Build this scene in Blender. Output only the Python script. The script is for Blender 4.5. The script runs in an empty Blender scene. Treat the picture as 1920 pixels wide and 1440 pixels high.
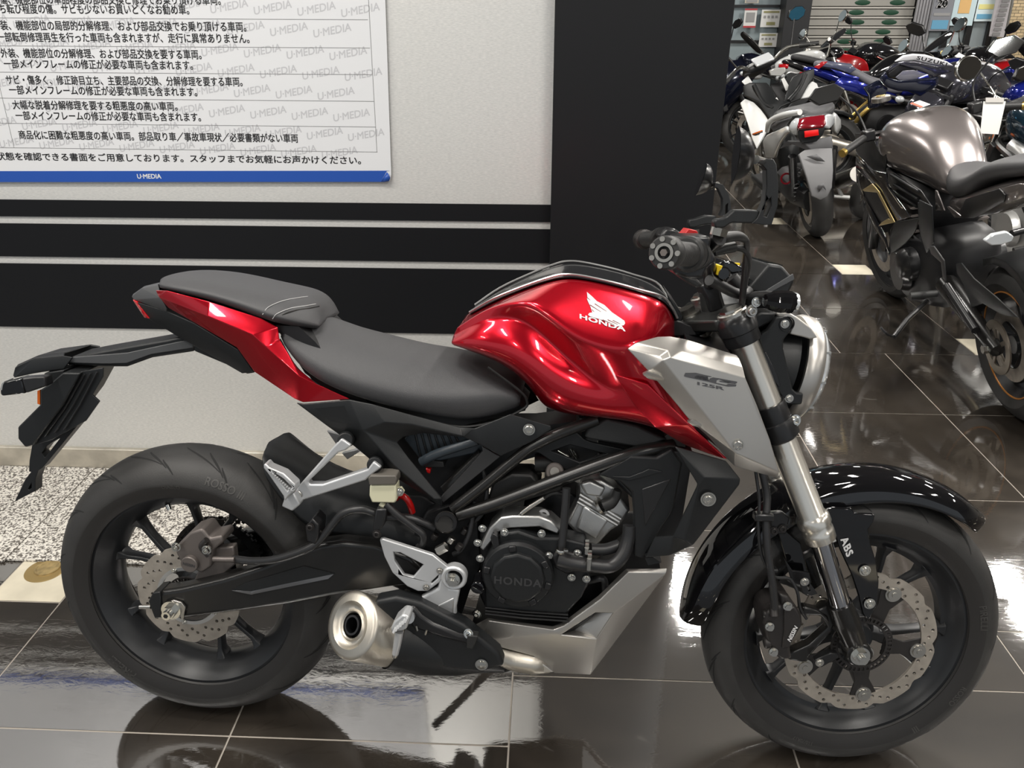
import bpy, bmesh, math, random
from math import sin, cos, pi, radians, sqrt, atan2, hypot
from mathutils import Vector, Matrix, Quaternion
from mathutils.geometry import tessellate_polygon

SC = bpy.context.scene
COL = SC.collection
random.seed(7)

# ------------------------------------------------------------------ camera, world, lamps, exposure
PF, TH, YAW, CAMH = 1499.54, 0.4393627, 0.0440297, 1.415194
cd = bpy.data.cameras.new('camera')
cd.sensor_fit = 'HORIZONTAL'; cd.sensor_width = 36.0; cd.lens = PF / 1920 * 36.0
cd.clip_start = 0.02; cd.clip_end = 100
cam = bpy.data.objects.new('camera', cd); COL.objects.link(cam)
cam.location = (0, 0, CAMH); cam.rotation_euler = (pi/2 - TH, 0, YAW)
SC.camera = cam

w = bpy.data.worlds.new('world'); SC.world = w; w.use_nodes = True
w.node_tree.nodes['Background'].inputs[0].default_value = (0.86, 0.93, 1.0, 1)
w.node_tree.nodes['Background'].inputs[1].default_value = 0.3

CEIL = 2.75
def lamp(x, y, sx, sy, power, col=(1.0, 0.96, 0.9), z=CEIL-0.06):
    l = bpy.data.lights.new('ceiling_and_fill_lamp', 'AREA'); l.shape = 'RECTANGLE'
    l.size = sx; l.size_y = sy; l.energy = power; l.color = col
    o = bpy.data.objects.new('ceiling_and_fill_lamp', l); COL.objects.link(o); o.location = (x, y, z)
for lx, ly, pw in ((1.13, 4.98, 30), (3.65, 4.98, 30), (1.13, 7.6, 24), (1.13, 10.2, 24), (3.65, 10.2, 24), (-1.4, 0.2, 15), (-3.9, 0.2, 15), (1.13, 0.2, 13), (3.65, 0.2, 15), (-1.4, -1.6, 14), (1.13, -1.6, 14), (3.65, -1.6, 14),
                   (1.2, 2.9, 30), (3.65, 2.9, 30), (2.4, 2.75, 32), (-0.9, 4.4, 26), (-0.9, 7.4, 26), (6.2, 4.4, 40), (6.4, 7.4, 40), (6.4, 10.2, 40), (5.0, 1.5, 20)):  # this row: fill lamps added to brighten the bikes behind, clear of floor reflections
    lamp(lx, ly, 0.12, 0.66, pw)
lamp(0.86, 1.12, 0.30, 0.14, 8); lamp(-0.5, 1.15, 0.34, 0.14, 9); lamp(-1.2, 1.15, 0.5, 0.12, 8); lamp(-2.3, 1.15, 1.0, 0.12, 14)  # first pair added and sized to lay glare on the tank

vs = SC.view_settings
vs.view_transform = 'Standard'; vs.look = 'None'; vs.exposure = 0.62; vs.gamma = 1.0; vs.use_curve_mapping = False
SC.cycles.max_bounces = 7; SC.cycles.glossy_bounces = 4; SC.cycles.diffuse_bounces = 3
SC.cycles.transmission_bounces = 4; SC.cycles.caustics_reflective = False; SC.cycles.caustics_refractive = False
SC.cycles.sample_clamp_indirect = 4.0

# ------------------------------------------------------------------ materials
MATS = {}
def mat(name, col, rough=0.5, metal=0.0, bump=0.0, bscale=200.0, coat=0.0, emit=None, trans=0.0, noise=0.0, nscale=20.0, spec=0.5, rvar=0.0, aniso=None, alpha=1.0):
    if name in MATS: return MATS[name]
    m = bpy.data.materials.new(name); m.use_nodes = True
    nt = m.node_tree; b = nt.nodes['Principled BSDF']; L = nt.links
    c = (col[0], col[1], col[2], 1)
    b.inputs['Base Color'].default_value = c
    b.inputs['Roughness'].default_value = rough; b.inputs['Metallic'].default_value = metal
    b.inputs['Specular IOR Level'].default_value = spec
    if coat: b.inputs['Coat Weight'].default_value = coat; b.inputs['Coat Roughness'].default_value = 0.04
    if trans: b.inputs['Transmission Weight'].default_value = trans
    if alpha < 1: b.inputs['Alpha'].default_value = alpha
    if emit: b.inputs['Emission Color'].default_value = (emit[0], emit[1], emit[2], 1); b.inputs['Emission Strength'].default_value = emit[3]
    if bump or noise or rvar:
        tc = nt.nodes.new('ShaderNodeTexCoord'); mp = nt.nodes.new('ShaderNodeMapping')
        L.new(tc.outputs['Object'], mp.inputs[0])
        if aniso: mp.inputs['Scale'].default_value = aniso
    if bump:
        n = nt.nodes.new('ShaderNodeTexNoise'); n.inputs['Scale'].default_value = bscale; n.inputs['Detail'].default_value = 3
        bp = nt.nodes.new('ShaderNodeBump'); bp.inputs['Strength'].default_value = bump; bp.inputs['Distance'].default_value = 0.002
        L.new(mp.outputs[0], n.inputs['Vector']); L.new(n.outputs[0], bp.inputs['Height']); L.new(bp.outputs[0], b.inputs['Normal'])
    if noise:
        n2 = nt.nodes.new('ShaderNodeTexNoise'); n2.inputs['Scale'].default_value = nscale; n2.inputs['Detail'].default_value = 4
        mx = nt.nodes.new('ShaderNodeMix'); mx.data_type = 'RGBA'; mx.blend_type = 'MULTIPLY'
        mx.inputs[6].default_value = c; mx.inputs[0].default_value = 1
        rp = nt.nodes.new('ShaderNodeMapRange'); rp.inputs[1].default_value = 0.3; rp.inputs[2].default_value = 0.7
        rp.inputs[3].default_value = 1 - noise; rp.inputs[4].default_value = 1 + noise
        L.new(mp.outputs[0], n2.inputs['Vector']); L.new(n2.outputs[0], rp.inputs[0]); L.new(rp.outputs[0], mx.inputs[7]); L.new(mx.outputs[2], b.inputs['Base Color'])
    if rvar:
        n3 = nt.nodes.new('ShaderNodeTexNoise'); n3.inputs['Scale'].default_value = 6; n3.inputs['Detail'].default_value = 5
        r3 = nt.nodes.new('ShaderNodeMapRange'); r3.inputs[1].default_value = 0.35; r3.inputs[2].default_value = 0.7
        r3.inputs[3].default_value = max(0.02, rough - rvar); r3.inputs[4].default_value = rough + rvar
        L.new(mp.outputs[0], n3.inputs['Vector']); L.new(n3.outputs[0], r3.inputs[0]); L.new(r3.outputs[0], b.inputs['Roughness'])
    MATS[name] = m
    return m

M_TYRE = mat('tyre_rubber', (0.028, 0.027, 0.026), 0.55, bump=0.15, bscale=400, noise=0.25, nscale=12)
M_GROOVE = mat('groove_rubber', (0.008, 0.008, 0.008), 0.8)
M_TLET = mat('raised_rubber', (0.05, 0.048, 0.045), 0.5)
M_BLACK = mat('matte_black_plastic', (0.011, 0.012, 0.013), 0.42, bump=0.12, bscale=900, spec=0.4)
M_BLACK2 = mat('satin_black_paint', (0.014, 0.014, 0.015), 0.3)
M_FRAME = mat('frame_black_paint', (0.013, 0.0125, 0.012), 0.27)
M_TYRE2 = mat('sidewall_rubber', (0.019, 0.0175, 0.0165), 0.5, bump=0.1, bscale=400)
M_WHEEL = mat('wheel_black_paint', (0.020, 0.021, 0.023), 0.36, bump=0.05, bscale=500)
M_GLOSSB = mat('gloss_black_paint', (0.006, 0.006, 0.007), 0.04, coat=0.6)
M_SEAT = mat('black_seat_vinyl', (0.055, 0.055, 0.058), 0.5, bump=0.3, bscale=1100)
M_RED = mat('candy_red_paint', (0.62, 0.003, 0.018), 0.24, metal=0.75, coat=1.0, bump=0.02, bscale=1500)
M_REDD = mat('candy_red_deep', (0.2, 0.002, 0.008), 0.25, metal=0.6, coat=1.0)
M_SILV = mat('silver_paint', (0.52, 0.50, 0.47), 0.36, metal=0.85, bump=0.04, bscale=1200)
M_ALU = mat('cast_aluminium', (0.62, 0.62, 0.61), 0.38, metal=0.9, bump=0.1, bscale=300)
M_ALUP = mat('white_silver_bracket', (0.62, 0.63, 0.64), 0.4, metal=0.55)
M_CHROME = mat('zinc_plated_steel', (0.68, 0.67, 0.63), 0.2, metal=1.0)
M_STEEL = mat('brushed_steel', (0.55, 0.53, 0.49), 0.28, metal=1.0, bump=0.08, bscale=120, aniso=(1, 1, 8))
M_FORK = mat('anodised_fork_tube', (0.86, 0.82, 0.74), 0.26, metal=0.95)
M_POL = mat('polished_slider', (0.5, 0.5, 0.52), 0.06, metal=1.0)
M_DISC = mat('brake_disc_steel', (0.42, 0.38, 0.33), 0.5, metal=0.6, noise=0.15, nscale=40)
M_DARK = mat('dark_mechanical', (0.008, 0.008, 0.009), 0.45)
M_CALI = mat('caliper_grey', (0.16, 0.14, 0.13), 0.45, metal=0.5)
M_CALB = mat('caliper_black', (0.03, 0.027, 0.026), 0.42, metal=0.3)
M_RUB = mat('black_rubber', (0.016, 0.016, 0.016), 0.5)
M_HOSE = mat('hose_rubber', (0.02, 0.02, 0.021), 0.38)
M_REDL = mat('red_lens', (0.5, 0.005, 0.01), 0.1, coat=0.5)
M_ORL = mat('amber_lens', (0.6, 0.12, 0.01), 0.15)
M_CLR = mat('clear_lens', (0.75, 0.78, 0.8), 0.08, metal=0.3, coat=1.0)
M_WHITE = mat('white_lettering', (0.8, 0.8, 0.8), 0.5)
M_LGREY = mat('grey_lettering', (0.045, 0.045, 0.047), 0.35)
M_YEL = mat('yellow_mark', (0.8, 0.55, 0.0), 0.4)
M_RESV = mat('milky_reservoir', (0.72, 0.70, 0.5), 0.3, coat=0.3)
M_BROWNCAP = mat('brown_grey_cap', (0.12, 0.11, 0.095), 0.5)
M_PAPER = mat('white_paper', (0.8, 0.8, 0.78), 0.6)
M_SPRING = mat('red_spring', (0.6, 0.01, 0.01), 0.25, coat=0.5)
M_RIMG = mat('exhaust_brushed', (0.60, 0.56, 0.49), 0.40, metal=1.0, bump=0.1, bscale=60, aniso=(10, 1, 1))
M_MIRR = mat('mirror_glass', (0.75, 0.76, 0.78), 0.03, metal=1.0)
M_STITCH = mat('grey_stitching', (0.5, 0.5, 0.5), 0.6)

# ------------------------------------------------------------------ mesh building
def basis(d):
    d = Vector(d).normalized()
    a = Vector((0, 0, 1)) if abs(d.z) < 0.9 else Vector((1, 0, 0))
    u = d.cross(a).normalized(); v = d.cross(u).normalized()
    return u, v, d
def catmull(P, n=6, closed=False):
    P = [Vector(p) for p in P]; out = []
    N = len(P)
    if N < 3: return P
    for i in range(N if closed else N-1):
        p1, p2 = P[i], P[(i+1) % N]
        p0 = P[(i-1) % N] if closed or i > 0 else p1*2 - p2
        p3 = P[(i+2) % N] if closed or i < N-2 else p2*2 - p1
        for k in range(n):
            t = k/n
            out.append(0.5*((2*p1) + (p2-p0)*t + (2*p0-5*p1+4*p2-p3)*t*t + (3*p1-p0-3*p2+p3)*t**3))
    if not closed: out.append(P[-1])
    return out
class MB:
    def __init__(s, xf=None): s.v = []; s.f = []; s.xf = xf; s.creases = []
    def add(s, vs, fs):
        o = len(s.v); s.v += [Vector(x) for x in vs]; s.f += [[i+o for i in f] for f in fs]; return o
    def ring(s, c, u, v, r, n):
        return [c + u*(r*cos(2*pi*i/n)) + v*(r*sin(2*pi*i/n)) for i in range(n)]
    def lathe(s, o, d, prof, n=32, closed=False, arc=None):
        u, v, d = basis(d); o = Vector(o); vs = []; fs = []
        for r, h in prof: vs += s.ring(o + d*h, u, v, max(r, 1e-5), n)
        m = len(prof)
        for i in range(m if closed else m-1):
            for j in range(n):
                a, b = i*n+j, i*n+(j+1) % n; c, e = ((i+1) % m)*n+(j+1) % n, ((i+1) % m)*n+j
                fs.append([a, b, c, e])
        s.add(vs, fs); return s
    def cyl(s, p0, p1, r0, r1=None, n=20, ch=0.0):
        p0, p1 = Vector(p0), Vector(p1); r1 = r0 if r1 is None else r1; L = (p1-p0).length
        if L < 1e-7: return s
        if ch: prof = [(0, 0), (r0-ch, 0), (r0, ch), (r1, L-ch), (r1-ch, L), (0, L)]
        else: prof = [(0, 0), (r0, 0), (r1, L), (0, L)]
        return s.lathe(p0, p1-p0, prof, n)
    def hexn(s, p0, p1, r): return s.cyl(p0, p1, r, n=6)
    def bolt(s, p, d, r, h=0.004, wash=True):
        p = Vector(p); d = Vector(d).normalized()
        if wash: s.cyl(p, p+d*h*0.35, r*1.35, n=20)
        s.lathe(p, d, [(r, 0), (r, h*0.8), (r*0.85, h), (r*0.5, h), (r*0.5, h*0.45), (0, h*0.45)], 16); return s
    def tube(s, path, r, n=12, smooth=5, closed=False):
        P = catmull(path, smooth, closed) if smooth and len(path) > 2 else [Vector(p) for p in path]
        R = r if isinstance(r, (list, tuple)) else None
        vs = []; fs = []; m = len(P); pu = None
        for i, p in enumerate(P):
            if closed: d = P[(i+1) % m]-P[i-1]
            else: d = P[min(i+1, m-1)]-P[max(i-1, 0)]
            if d.length < 1e-9: d = Vector((0, 0, 1))
            d.normalize()
            if pu is None: u, v, _ = basis(d)
            else:
                u = pu - d*pu.dot(d)
                if u.length < 1e-6: u, v, _ = basis(d)
                u.normalize(); v = d.cross(u)
            pu = u
            if R is None: rr = r
            else:
                x = i/(m-1)*(len(R)-1); k = min(int(x), len(R)-2); rr = R[k]*(1-(x-k))+R[k+1]*(x-k)
            vs += s.ring(p, u, v, rr, n)
        for i in range(m if closed else m-1):
            for j in range(n):
                fs.append([i*n+j, i*n+(j+1) % n, ((i+1) % m)*n+(j+1) % n, ((i+1) % m)*n+j])
        if not closed: fs.append(list(range(n))[::-1]); fs.append([(m-1)*n+j for j in range(n)])
        s.add(vs, fs); return s
    def prism(s, pts, vec, holes=()):
        vec = Vector(vec); loops = [[Vector(p) for p in pts]] + [[Vector(p) for p in h] for h in holes]
        flat = [p for l in loops for p in l]; n = len(flat); fs = []
        if holes:
            tri = tessellate_polygon(loops)
            for t in tri: fs.append(list(t)[::-1]); fs.append([i+n for i in t])
        else:
            fs.append(list(range(n))[::-1]); fs.append(list(range(n, 2*n)))
        o = 0
        for l in loops:
            m = len(l)
            for i in range(m): a, b = o+i, o+(i+1) % m; fs.append([a, b, b+n, a+n])
            o += m
        s.add(flat + [p+vec for p in flat], fs); return s
    def box(s, c, sz, R=None):
        c = Vector(c); h = [x/2 for x in sz]; vs = []
        for x in (-1, 1):
            for y in (-1, 1):
                for z in (-1, 1):
                    q = Vector((x*h[0], y*h[1], z*h[2])); vs.append(c + (R @ q if R else q))
        s.add(vs, [[0, 1, 3, 2], [4, 6, 7, 5], [0, 4, 5, 1], [2, 3, 7, 6], [0, 2, 6, 4], [1, 5, 7, 3]]); return s
    def grid(s, rows, closeu=False, closev=False, cap=False):
        m, n = len(rows), len(rows[0]); vs = [p for r in rows for p in r]; fs = []
        for i in range(m if closev else m-1):
            for j in range(n if closeu else n-1):
                fs.append([i*n+j, i*n+(j+1) % n, ((i+1) % m)*n+(j+1) % n, ((i+1) % m)*n+j])
        if cap: fs.append(list(range(n))[::-1]); fs.append([(m-1)*n+j for j in range(n)])
        s.add(vs, fs); return s
    def sphere(s, c, r, n=16, m=10, sc=(1, 1, 1), R=None):
        rows = []
        for i in range(m+1):
            a = pi*i/m; row = []
            for j in range(n):
                b = 2*pi*j/n; q = Vector((r*sc[0]*max(sin(a), 1e-4)*cos(b), r*sc[1]*max(sin(a), 1e-4)*sin(b), r*sc[2]*cos(a)))
                row.append(Vector(c) + (R @ q if R else q))
            rows.append(row)
        return s.grid(rows, closeu=True)
    def mirror(s):
        n = len(s.v); s.v += [Vector((p.x, -p.y, p.z)) for p in s.v]; s.f += [[i+n for i in f][::-1] for f in s.f]; return s
    def join(s, o):
        s.add(o.v, o.f); return s
    def build(s, name, m, parent=None, bevel=0.0, sub=0, angle=35, seg=2, solid=0.0, weld=False, crease=None, smooth=True, label=None, flip=False):
        me = bpy.data.meshes.new(name)
        vs = [s.xf @ p for p in s.v] if s.xf else s.v
        me.from_pydata([tuple(p) for p in vs], [], s.f)
        bm = bmesh.new(); bm.from_mesh(me)
        if weld: bmesh.ops.remove_doubles(bm, verts=bm.verts, dist=0.0006)
        bmesh.ops.recalc_face_normals(bm, faces=bm.faces)
        if flip: bmesh.ops.reverse_faces(bm, faces=bm.faces)
        bm.to_mesh(me); bm.free()
        for mm in (m if isinstance(m, (list, tuple)) else [m]): me.materials.append(mm)
        if smooth:
            me.shade_smooth()
            if not sub: me.set_sharp_from_angle(angle=radians(angle))
        o = bpy.data.objects.new(name, me); COL.objects.link(o)
        if parent: o.parent = parent
        if solid:
            md = o.modifiers.new('s', 'SOLIDIFY'); md.thickness = solid; md.offset = -1
        if sub:
            md = o.modifiers.new('u', 'SUBSURF'); md.levels = sub; md.render_levels = sub
        if bevel:
            md = o.modifiers.new('b', 'BEVEL'); md.width = bevel; md.segments = seg; md.limit_method = 'ANGLE'; md.angle_limit = radians(32); md.harden_normals = False
        if label: o['label'] = label
        if getattr(s, 'mir', False):
            o2 = MB(s.xf); o2.v = [Vector((p.x, -p.y, p.z)) for p in s.v]; o2.f = [list(f)[::-1] for f in s.f]
            o2.build(name, m, parent, bevel, sub, angle, seg, solid, weld, crease, smooth, label)
        return o

def thing(name, label, cat, loc=(0, 0, 0), rz=0.0, group=None):
    o = bpy.data.objects.new(name, None); COL.objects.link(o); o.empty_display_size = 0.1
    o.location = loc; o.rotation_euler = (0, 0, rz); o['label'] = label; o['category'] = cat
    if group: o['group'] = group
    return o
def tag(o, label, cat, group=None):
    o['label'] = label; o['category'] = cat
    if group: o['group'] = group
    return o
def struct(o): o['kind'] = 'structure'; return o
def text_mesh(txt, size=1.0, align='CENTER', depth=0.0, bold=0.0, spacing=1.0, shear=0.0, res=3):
    # bold = thickening by an overprinted copy shifted sideways
    c = bpy.data.curves.new('t', 'FONT'); c.body = txt; c.size = size; c.align_x = align; c.align_y = 'CENTER'
    c.extrude = depth; c.space_character = spacing; c.shear = shear; c.resolution_u = res
    o = bpy.data.objects.new('t', c); COL.objects.link(o)
    dg = bpy.context.evaluated_depsgraph_get(); me = bpy.data.meshes.new_from_object(o.evaluated_get(dg))
    vs = [v.co.copy() for v in me.vertices]; fs = [list(p.vertices) for p in me.polygons]
    bpy.data.objects.remove(o); bpy.data.curves.remove(c); bpy.data.meshes.remove(me)
    if bold:
        n = len(vs)
        for k, (dx, dy) in enumerate(((bold, 0), (0, bold), (bold, bold))):
            vs = vs + [Vector((p.x+dx, p.y+dy, p.z+bold*0.02*(k+1))) for p in vs[:n]]
            if k == 0: f0 = fs[:]
            fs = fs + [[i+n*(k+1) for i in f] for f in f0]
    return vs, fs
def bolts(lst, name, m, parent, r=0.0055, h=0.004, xf=None, wash=True):
    for p, d in lst: MB(xf).bolt(p, d, r, h, wash).build(name, m, parent)
def text_to(mb, txt, size, fn, **k):
    vs, fs = text_mesh(txt, size, **k); mb.add([fn(p.x, p.y, p.z) for p in vs], fs); return mb
# ================================================================== the setting
def setting():
    # floor: blocks of four 600 mm dark tiles with 200 mm cream tiles between their corners
    nd = bpy.data.materials.new('dark_slate_tile'); nd.use_nodes = True
    nt = nd.node_tree; b = nt.nodes['Principled BSDF']; L = nt.links
    tc = nt.nodes.new('ShaderNodeTexCoord'); geo = nt.nodes.new('ShaderNodeNewGeometry')
    n1 = nt.nodes.new('ShaderNodeTexNoise'); n1.inputs['Scale'].default_value = 2.6; n1.inputs['Detail'].default_value = 8; n1.inputs['Roughness'].default_value = 0.62
    n1.inputs['Distortion'].default_value = 0.8
    L.new(tc.outputs['Object'], n1.inputs['Vector'])
    cr = nt.nodes.new('ShaderNodeValToRGB'); e = cr.color_ramp.elements
    e[0].position = 0.3; e[0].color = (0.016, 0.0125, 0.0095, 1); e[1].position = 0.75; e[1].color = (0.058, 0.047, 0.036, 1)
    L.new(n1.outputs[0], cr.inputs[0])
    # scratches
    v1 = nt.nodes.new('ShaderNodeTexVoronoi'); v1.feature = 'DISTANCE_TO_EDGE'; v1.inputs['Scale'].default_value = 3.2
    dn = nt.nodes.new('ShaderNodeTexNoise'); dn.inputs['Scale'].default_value = 1.3; dn.inputs['Detail'].default_value = 3
    mxv = nt.nodes.new('ShaderNodeMix'); mxv.data_type = 'VECTOR'; mxv.inputs[0].default_value = 0.55
    L.new(tc.outputs['Object'], mxv.inputs[4]); L.new(dn.outputs['Color'], mxv.inputs[5]); L.new(tc.outputs['Object'], dn.inputs['Vector'])
    L.new(mxv.outputs[1], v1.inputs['Vector'])
    r1 = nt.nodes.new('ShaderNodeMapRange'); r1.inputs[1].default_value = 0.0; r1.inputs[2].default_value = 0.006; r1.inputs[3].default_value = 1; r1.inputs[4].default_value = 0
    L.new(v1.outputs[0], r1.inputs[0])
    nm = nt.nodes.new('ShaderNodeTexNoise'); nm.inputs['Scale'].default_value = 9; nm.inputs['Detail'].default_value = 4; L.new(tc.outputs['Object'], nm.inputs['Vector'])
    r2 = nt.nodes.new('ShaderNodeMapRange'); r2.inputs[1].default_value = 0.56; r2.inputs[2].default_value = 0.66; L.new(nm.outputs[0], r2.inputs[0])
    ml = nt.nodes.new('ShaderNodeMath'); ml.operation = 'MULTIPLY'; L.new(r1.outputs[0], ml.inputs[0]); L.new(r2.outputs[0], ml.inputs[1])
    ms = nt.nodes.new('ShaderNodeMath'); ms.operation = 'MULTIPLY'; ms.inputs[1].default_value = 0.30; L.new(ml.outputs[0], ms.inputs[0])
    mc = nt.nodes.new('ShaderNodeMix'); mc.data_type = 'RGBA'; L.new(ms.outputs[0], mc.inputs[0]); L.new(cr.outputs[0], mc.inputs[6]); mc.inputs[7].default_value = (0.3, 0.28, 0.25, 1)
    L.new(mc.outputs[2], b.inputs['Base Color'])
    # smeared polish
    n2 = nt.nodes.new('ShaderNodeTexNoise'); n2.inputs['Scale'].default_value = 1.4; n2.inputs['Detail'].default_value = 6; n2.inputs['Distortion'].default_value = 1.5
    L.new(tc.outputs['Object'], n2.inputs['Vector'])
    rr = nt.nodes.new('ShaderNodeMapRange'); rr.inputs[1].default_value = 0.35; rr.inputs[2].default_value = 0.75; rr.inputs[3].default_value = 0.015; rr.inputs[4].default_value = 0.07
    L.new(n2.outputs[0], rr.inputs[0]); L.new(rr.outputs[0], b.inputs['Roughness'])
    b.inputs['Specular IOR Level'].default_value = 1.0; b.inputs['IOR'].default_value = 2.3; b.inputs['Coat Weight'].default_value = 0.3; b.inputs['Coat Roughness'].default_value = 0.42; b.inputs['Coat IOR'].default_value = 1.6
    n4 = nt.nodes.new('ShaderNodeTexNoise'); n4.inputs['Scale'].default_value = 22; n4.inputs['Detail'].default_value = 8; n4.inputs['Distortion'].default_value = 2
    mp = nt.nodes.new('ShaderNodeMapping'); mp.inputs['Scale'].default_value = (1, 2.5, 1); L.new(tc.outputs['Object'], mp.inputs[0]); L.new(mp.outputs[0], n4.inputs['Vector'])
    bp = nt.nodes.new('ShaderNodeBump'); bp.inputs['Strength'].default_value = 0.05; bp.inputs['Distance'].default_value = 0.002
    L.new(n4.outputs[0], bp.inputs['Height']); L.new(bp.outputs[0], b.inputs['Normal'])
    cream = mat('cream_tile', (0.72, 0.66, 0.52), 0.35, noise=0.08, nscale=15, spec=0.4)
    grout = mat('pale_grout', (0.42, 0.38, 0.33), 0.8)
    vs = []; fs = []; mi = []
    def quad(x0, x1, y0, y1, z, k):
        o = len(vs); vs.extend([(x0, y0, z), (x1, y0, z), (x1, y1, z), (x0, y1, z)]); fs.append([o, o+1, o+2, o+3]); mi.append(k)
    quad(-7, 9, -4, 17, -0.0015, 2)
    sx, sy, g = 1.940, 3.405, 0.0021
    for i in range(-9, 9):
        for j in range(-8, 14):
            X = sx + i*1.2 - j*0.2; Y = sy + i*0.2 + j*1.2
            if not (-7 < X < 9 and -4 < Y < 16): continue
            quad(X+g, X+0.2-g, Y+g, Y+0.2-g, 0, 1)
            bx, by = X-1.0, Y-1.2
            for a in (0, 1):
                for c in (0, 1): quad(bx+a*0.6+g, bx+a*0.6+0.6-g, by+c*0.6+g, by+c*0.6+0.6-g, 0, 0)
    me = bpy.data.meshes.new('floor'); me.from_pydata(vs, [], fs)
    for m in (nd, cream, grout): me.materials.append(m)
    me.polygons.foreach_set('material_index', mi)
    f = bpy.data.objects.new('floor', me); COL.objects.link(f); struct(f)

    # brushed silver wall with three black bands, its trim at the foot, the black wall end
    m = bpy.data.materials.new('brushed_silver_panel'); m.use_nodes = True
    nt = m.node_tree; b = nt.nodes['Principled BSDF']; L = nt.links
    tc = nt.nodes.new('ShaderNodeTexCoord'); mp = nt.nodes.new('ShaderNodeMapping'); mp.inputs['Scale'].default_value = (25, 1, 120)
    n = nt.nodes.new('ShaderNodeTexNoise'); n.inputs['Scale'].default_value = 4; n.inputs['Detail'].default_value = 4
    L.new(tc.outputs['Object'], mp.inputs[0]); L.new(mp.outputs[0], n.inputs['Vector'])
    cr = nt.nodes.new('ShaderNodeValToRGB'); cr.color_ramp.elements[0].color = (0.66, 0.66, 0.64, 1); cr.color_ramp.elements[1].color = (0.86, 0.85, 0.82, 1)
    cr.color_ramp.elements[0].position = 0.25; cr.color_ramp.elements[1].position = 0.75
    L.new(n.outputs[0], cr.inputs[0]); L.new(cr.outputs[0], b.inputs['Base Color'])
    b.inputs['Metallic'].default_value = 0.3; b.inputs['Roughness'].default_value = 0.42
    WY = 2.28
    MB().box((-2.5, WY+0.1, 1.4), (5.02, 0.2, 2.8)).build('wall_back', m); struct(COL.objects['wall_back'])
    blk = mat('black_matte_board', (0.007, 0.0075, 0.009), 0.5, bump=0.05, bscale=300, spec=0.25)
    blk2 = mat('black_column_board', (0.009, 0.0095, 0.011), 0.5, bump=0.05, bscale=300, spec=0.3)
    for i, (z0, z1) in enumerate(((0.860, 0.909), (0.7385, 0.8385), (0.511, 0.716))):
        o = MB().box((-2.5, WY-0.002, (z0+z1)/2), (5.02, 0.006, z1-z0)).build('trim_%d' % (i+1), blk); struct(o)
    al = mat('scuffed_metal_skirting', (0.60, 0.56, 0.48), 0.38, metal=0.6, noise=0.3, nscale=9, bump=0.05, bscale=50)
    o = MB().box((-2.5, WY-0.008, 0.04), (5.02, 0.018, 0.08)).build('baseboard_back', al, bevel=0.002); struct(o)
    o = MB().box((0.235, WY+0.11, 1.4), (0.450, 0.30, 2.8)).build('wall_end', blk2, bevel=0.002); struct(o)
    # carpet
    cm = bpy.data.materials.new('speckled_carpet'); cm.use_nodes = True
    nt = cm.node_tree; b = nt.nodes['Principled BSDF']; L = nt.links
    tc = nt.nodes.new('ShaderNodeTexCoord')
    n = nt.nodes.new('ShaderNodeTexNoise'); n.inputs['Scale'].default_value = 170; n.inputs['Detail'].default_value = 2
    L.new(tc.outputs['Object'], n.inputs['Vector'])
    cr = nt.nodes.new('ShaderNodeValToRGB'); e = cr.color_ramp.elements
    e[0].position = 0.42; e[0].color = (0.13, 0.115, 0.10, 1); e[1].position = 0.54; e[1].color = (0.85, 0.81, 0.74, 1)
    L.new(n.outputs[0], cr.inputs[0]); L.new(cr.outputs[0], b.inputs['Base Color'])
    bp = nt.nodes.new('ShaderNodeBump'); bp.inputs['Distance'].default_value = 0.004; bp.inputs['Strength'].default_value = 0.8
    L.new(n.outputs[0], bp.inputs['Height']); L.new(bp.outputs[0], b.inputs['Normal']); b.inputs['Roughness'].default_value = 0.95
    for x0, x1, y0, lab in ((-1.507, 0.006, 1.768, 'speckled grey carpet tile under the rear wheel, against the silver wall'), (-4.0, -1.511, 1.76, 'speckled grey carpet tile at the far left, beyond the diagonal seam')):
        o = MB().box(((x0+x1)/2, (y0+2.262)/2, 0.005), (x1-x0, 2.262-y0, 0.008)).build('carpet_tile', cm, bevel=0.001)
        tag(o, lab, 'carpet')
    br = mat('tarnished_brass', (0.50, 0.37, 0.17), 0.4, metal=0.6, noise=0.3, nscale=60)
    fc = thing('floor_plug', 'round tarnished brass floor plug on the cream tile', 'floor plug', (-1.375, 1.735, 0))
    MB().lathe((0, 0, 0.0003), (0, 0, 1), [(0, 0.002), (0.05, 0.002), (0.053, 0.0015), (0.054, 0)], 40).build('rim', mat('brass_ring', (0.45, 0.32, 0.13), 0.4, metal=0.6), fc)
    MB().lathe((0.003, 0.005, 0.002), (0, 0, 1), [(0, 0.0025), (0.027, 0.0025), (0.028, 0.004), (0.033, 0.004), (0.034, 0)], 40).build('cap', br, fc)
    # ceiling
    cl = mat('ceiling_board', (0.38, 0.37, 0.35), 0.8)
    o = MB().box((1, 6.5, CEIL+0.05), (16, 21, 0.1)).build('ceiling', cl); struct(o)
setting()

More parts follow.
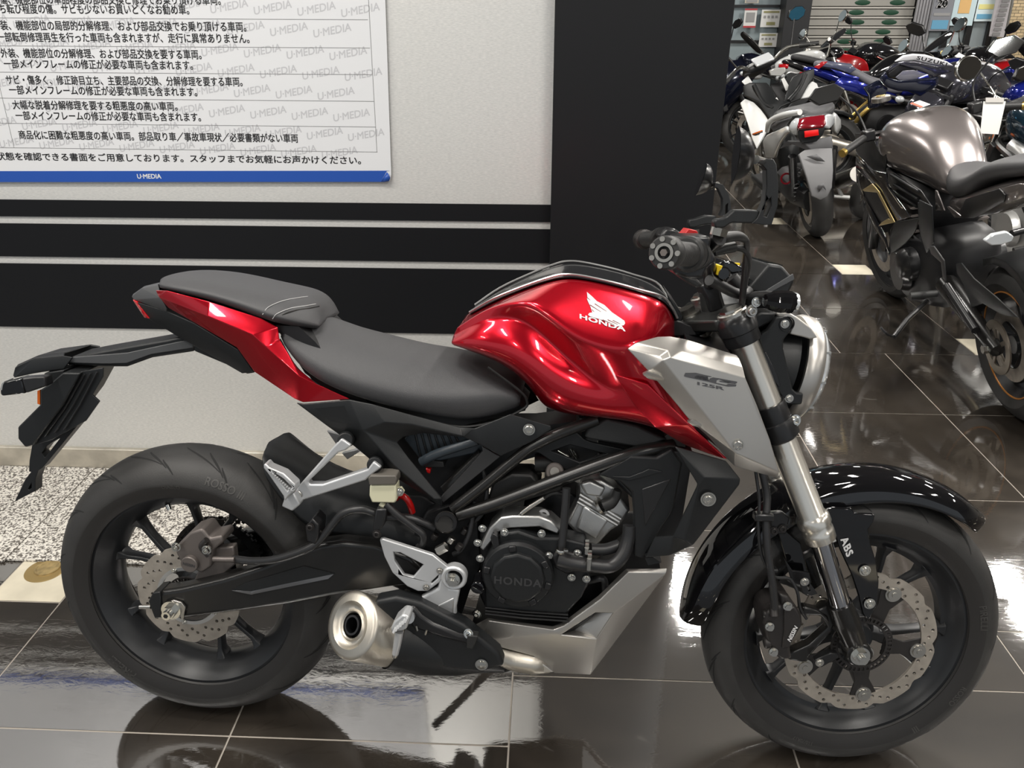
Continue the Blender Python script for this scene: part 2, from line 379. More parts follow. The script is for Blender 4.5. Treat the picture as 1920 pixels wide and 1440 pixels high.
# ------------------------------------------------------------------ the poster on the silver wall
def poster():
    Y = 2.272
    # sheet: bottom right corner (-0.441, .971), right edge leaning a little
    t = thing('poster', 'white printed notice with black Japanese text, ruled rows and a blue bottom band', 'poster', (-0.441, Y, 0.971))
    a = atan2(1.434-0.971, 0.023)             # right edge direction
    up = Vector((0.030, 0, 1)).normalized(); rt = Vector((1, 0, 0.009)).normalized()
    O = Vector((-0.0, 0, 0))
    def P(x, y, z=0.0): return O + rt*x + up*y + Vector((0, -z, 0))   # x<0 to the left, z out of the wall
    Wd, Hh = 1.9, 1.4
    pp = mat('poster_paper', (0.80, 0.81, 0.83), 0.35)
    MB().prism([P(-Wd, 0), P(-0.03, 0), P(-0.004, 0.002), P(0, 0.02), P(0, Hh), P(-Wd, Hh)], (0, -0.0012, 0)).build('sheet', pp, t)
    MB().prism([P(-Wd, 0, .0014), P(-0.03, 0, .0014), P(-0.012, 0.030, .0014), P(-0.004, 0.031, .0014), P(-Wd, 0.031, .0014)], (0, -0.0006, 0)).build('blue_band', mat('blue_band', (0.022, 0.09, 0.42), 0.35), t)
    # curled corner
    MB().grid([[P(-0.030, 0.0, .002), P(-0.012, 0.027, .002)], [P(-0.018, 0.001, .007), P(-0.006, 0.022, .007)], [P(-0.006, 0.003, .006), P(-0.002, 0.012, .006)]]).build('curled_corner', mat('blue_band', (0.02, 0.09, 0.5), 0.35), t, solid=0.0006)
    def px(u, v):     # photo point -> sheet coordinates
        aa = (u-960)/PF; bb = (v-720)/PF
        x = aa; y = cos(TH)-bb*sin(TH); z = -(sin(TH)+bb*cos(TH))
        X = x*cos(YAW)-y*sin(YAW); Yy = x*sin(YAW)+y*cos(YAW); k = Y/Yy
        q = Vector((X*k+0.441, 0, z*k+CAMH-0.971))
        det = rt.x*up.z-rt.z*up.x
        return ((q.x*up.z-q.z*up.x)/det, (rt.x*q.z-rt.z*q.x)/det)
    ink = mat('black_ink', (0.012, 0.011, 0.012), 0.5); lines = MB(); txt = MB(); wm = MB()
    def rule(a_, b_, w=0.0011):
        a_ = Vector(px(*a_)); b_ = Vector(px(*b_)); d = (b_-a_); n = Vector((-d.y, d.x)).normalized()*w/2
        lines.add([P(*(a_+n), .0016), P(*(b_+n), .0016), P(*(b_-n), .0016), P(*(a_-n), .0016)], [[0, 1, 2, 3]])
    for y0, y1 in ((35, 37), (87, 90), (136, 140), (184, 190), (231, 238), (276, 285)): rule((-300, y0-3), (690 + (y0-35)*0.075, y1))
    rule((689, -40), (707, 285)); rule((-3, 150), (27, 277))
    def line(s, u0, u1, v0, v1, sz=None):
        (x0, y0), (x1, y1) = px(u0, v0), px(u1, v1)
        vs, fs = text_mesh(s, 1.0, align='LEFT', bold=0.03)
        xs = [p.x for p in vs]; ys = [p.y for p in vs]; w0, w1 = min(xs), max(xs)
        L = x1-x0; k = L/(w1-w0); h = (sz or 0.0235)
        kh = h/0.92; cy = 0.38
        txt.add([P(x0+(p.x-w0)*k, y0+(y1-y0)*(p.x-w0)/(w1-w0)+(p.y)*kh, .0017+p.z*0.05) for p in vs], fs)
    line('傷、機能部位の単品程度の部品交換と修理でお乗り頂ける車両。', 0, 414, 0, 2)
    line('ち転び程度の傷。サビも少ないお買いどくなお勧め車。', 0, 355, 18, 20)
    line('外装、機能部位の局部的分解修理、および部品交換でお乗り頂ける車両。', -13, 462, 49, 52)
    line('一部転倒修理再生を行った車両も含まれますが、走行に異常ありません。', -5, 468, 71, 74)
    line('外装、機能部位の分解修理、および部品交換を要する車両。', 2, 378, 101, 104)
    line('一部メインフレームの修正が必要な車両も含まれます。', 8, 362, 121, 124)
    line('サビ・傷多く、修正跡目立ち、主要部品の交換、分解修理を要する車両。', 12, 455, 151, 155)
    line('一部メインフレームの修正が必要な車両も含まれます。', 18, 370, 170, 174)
    line('大幅な脱着分解修理を要する粗悪度の高い車両。', 24, 333, 198, 201)
    line('一部メインフレームの修正が必要な車両も含まれます。', 30, 377, 218, 221)
    line('商品化に困難な粗悪度の高い車両。部品取り車／事故車現状／必要書類がない車両', 36, 559, 254, 261)
    line('の状態を確認できる書面をご用意しております。スタッフまでお気軽にお声かけください。', -22, 677, 294, 302, 0.0215)
    txt.build('lettering', ink, t, smooth=False); lines.build('ruled_lines', mat('grey_rule', (0.15, 0.15, 0.15), 0.5), t, smooth=False)
    vs, fs = text_mesh('U·MEDIA', 1.0, align='CENTER', bold=0.03, shear=0.15)
    for i in range(-8, 30):
        for j in range(-3, 16):
            x = -0.03 - i*0.115 - (j % 3)*0.038; y = 0.075 + j*0.052 + i*0.004
            if -1.45 < x < -0.045 and 0.06 < y < 0.62:
                ca, sa = cos(0.16), sin(0.16)
                wm.add([P(x+(p.x*ca-p.y*sa)*0.0265, y+(p.x*sa+p.y*ca)*0.0265, .0014+p.z*0.05) for p in vs], fs)
    wm.build('watermark_print', mat('pale_grey_ink', (0.58, 0.585, 0.61), 0.5), t, smooth=False)
    bt = MB(); x, y = px(279, 326); y = 0.015; text_to(bt, 'U·MEDIA', 0.018, lambda a, b, c: P(x+a, y+b, .0023+c), bold=0.0008); bt.build('band_lettering', M_WHITE, t, smooth=False)
poster()
# ================================================================== the red motorcycle
BX, BY, BPSI, BLAM, BDEL = -0.7257, 1.305, 0.0525, radians(8.6), 0.105
BR = Matrix.Rotation(-BPSI, 4, 'Z') @ Matrix.Rotation(-BLAM, 4, 'X')
BM = Matrix.Translation((BX, BY, 0.0)) @ BR
BMI = BM.inverted()
RK = radians(24.2); SK = Vector((-sin(RK), 0, cos(RK))); SA = Vector((1.435, 0, 0))
STEER = Matrix.Translation(SA) @ Matrix.Rotation(BDEL, 4, SK) @ Matrix.Translation(-SA)
STI = STEER.inverted()
def T(u, v, t, st=False):
    """photo point -> bike frame (x forward, y left, z up) on the upright plane t metres right of the bike's middle"""
    a = (u-960)/PF; b = (v-720)/PF; c, s = cos(TH), sin(TH)
    x, y, z = a, c-b*s, -(s+b*c)
    d = Vector((x*cos(YAW)-y*sin(YAW), x*sin(YAW)+y*cos(YAW), z))
    o = BMI @ Vector((0, 0, CAMH)); d = BMI.to_3x3() @ d
    if st: o = STI @ o; d = STI.to_3x3() @ d
    k = (-t-o.y)/d.y; return o + d*k
def TT(pts, t=None, st=False):
    return [T(p[0], p[1], p[2] if len(p) > 2 else t, st) for p in pts]
def crop(ox, oy, sc, pts): return [(ox+p[0]/sc, oy+p[1]/sc) + tuple(p[2:]) for p in pts]
def plate(pts, t0, t1, st=False, holes=(), mb=None, mirror=False):
    """flat part traced on plane t0, reaching inwards to t1"""
    mb = mb or MB(STEER if st else None)
    mb.prism(TT(pts, t0, st), (0, t0-t1, 0), [TT(h, t0, st) for h in holes])
    mb.mir = mirror
    return mb
BIKE = thing('motorcycle', 'red and silver naked motorcycle parked side-on in front of the silver wall', 'motorcycle')
BIKE.matrix_world = BM
Y3 = Vector((0, -1, 0))     # towards the right-hand side of the bike

def tyre_surf(s0, r, wd, x):      # crown profile: offset x from mid plane -> radius
    a = min(1, abs(x)/(wd/2)); return r - wd*0.45*(1-sqrt(max(0, 1-a*a*0.95)))
def wheel(name, c, r, wd, rimr, rimw, base, st, groove, letter):
    xf = STEER if st else None
    C_ = Vector(c)
    # rim with five forked spokes
    mb = MB(xf)
    hw = rimw/2
    prof = [(rimr+0.002, -hw), (rimr+0.010, -hw), (rimr+0.010, -hw+0.005), (rimr-0.002, -hw+0.009), (rimr-0.012, -hw+0.022), (rimr-0.022, -0.012), (rimr-0.022, 0.012), (rimr-0.012, hw-0.022), (rimr-0.002, hw-0.009), (rimr+0.010, hw-0.005), (rimr+0.010, hw), (rimr+0.002, hw),
            (rimr-0.006, hw-0.008), (rimr-0.019, hw-0.024), (rimr-0.031, 0.012), (rimr-0.031, -0.012), (rimr-0.019, -hw+0.024), (rimr-0.006, -hw+0.008)]
    mb.lathe(C_, (0, -1, 0), prof, 96, closed=True)
    rim = mb.build(name, M_WHEEL, BIKE, angle=40)
    sp = []
    for k in range(5):
        a = radians(base+72*k)
        m = MB(xf)
        def pt(rr, ang, y=0): return C_ + Vector((rr*cos(ang), y, rr*sin(ang)))
        def arm(pts, ws, ts):
            rows = []
            for i, p in enumerate(pts):
                q = pts[min(i+1, len(pts)-1)]-pts[max(i-1, 0)]; q = Vector((q.x, 0, q.z)).normalized(); nrm = Vector((-q.z, 0, q.x))
                w_, t_ = ws[i]/2, ts[i]/2
                rows.append([p+nrm*w_*0.55+Vector((0, -t_, 0)), p-nrm*w_*0.55+Vector((0, -t_, 0)), p-nrm*w_+Vector((0, -t_*0.3, 0)), p-nrm*w_+Vector((0, t_*0.6, 0)), p-nrm*w_*0.5+Vector((0, t_, 0)),
                             p+nrm*w_*0.5+Vector((0, t_, 0)), p+nrm*w_+Vector((0, t_*0.6, 0)), p+nrm*w_+Vector((0, -t_*0.3, 0))])
            m.grid(rows, closeu=True, cap=True)
        h = radians(14.5)
        arm([pt(0.03, a), pt(0.055, a), pt(0.075, a)], [0.035, 0.030, 0.032], [0.05, 0.044, 0.04])
        for sg in (-1, 1):
            R1 = rimr-0.026
            arm([pt(0.060, a+sg*0.10), pt(0.10, a+sg*h*0.62), pt(0.14, a+sg*h*0.85), pt(R1-0.02, a+sg*h), pt(R1-0.005, a+sg*h), pt(R1+0.002, a+sg*h)], [0.020, 0.0155, 0.0135, 0.015, 0.026, 0.042], [0.036, 0.026, 0.024, 0.026, 0.034, 0.044])
        m.build('spoke', M_WHEEL, rim, bevel=0.0015)
    m = MB(xf)
    m.lathe(C_, (0, -1, 0), [(0.0, -0.05), (0.030, -0.05), (0.033, -0.03), (0.045, -0.02), (0.045, 0.02), (0.033, 0.03), (0.030, 0.05), (0, 0.05)], 40)
    m.build('hub', M_WHEEL, rim)
    # tyre
    mb = MB(xf); prof = []
    N = 26
    for i in range(N+1):
        x = -wd/2 + wd*i/N; prof.append((tyre_surf(0, r, wd, x), x))
    sw = r - wd*0.45*(1-sqrt(0.05))
    side = [(sw-0.006, wd/2), (sw-0.022, wd/2-0.004), (sw-0.034, wd/2-0.009), (rimr+0.011, hw+0.003), (rimr+0.004, hw-0.004)]
    prof = [(a_, -b_) for a_, b_ in side[::-1]] + prof + side
    mb.lathe(C_, (0, -1, 0), prof, 128, closed=True)
    ty = mb.build('tyre', [M_TYRE, M_TYRE2], rim, angle=50)
    inv = xf.inverted() if xf else Matrix.Identity(4)
    for pl_ in ty.data.polygons:
        q = inv @ pl_.center
        if hypot(q.x-c[0], q.z-c[2]) < sw-0.004: pl_.material_index = 1
    # tread grooves: thin raised-edge dark strips sunk in the crown
    def surf(x, ang, lift=0.0004):
        rr = tyre_surf(0, r, wd, x)+lift; return C_ + Vector((rr*cos(ang), -x, rr*sin(ang)))
    g = MB(xf)
    for k in range(groove):
        a0 = 2*pi*k/groove
        for sg in (-1, 1):
            for (x0, x1, da, off, w0) in ((0.010, wd*0.36, 0.30, 0.0, 0.0042), (wd*0.12, wd*0.40, 0.17, 0.17, 0.0036), (wd*0.30, wd*0.455, 0.10, 0.30, 0.003)):
                L_, R_ = [], []
                for i in range(11):
                    f = i/10; x = x0+(x1-x0)*f; an = a0+off+(0.5*pi/groove if sg > 0 else 0) + da*(f**1.25)
                    wv = w0*(0.25+0.75*sin(pi*min(1, max(0.06, f*0.9+0.06))))
                    L_.append(surf(sg*x, -an-wv/r, 0.0005)); R_.append(surf(sg*x, -an+wv/r, 0.0005))
                g.grid([L_, R_])
    g.build('tread_grooves', M_GROOVE, rim, smooth=False)
    # side lettering
    for txt, size, ang0, rad in letter:
        lt = MB(xf)
        def yat(rr):
            if rr > sw-0.006: # on the crown
                a2 = 1-(1-(r-rr)/(wd*0.45))**2; return wd/2*sqrt(min(1, max(0, a2/0.95)))
            if rr > sw-0.022: return wd/2-0.004*(sw-0.006-rr)/0.016
            if rr > sw-0.034: return wd/2-0.004-0.005*(sw-0.022-rr)/0.012
            return wd/2-0.009-(wd/2-0.009-hw-0.003)*(sw-0.034-rr)/(sw-0.034-rimr-0.011)
        def fn(x, y, z):
            rr = rad+y; an = ang0 - x/rad
            return C_ + Vector((rr*cos(an), -(yat(rr)+0.0006+z), rr*sin(an)))
        text_to(lt, txt, size, fn, bold=size*0.03)
        lt.build('side_lettering', M_TLET, rim, smooth=False)
    return rim
RC = (0, 0, 0.306); FC = (1.345, 0, 0.293)
RW = wheel('rear_wheel', RC, 0.306, 0.150, 0.213, 0.112, 5, False, 15, [('ROSSO III', 0.020, radians(68), 0.268), ('DIABLO', 0.011, radians(92), 0.246), ('PIRELLI', 0.022, radians(228), 0.246), ('150/60R17', 0.011, radians(300), 0.25)])
FW = wheel('front_wheel', FC, 0.293, 0.110, 0.212, 0.078, 58, True, 15, [('PIRELLI', 0.018, radians(12), 0.243), ('ROSSO', 0.015, radians(-30), 0.246), ('III', 0.018, radians(-55), 0.244), ('110/70R17', 0.010, radians(250), 0.245)])

def wave_disc(c, r, ri, t, th, st, lobes, holes, name, parent, rows):
    C_ = Vector(c); C_.y = -t; out = []
    n = 144
    for i in range(n):
        a = 2*pi*i/n; f = abs(sin(a*lobes/2)); rr = r - 0.0075*(1-min(1, f*1.9))**1.0 * 1.0
        out.append(C_ + Vector((rr*cos(a), 0, rr*sin(a))))
    inn = [C_ + Vector((ri*cos(-2*pi*i/64), 0, ri*sin(-2*pi*i/64))) for i in range(64)]
    hl = [inn]
    for k in range(holes):
        for q, (rr, off) in enumerate(rows):
            a = 2*pi*(k+off)/holes; hc = C_ + Vector((rr*cos(a), 0, rr*sin(a)))
            hl.append([hc + Vector((0.0036*cos(-2*pi*i/8), 0, 0.0036*sin(-2*pi*i/8))) for i in range(8)])
    mb = MB(STEER if st else None); mb.prism(out, (0, th, 0), hl)
    return mb.build(name, M_DISC, parent, angle=30)
wave_disc(RC, 0.110, 0.066, 0.070, 0.005, False, 9, 16, 'brake_disc', RW, [(0.078, 0), (0.0865, 0.33), (0.095, 0.66)])
wave_disc(FC, 0.148, 0.118, 0.064, 0.005, True, 10, 20, 'brake_disc', FW, [(0.124, 0), (0.132, 0.33), (0.140, 0.66)])
# rear disc carrier, front disc carrier with five riveted arms
def ringpl(c, r0, r1, t, th, st, n=64):
    C_ = Vector(c); C_.y = -t
    return MB(STEER if st else None).lathe(C_, (0, 1, 0), [(r0, 0), (r1, 0), (r1, th), (r0, th)], n, closed=True)
m = ringpl(RC, 0.059, 0.067, 0.071, 0.005, False)
m.build('disc_carrier', M_ALU, RW)
bolts([(Vector(RC)+Vector((0.063*cos(a), -0.071, 0.063*sin(a))), (0, -1, 0)) for a in [radians(40+72*k) for k in range(5)]], 'disc_bolt', M_CHROME, RW, 0.0045)
m = MB(STEER)
C_ = Vector(FC)
for k in range(5):
    a = radians(64+72*k)
    m2 = []
    for rr, da in ((0.05, -0.42), (0.085, -0.16), (0.119, -0.22), (0.1195, -0.1), (0.1195, 0.1), (0.119, 0.22), (0.085, 0.16), (0.05, 0.42)):
        m2.append(C_ + Vector((rr*cos(a+da), -0.062, rr*sin(a+da))))
    m.prism(m2, (0, 0.004, 0))
m.build('disc_carrier', M_CALB, FW, bevel=0.001)
for k in range(5):
    m = MB(STEER)
    a = radians(64+72*k); p = C_ + Vector((0.1165*cos(a), -0.060, 0.1165*sin(a)))
    m.lathe(p, (0, -1, 0), [(0, 0.0095), (0.005, 0.0095), (0.0055, 0.008), (0.012, 0.008), (0.0125, 0.0065), (0.0125, 0)], 24)
    m.build('disc_rivet', M_STEEL, FW)
for k in range(5):   # ears of the disc around the rivets
    m = MB(STEER)
    a = radians(64+72*k); p = C_ + Vector((0.1155*cos(a), -0.062, 0.1155*sin(a)))
    m.cyl(p+Vector((0, 0.003, 0)), p+Vector((0, -0.0025, 0)), 0.0155, n=28)
    m.build('disc_ear', M_STEEL, FW)
# sensor rings with slots
for nm, c, t, st, r0, r1, par in (('sensor_ring', RC, 0.074, False, 0.030, 0.046, RW), ('sensor_ring', FC, 0.072, True, 0.046, 0.060, FW)):
    C_ = Vector(c); C_.y = -t; hl = []; n = 40
    for i in range(n):
        a = 2*pi*i/n; da = 2*pi/n*0.27
        hl.append([C_+Vector((rr*cos(a+d_), 0, rr*sin(a+d_))) for rr, d_ in ((r0+0.004, -da), (r0+0.004, da), (r1-0.003, da), (r1-0.003, -da))])
    inn = [C_ + Vector((r0*cos(-2*pi*i/48), 0, r0*sin(-2*pi*i/48))) for i in range(48)]
    out = [C_ + Vector((r1*cos(2*pi*i/80), 0, r1*sin(2*pi*i/80))) for i in range(80)]
    mb = MB(STEER if st else None); mb.prism(out, (0, 0.003, 0), [inn]+hl); mb.build(nm, M_CALB, par, smooth=False)
# sprocket and chain on the far side
m = MB(); C_ = Vector(RC)
m.lathe(C_, (0, 1, 0), [(0.078, 0.075), (0.098, 0.075), (0.098, 0.081), (0.078, 0.081)], 48, closed=True)
for k in range(5):
    a = 2*pi*k/5+0.3
    m.box(C_+Vector((0.06*cos(a), 0.078, 0.06*sin(a))), (0.055, 0.006, 0.02), Matrix.Rotation(-a, 3, 'Y'))
for k in range(44):
    a = 2*pi*k/44; m.box(C_+Vector((0.1*cos(a), 0.078, 0.1*sin(a))), (0.008, 0.006, 0.006), Matrix.Rotation(-a, 3, 'Y'))
m.lathe(C_, (0, 1, 0), [(0.0, 0.05), (0.05, 0.05), (0.05, 0.09), (0, 0.09)], 40)
m.build('sprocket', M_BLACK2, RW)
m = MB()
for ch in range(2):
    if ch == 0: path = [C_+Vector((0.103*cos(a), 0.078, 0.103*sin(a))) for a in [radians(270-i*9) for i in range(20)]]; path += [Vector((0.15+0.05*i, 0.078, 0.409-0.0035*i)) for i in range(8)]
    else: path = [Vector((0.0+0.05*i, 0.078, 0.203+0.016*i)) for i in range(10)]
    P = catmull(path, 8); acc = 0; last = P[0]; flip = 0
    for p in P:
        d = p-last
        if d.length >= 0.0085:
            ang = atan2(d.z, d.x); Rm = Matrix.Rotation(-ang, 3, 'Y')
            for s_ in (-1, 1): m.box(last+d/2+Vector((0, s_*(0.007 if flip else 0.0055), 0)), (0.0115, 0.0018, 0.009), Rm)
            m.cyl(last+Vector((0, -0.007, 0)), last+Vector((0, 0.007, 0)), 0.004, n=8)
            last = p; flip ^= 1
m.build('drive_chain', mat('oily_chain', (0.06, 0.055, 0.05), 0.35, metal=0.8), BIKE, angle=30)
m = MB(); m.tube([T(305, 935, 0.0), T(312, 943, 0.02), T(316, 950, 0.03)], [0.006, 0.005, 0.0045]); m.build('valve_stem', M_RUB, RW)
m = MB(); m.cyl(T(314, 946, 0.03), T(318, 956, 0.032), 0.005); m.build('valve_cap', M_CHROME, RW)
# chain guard beyond the wheel
m = MB(); m.prism([T(312, 937, -0.085), T(425, 937, -0.085), T(445, 948, -0.085), T(320, 945, -0.085)], (0, 0.006, 0)); m.build('chain_guard', M_BLACK, BIKE)
# ------------------------------------------------------------------ bodywork
CA = lambda p: crop(0, 480, 2.743, p)
CB = lambda p: crop(100, 800, 2.667, p)
CC = lambda p: crop(500, 750, 2.717, p)
CD = lambda p: crop(780, 760, 2.769, p)
CE = lambda p: crop(1160, 220, 3.273, p)
CF = lambda p: crop(1150, 560, 3.6, p)
CG = lambda p: crop(1280, 860, 2.526, p)
CH = lambda p: crop(820, 480, 3.31, p)
def shell(cols, name, m, sub=2, sharp=(), st=False, parent=None, capsharp=True, cr=0.7):
    """cols: sections of (u, v, t) from the top middle down the right side; mirrored and closed"""
    rings = []
    for c in cols:
        R_ = [T(u, v, t, st) for u, v, t in c]; R_[0].y = 0
        rings.append(R_ + [Vector((p.x, -p.y, p.z)) for p in R_[:0:-1]])
    n = len(rings[0]); k = len(cols[0])
    mb = MB(STEER if st else None); mb.grid(rings, closeu=True, cap=True)
    o = mb.build(name, m, parent or BIKE, sub=sub)
    me = o.data
    if sub and sharp:
        at = me.attributes.new('crease_edge', 'FLOAT', 'EDGE'); vals = [0.0]*len(me.edges)
        idx = set(sharp) | set((n-i) % n for i in sharp)
        for e in me.edges:
            a, b = e.vertices
            if a % n == b % n and a % n in idx: vals[e.index] = cr
            if capsharp and a//n == b//n and (a//n in (0, len(cols)-1)): vals[e.index] = 0.6
        at.data.foreach_set('value', vals)
    return o
def facets(vd, faces, name, m, th=0.004, st=False, bevel=0.0025, mirror=True, parent=None, seg=3):
    keys = list(vd); mb = MB(STEER if st else None)
    mb.add([T(*vd[k], st) for k in keys], [[keys.index(x) for x in (f.split() if isinstance(f, str) else f)] for f in faces])
    out = []
    for sd in ((1, -1) if mirror else (1,)):
        q = MB(mb.xf); q.v = [Vector((p.x, p.y*sd, p.z)) for p in mb.v]; q.f = [list(f)[::sd] for f in mb.f]
        o = q.build(name, m, parent or BIKE, angle=25); out.append(o)
        md = o.modifiers.new('s', 'SOLIDIFY'); md.thickness = th; md.offset = 0
        if bevel:
            b = o.modifiers.new('b', 'BEVEL'); b.width = bevel; b.segments = seg; b.limit_method = 'ANGLE'; b.angle_limit = radians(12)
    return out[0]

# tank
tank_cols = [
    [(172, 372, 0.000), (160, 400, 0.040), (118, 450, 0.062), (95, 500, 0.058), (82, 535, 0.074), (88, 570, 0.070)],
    [(345, 255, 0.000), (350, 292, 0.062), (300, 325, 0.092), (265, 400, 0.094), (225, 520, 0.116), (200, 645, 0.103)],
    [(560, 172, 0.000), (560, 207, 0.080), (450, 290, 0.119), (425, 372, 0.108), (400, 545, 0.139), (330, 708, 0.118)],
    [(760, 110, 0.000), (760, 142, 0.090), (578, 286, 0.142), (570, 410, 0.116), (560, 620, 0.154), (470, 800, 0.124)],
    [(900, 105, 0.000), (880, 148, 0.092), (720, 400, 0.156), (760, 590, 0.118), (720, 770, 0.156), (560, 900, 0.124)],
    [(1100, 140, 0.000), (1080, 188, 0.092), (860, 508, 0.166), (930, 740, 0.130), (880, 880, 0.152), (610, 1025, 0.118)],
    [(1260, 195, 0.000), (1250, 232, 0.090), (1100, 570, 0.172), (1090, 850, 0.142), (1080, 955, 0.142), (850, 1045, 0.112)],
    [(1390, 235, 0.000), (1395, 276, 0.085), (1195, 545, 0.172), (1240, 800, 0.154), (1330, 1010, 0.152), (1180, 1050, 0.112)],
    [(1440, 290, 0.000), (1450, 350, 0.070), (1330, 515, 0.154), (1440, 960, 0.156), (1500, 1100, 0.160), (1480, 1155, 0.120)],
    [(1480, 370, 0.000), (1475, 410, 0.060), (1425, 500, 0.094), (1620, 1100, 0.140), (1720, 1200, 0.152), (1700, 1225, 0.130)]]
tank_cols = [[(820+a/3.31, 480+b/3.31, c) for a, b, c in col] for col in tank_cols]
TANK = shell(tank_cols, 'fuel_tank', M_RED, sub=3, sharp=(1, 2, 3), cr=0.92)
# lower front lobe of the tank cover that runs down behind the silver shroud
lobe = {'a': (1150, 700, .150), 'b': (1215, 720, .166), 'c': (1291, 794, .170), 'd': (1364, 861, .165), 'e': (1333, 851, .150), 'f': (1285, 833, .138), 'g': (1228, 800, .150), 'h': (1190, 760, .152)}
facets(lobe, ['a b c h', 'h c g', 'c d f g', 'd e f'], 'tank_cover_lobe', M_RED, th=0.004, bevel=0.002, parent=TANK)
# black top cover with grey edging
ccols = []
for (a0, b0), (a1, b1, t1) in zip(((190, 345), (345, 245), (560, 158), (700, 108), (790, 83), (900, 84), (1100, 122), (1250, 165), (1385, 213), (1460, 300), (1525, 395)),
                                  ((200, 362, .036), (350, 276, .058), (560, 192, .073), (700, 145, .080), (790, 128, .084), (900, 136, .085), (1100, 180, .086), (1250, 222, .084), (1400, 266, .078), (1460, 340, .066), (1490, 400, .06))):
    p0 = (820+a0/3.31, 480+b0/3.31); p1 = (820+a1/3.31, 480+b1/3.31)
    ccols.append([(p0[0], p0[1], 0.0), (p0[0]*.55+p1[0]*.45, p0[1]*.62+p1[1]*.38, t1*.55), (p0[0]*.15+p1[0]*.85, p0[1]*.2+p1[1]*.8, t1*.88), (p1[0], p1[1]-1, t1), (p1[0], p1[1]+5, t1-.006)])
CV = shell(ccols, 'tank_top_cover', mat('gloss_charcoal', (0.02, 0.021, 0.023), 0.16, coat=0.4), sub=2, sharp=(2, 3), parent=TANK)
m = MB()
pts = [Vector(T(c[3][0], c[3][1]-3.2, c[3][2]-.001)) for c in ccols]
for P in (pts, [Vector((p.x, -p.y, p.z)) for p in pts]): m.tube(P, 0.0022, n=6, smooth=4)
m.build('tank_edge_strip', mat('silver_edge', (0.55, 0.55, 0.55), 0.25, metal=0.8), TANK)
# ignition plate at the front of the cover
plate(CE([(385, 1255), (398, 1225), (350, 1150), (300, 1085), (330, 1160), (340, 1235), (300, 1280)]), .05, -.05).build('tank_front_panel', M_BLACK, TANK, bevel=0.002)
plate(CE([(290, 1290), (340, 1245), (385, 1255), (470, 1290), (480, 1340), (300, 1345)]), .06, -.06).build('steering_lock_cowl', M_DARK, BIKE, bevel=0.002)

# lettering on the tank
def surf_decal(vs, fs, f2uv, tfun, lift, m, name, parent):
    mb = MB(); mb.add([T(*f2uv(p), tfun(f2uv(p))+lift+p.z) for p in vs], fs); return mb.build(name, m, parent, smooth=False)
def raydecal(name, polys, target, m, parent, lift=0.0012, txt=None, dens=7.0):
    """trace shapes on the bike's right side and lay them on the surface of the target part"""
    dg = bpy.context.evaluated_depsgraph_get(); ev = target.evaluated_get(dg)
    mb = MB()
    def hit(u, v, z=0.0):
        p0 = T(u, v, 0.4); p1 = T(u, v, 0.0); d = (p1-p0).normalized()
        ok, loc, nrm, _ = ev.ray_cast(p0, d)
        if not ok: return T(u, v, 0.15)
        return loc - d*(lift+z)
    def addpoly(pts):
        # subdivide so it follows the curve
        bm = bmesh.new(); vv = [bm.verts.new((p[0], p[1], 0)) for p in pts]
        bm.faces.new(vv)
        bmesh.ops.triangulate(bm, faces=bm.faces)
        for _ in range(4):
            le = [e for e in bm.edges if e.calc_length() > dens]
            if not le: break
            bmesh.ops.subdivide_edges(bm, edges=le, cuts=1); bmesh.ops.triangulate(bm, faces=[f for f in bm.faces if len(f.verts) > 3])
        bm.verts.index_update()
        mb.add([hit(v.co.x, v.co.y) for v in bm.verts], [[v.index for v in f.verts] for f in bm.faces]); bm.free()
    for p in polys: addpoly(p)
    if txt:
        for s, size, org, xd, yd, kw in txt:
            vs, fs = text_mesh(s, size, **kw)
            mb.add([hit(org[0]+p.x*xd[0]+p.y*yd[0], org[1]+p.x*xd[1]+p.y*yd[1], p.z*.01) for p in vs], fs)
    return mb.build(name, m, parent, smooth=False)
bpy.context.view_layer.update()
def cw(p): return [(1070+a/9.52, 530+b/9.52) for a, b in p]
wing = [cw([(290, 165), (380, 242), (470, 330), (600, 395), (740, 530), (960, 680), (972, 725), (950, 760), (820, 782), (740, 752), (560, 665), (480, 640), (345, 600), (310, 575), (330, 540), (385, 530), (345, 410), (310, 340), (290, 290), (300, 265)])]
raydecal('wing_emblem', wing, TANK, M_WHITE, TANK)
def stroke(a, b, w):
    d = Vector((b[0]-a[0], b[1]-a[1])); n = Vector((-d.y, d.x)).normalized()*w; return [(a[0]+n.x, a[1]+n.y), (b[0]+n.x*.4, b[1]+n.y*.4), (b[0]-n.x*.4, b[1]-n.y*.4), (a[0]-n.x, a[1]-n.y)]
for a_, b_ in (((345, 395), (540, 520)), ((430, 375), (640, 510)), ((570, 660), (780, 752)), ((660, 660), (840, 745)), ((750, 670), (885, 735)), ((300, 270), (350, 312)), ((380, 480), (420, 520))):
    raydecal('feather_line', [cw(stroke(a_, b_, 6))], TANK, M_REDD, TANK, lift=.0018)
def fit_text(s_, p0, p1, hgt, **k):
    vs, fs = text_mesh(s_, 1.0, **k); xs = [p.x for p in vs]; wid = max(xs)-min(xs); L_ = hypot(p1[0]-p0[0], p1[1]-p0[1]); q = L_/wid; d = ((p1[0]-p0[0])/L_, (p1[1]-p0[1])/L_)
    return [(s_, 1.0, ((p0[0]+p1[0])/2, (p0[1]+p1[1])/2), (d[0]*q, d[1]*q), (-.0, -hgt/.72), k)]
c_ = cw([(145, 600), (965, 835)])
raydecal('tank_lettering', [], TANK, M_WHITE, TANK, txt=fit_text('HONDA', c_[0], c_[1], 8.5, bold=.06, spacing=1.05))

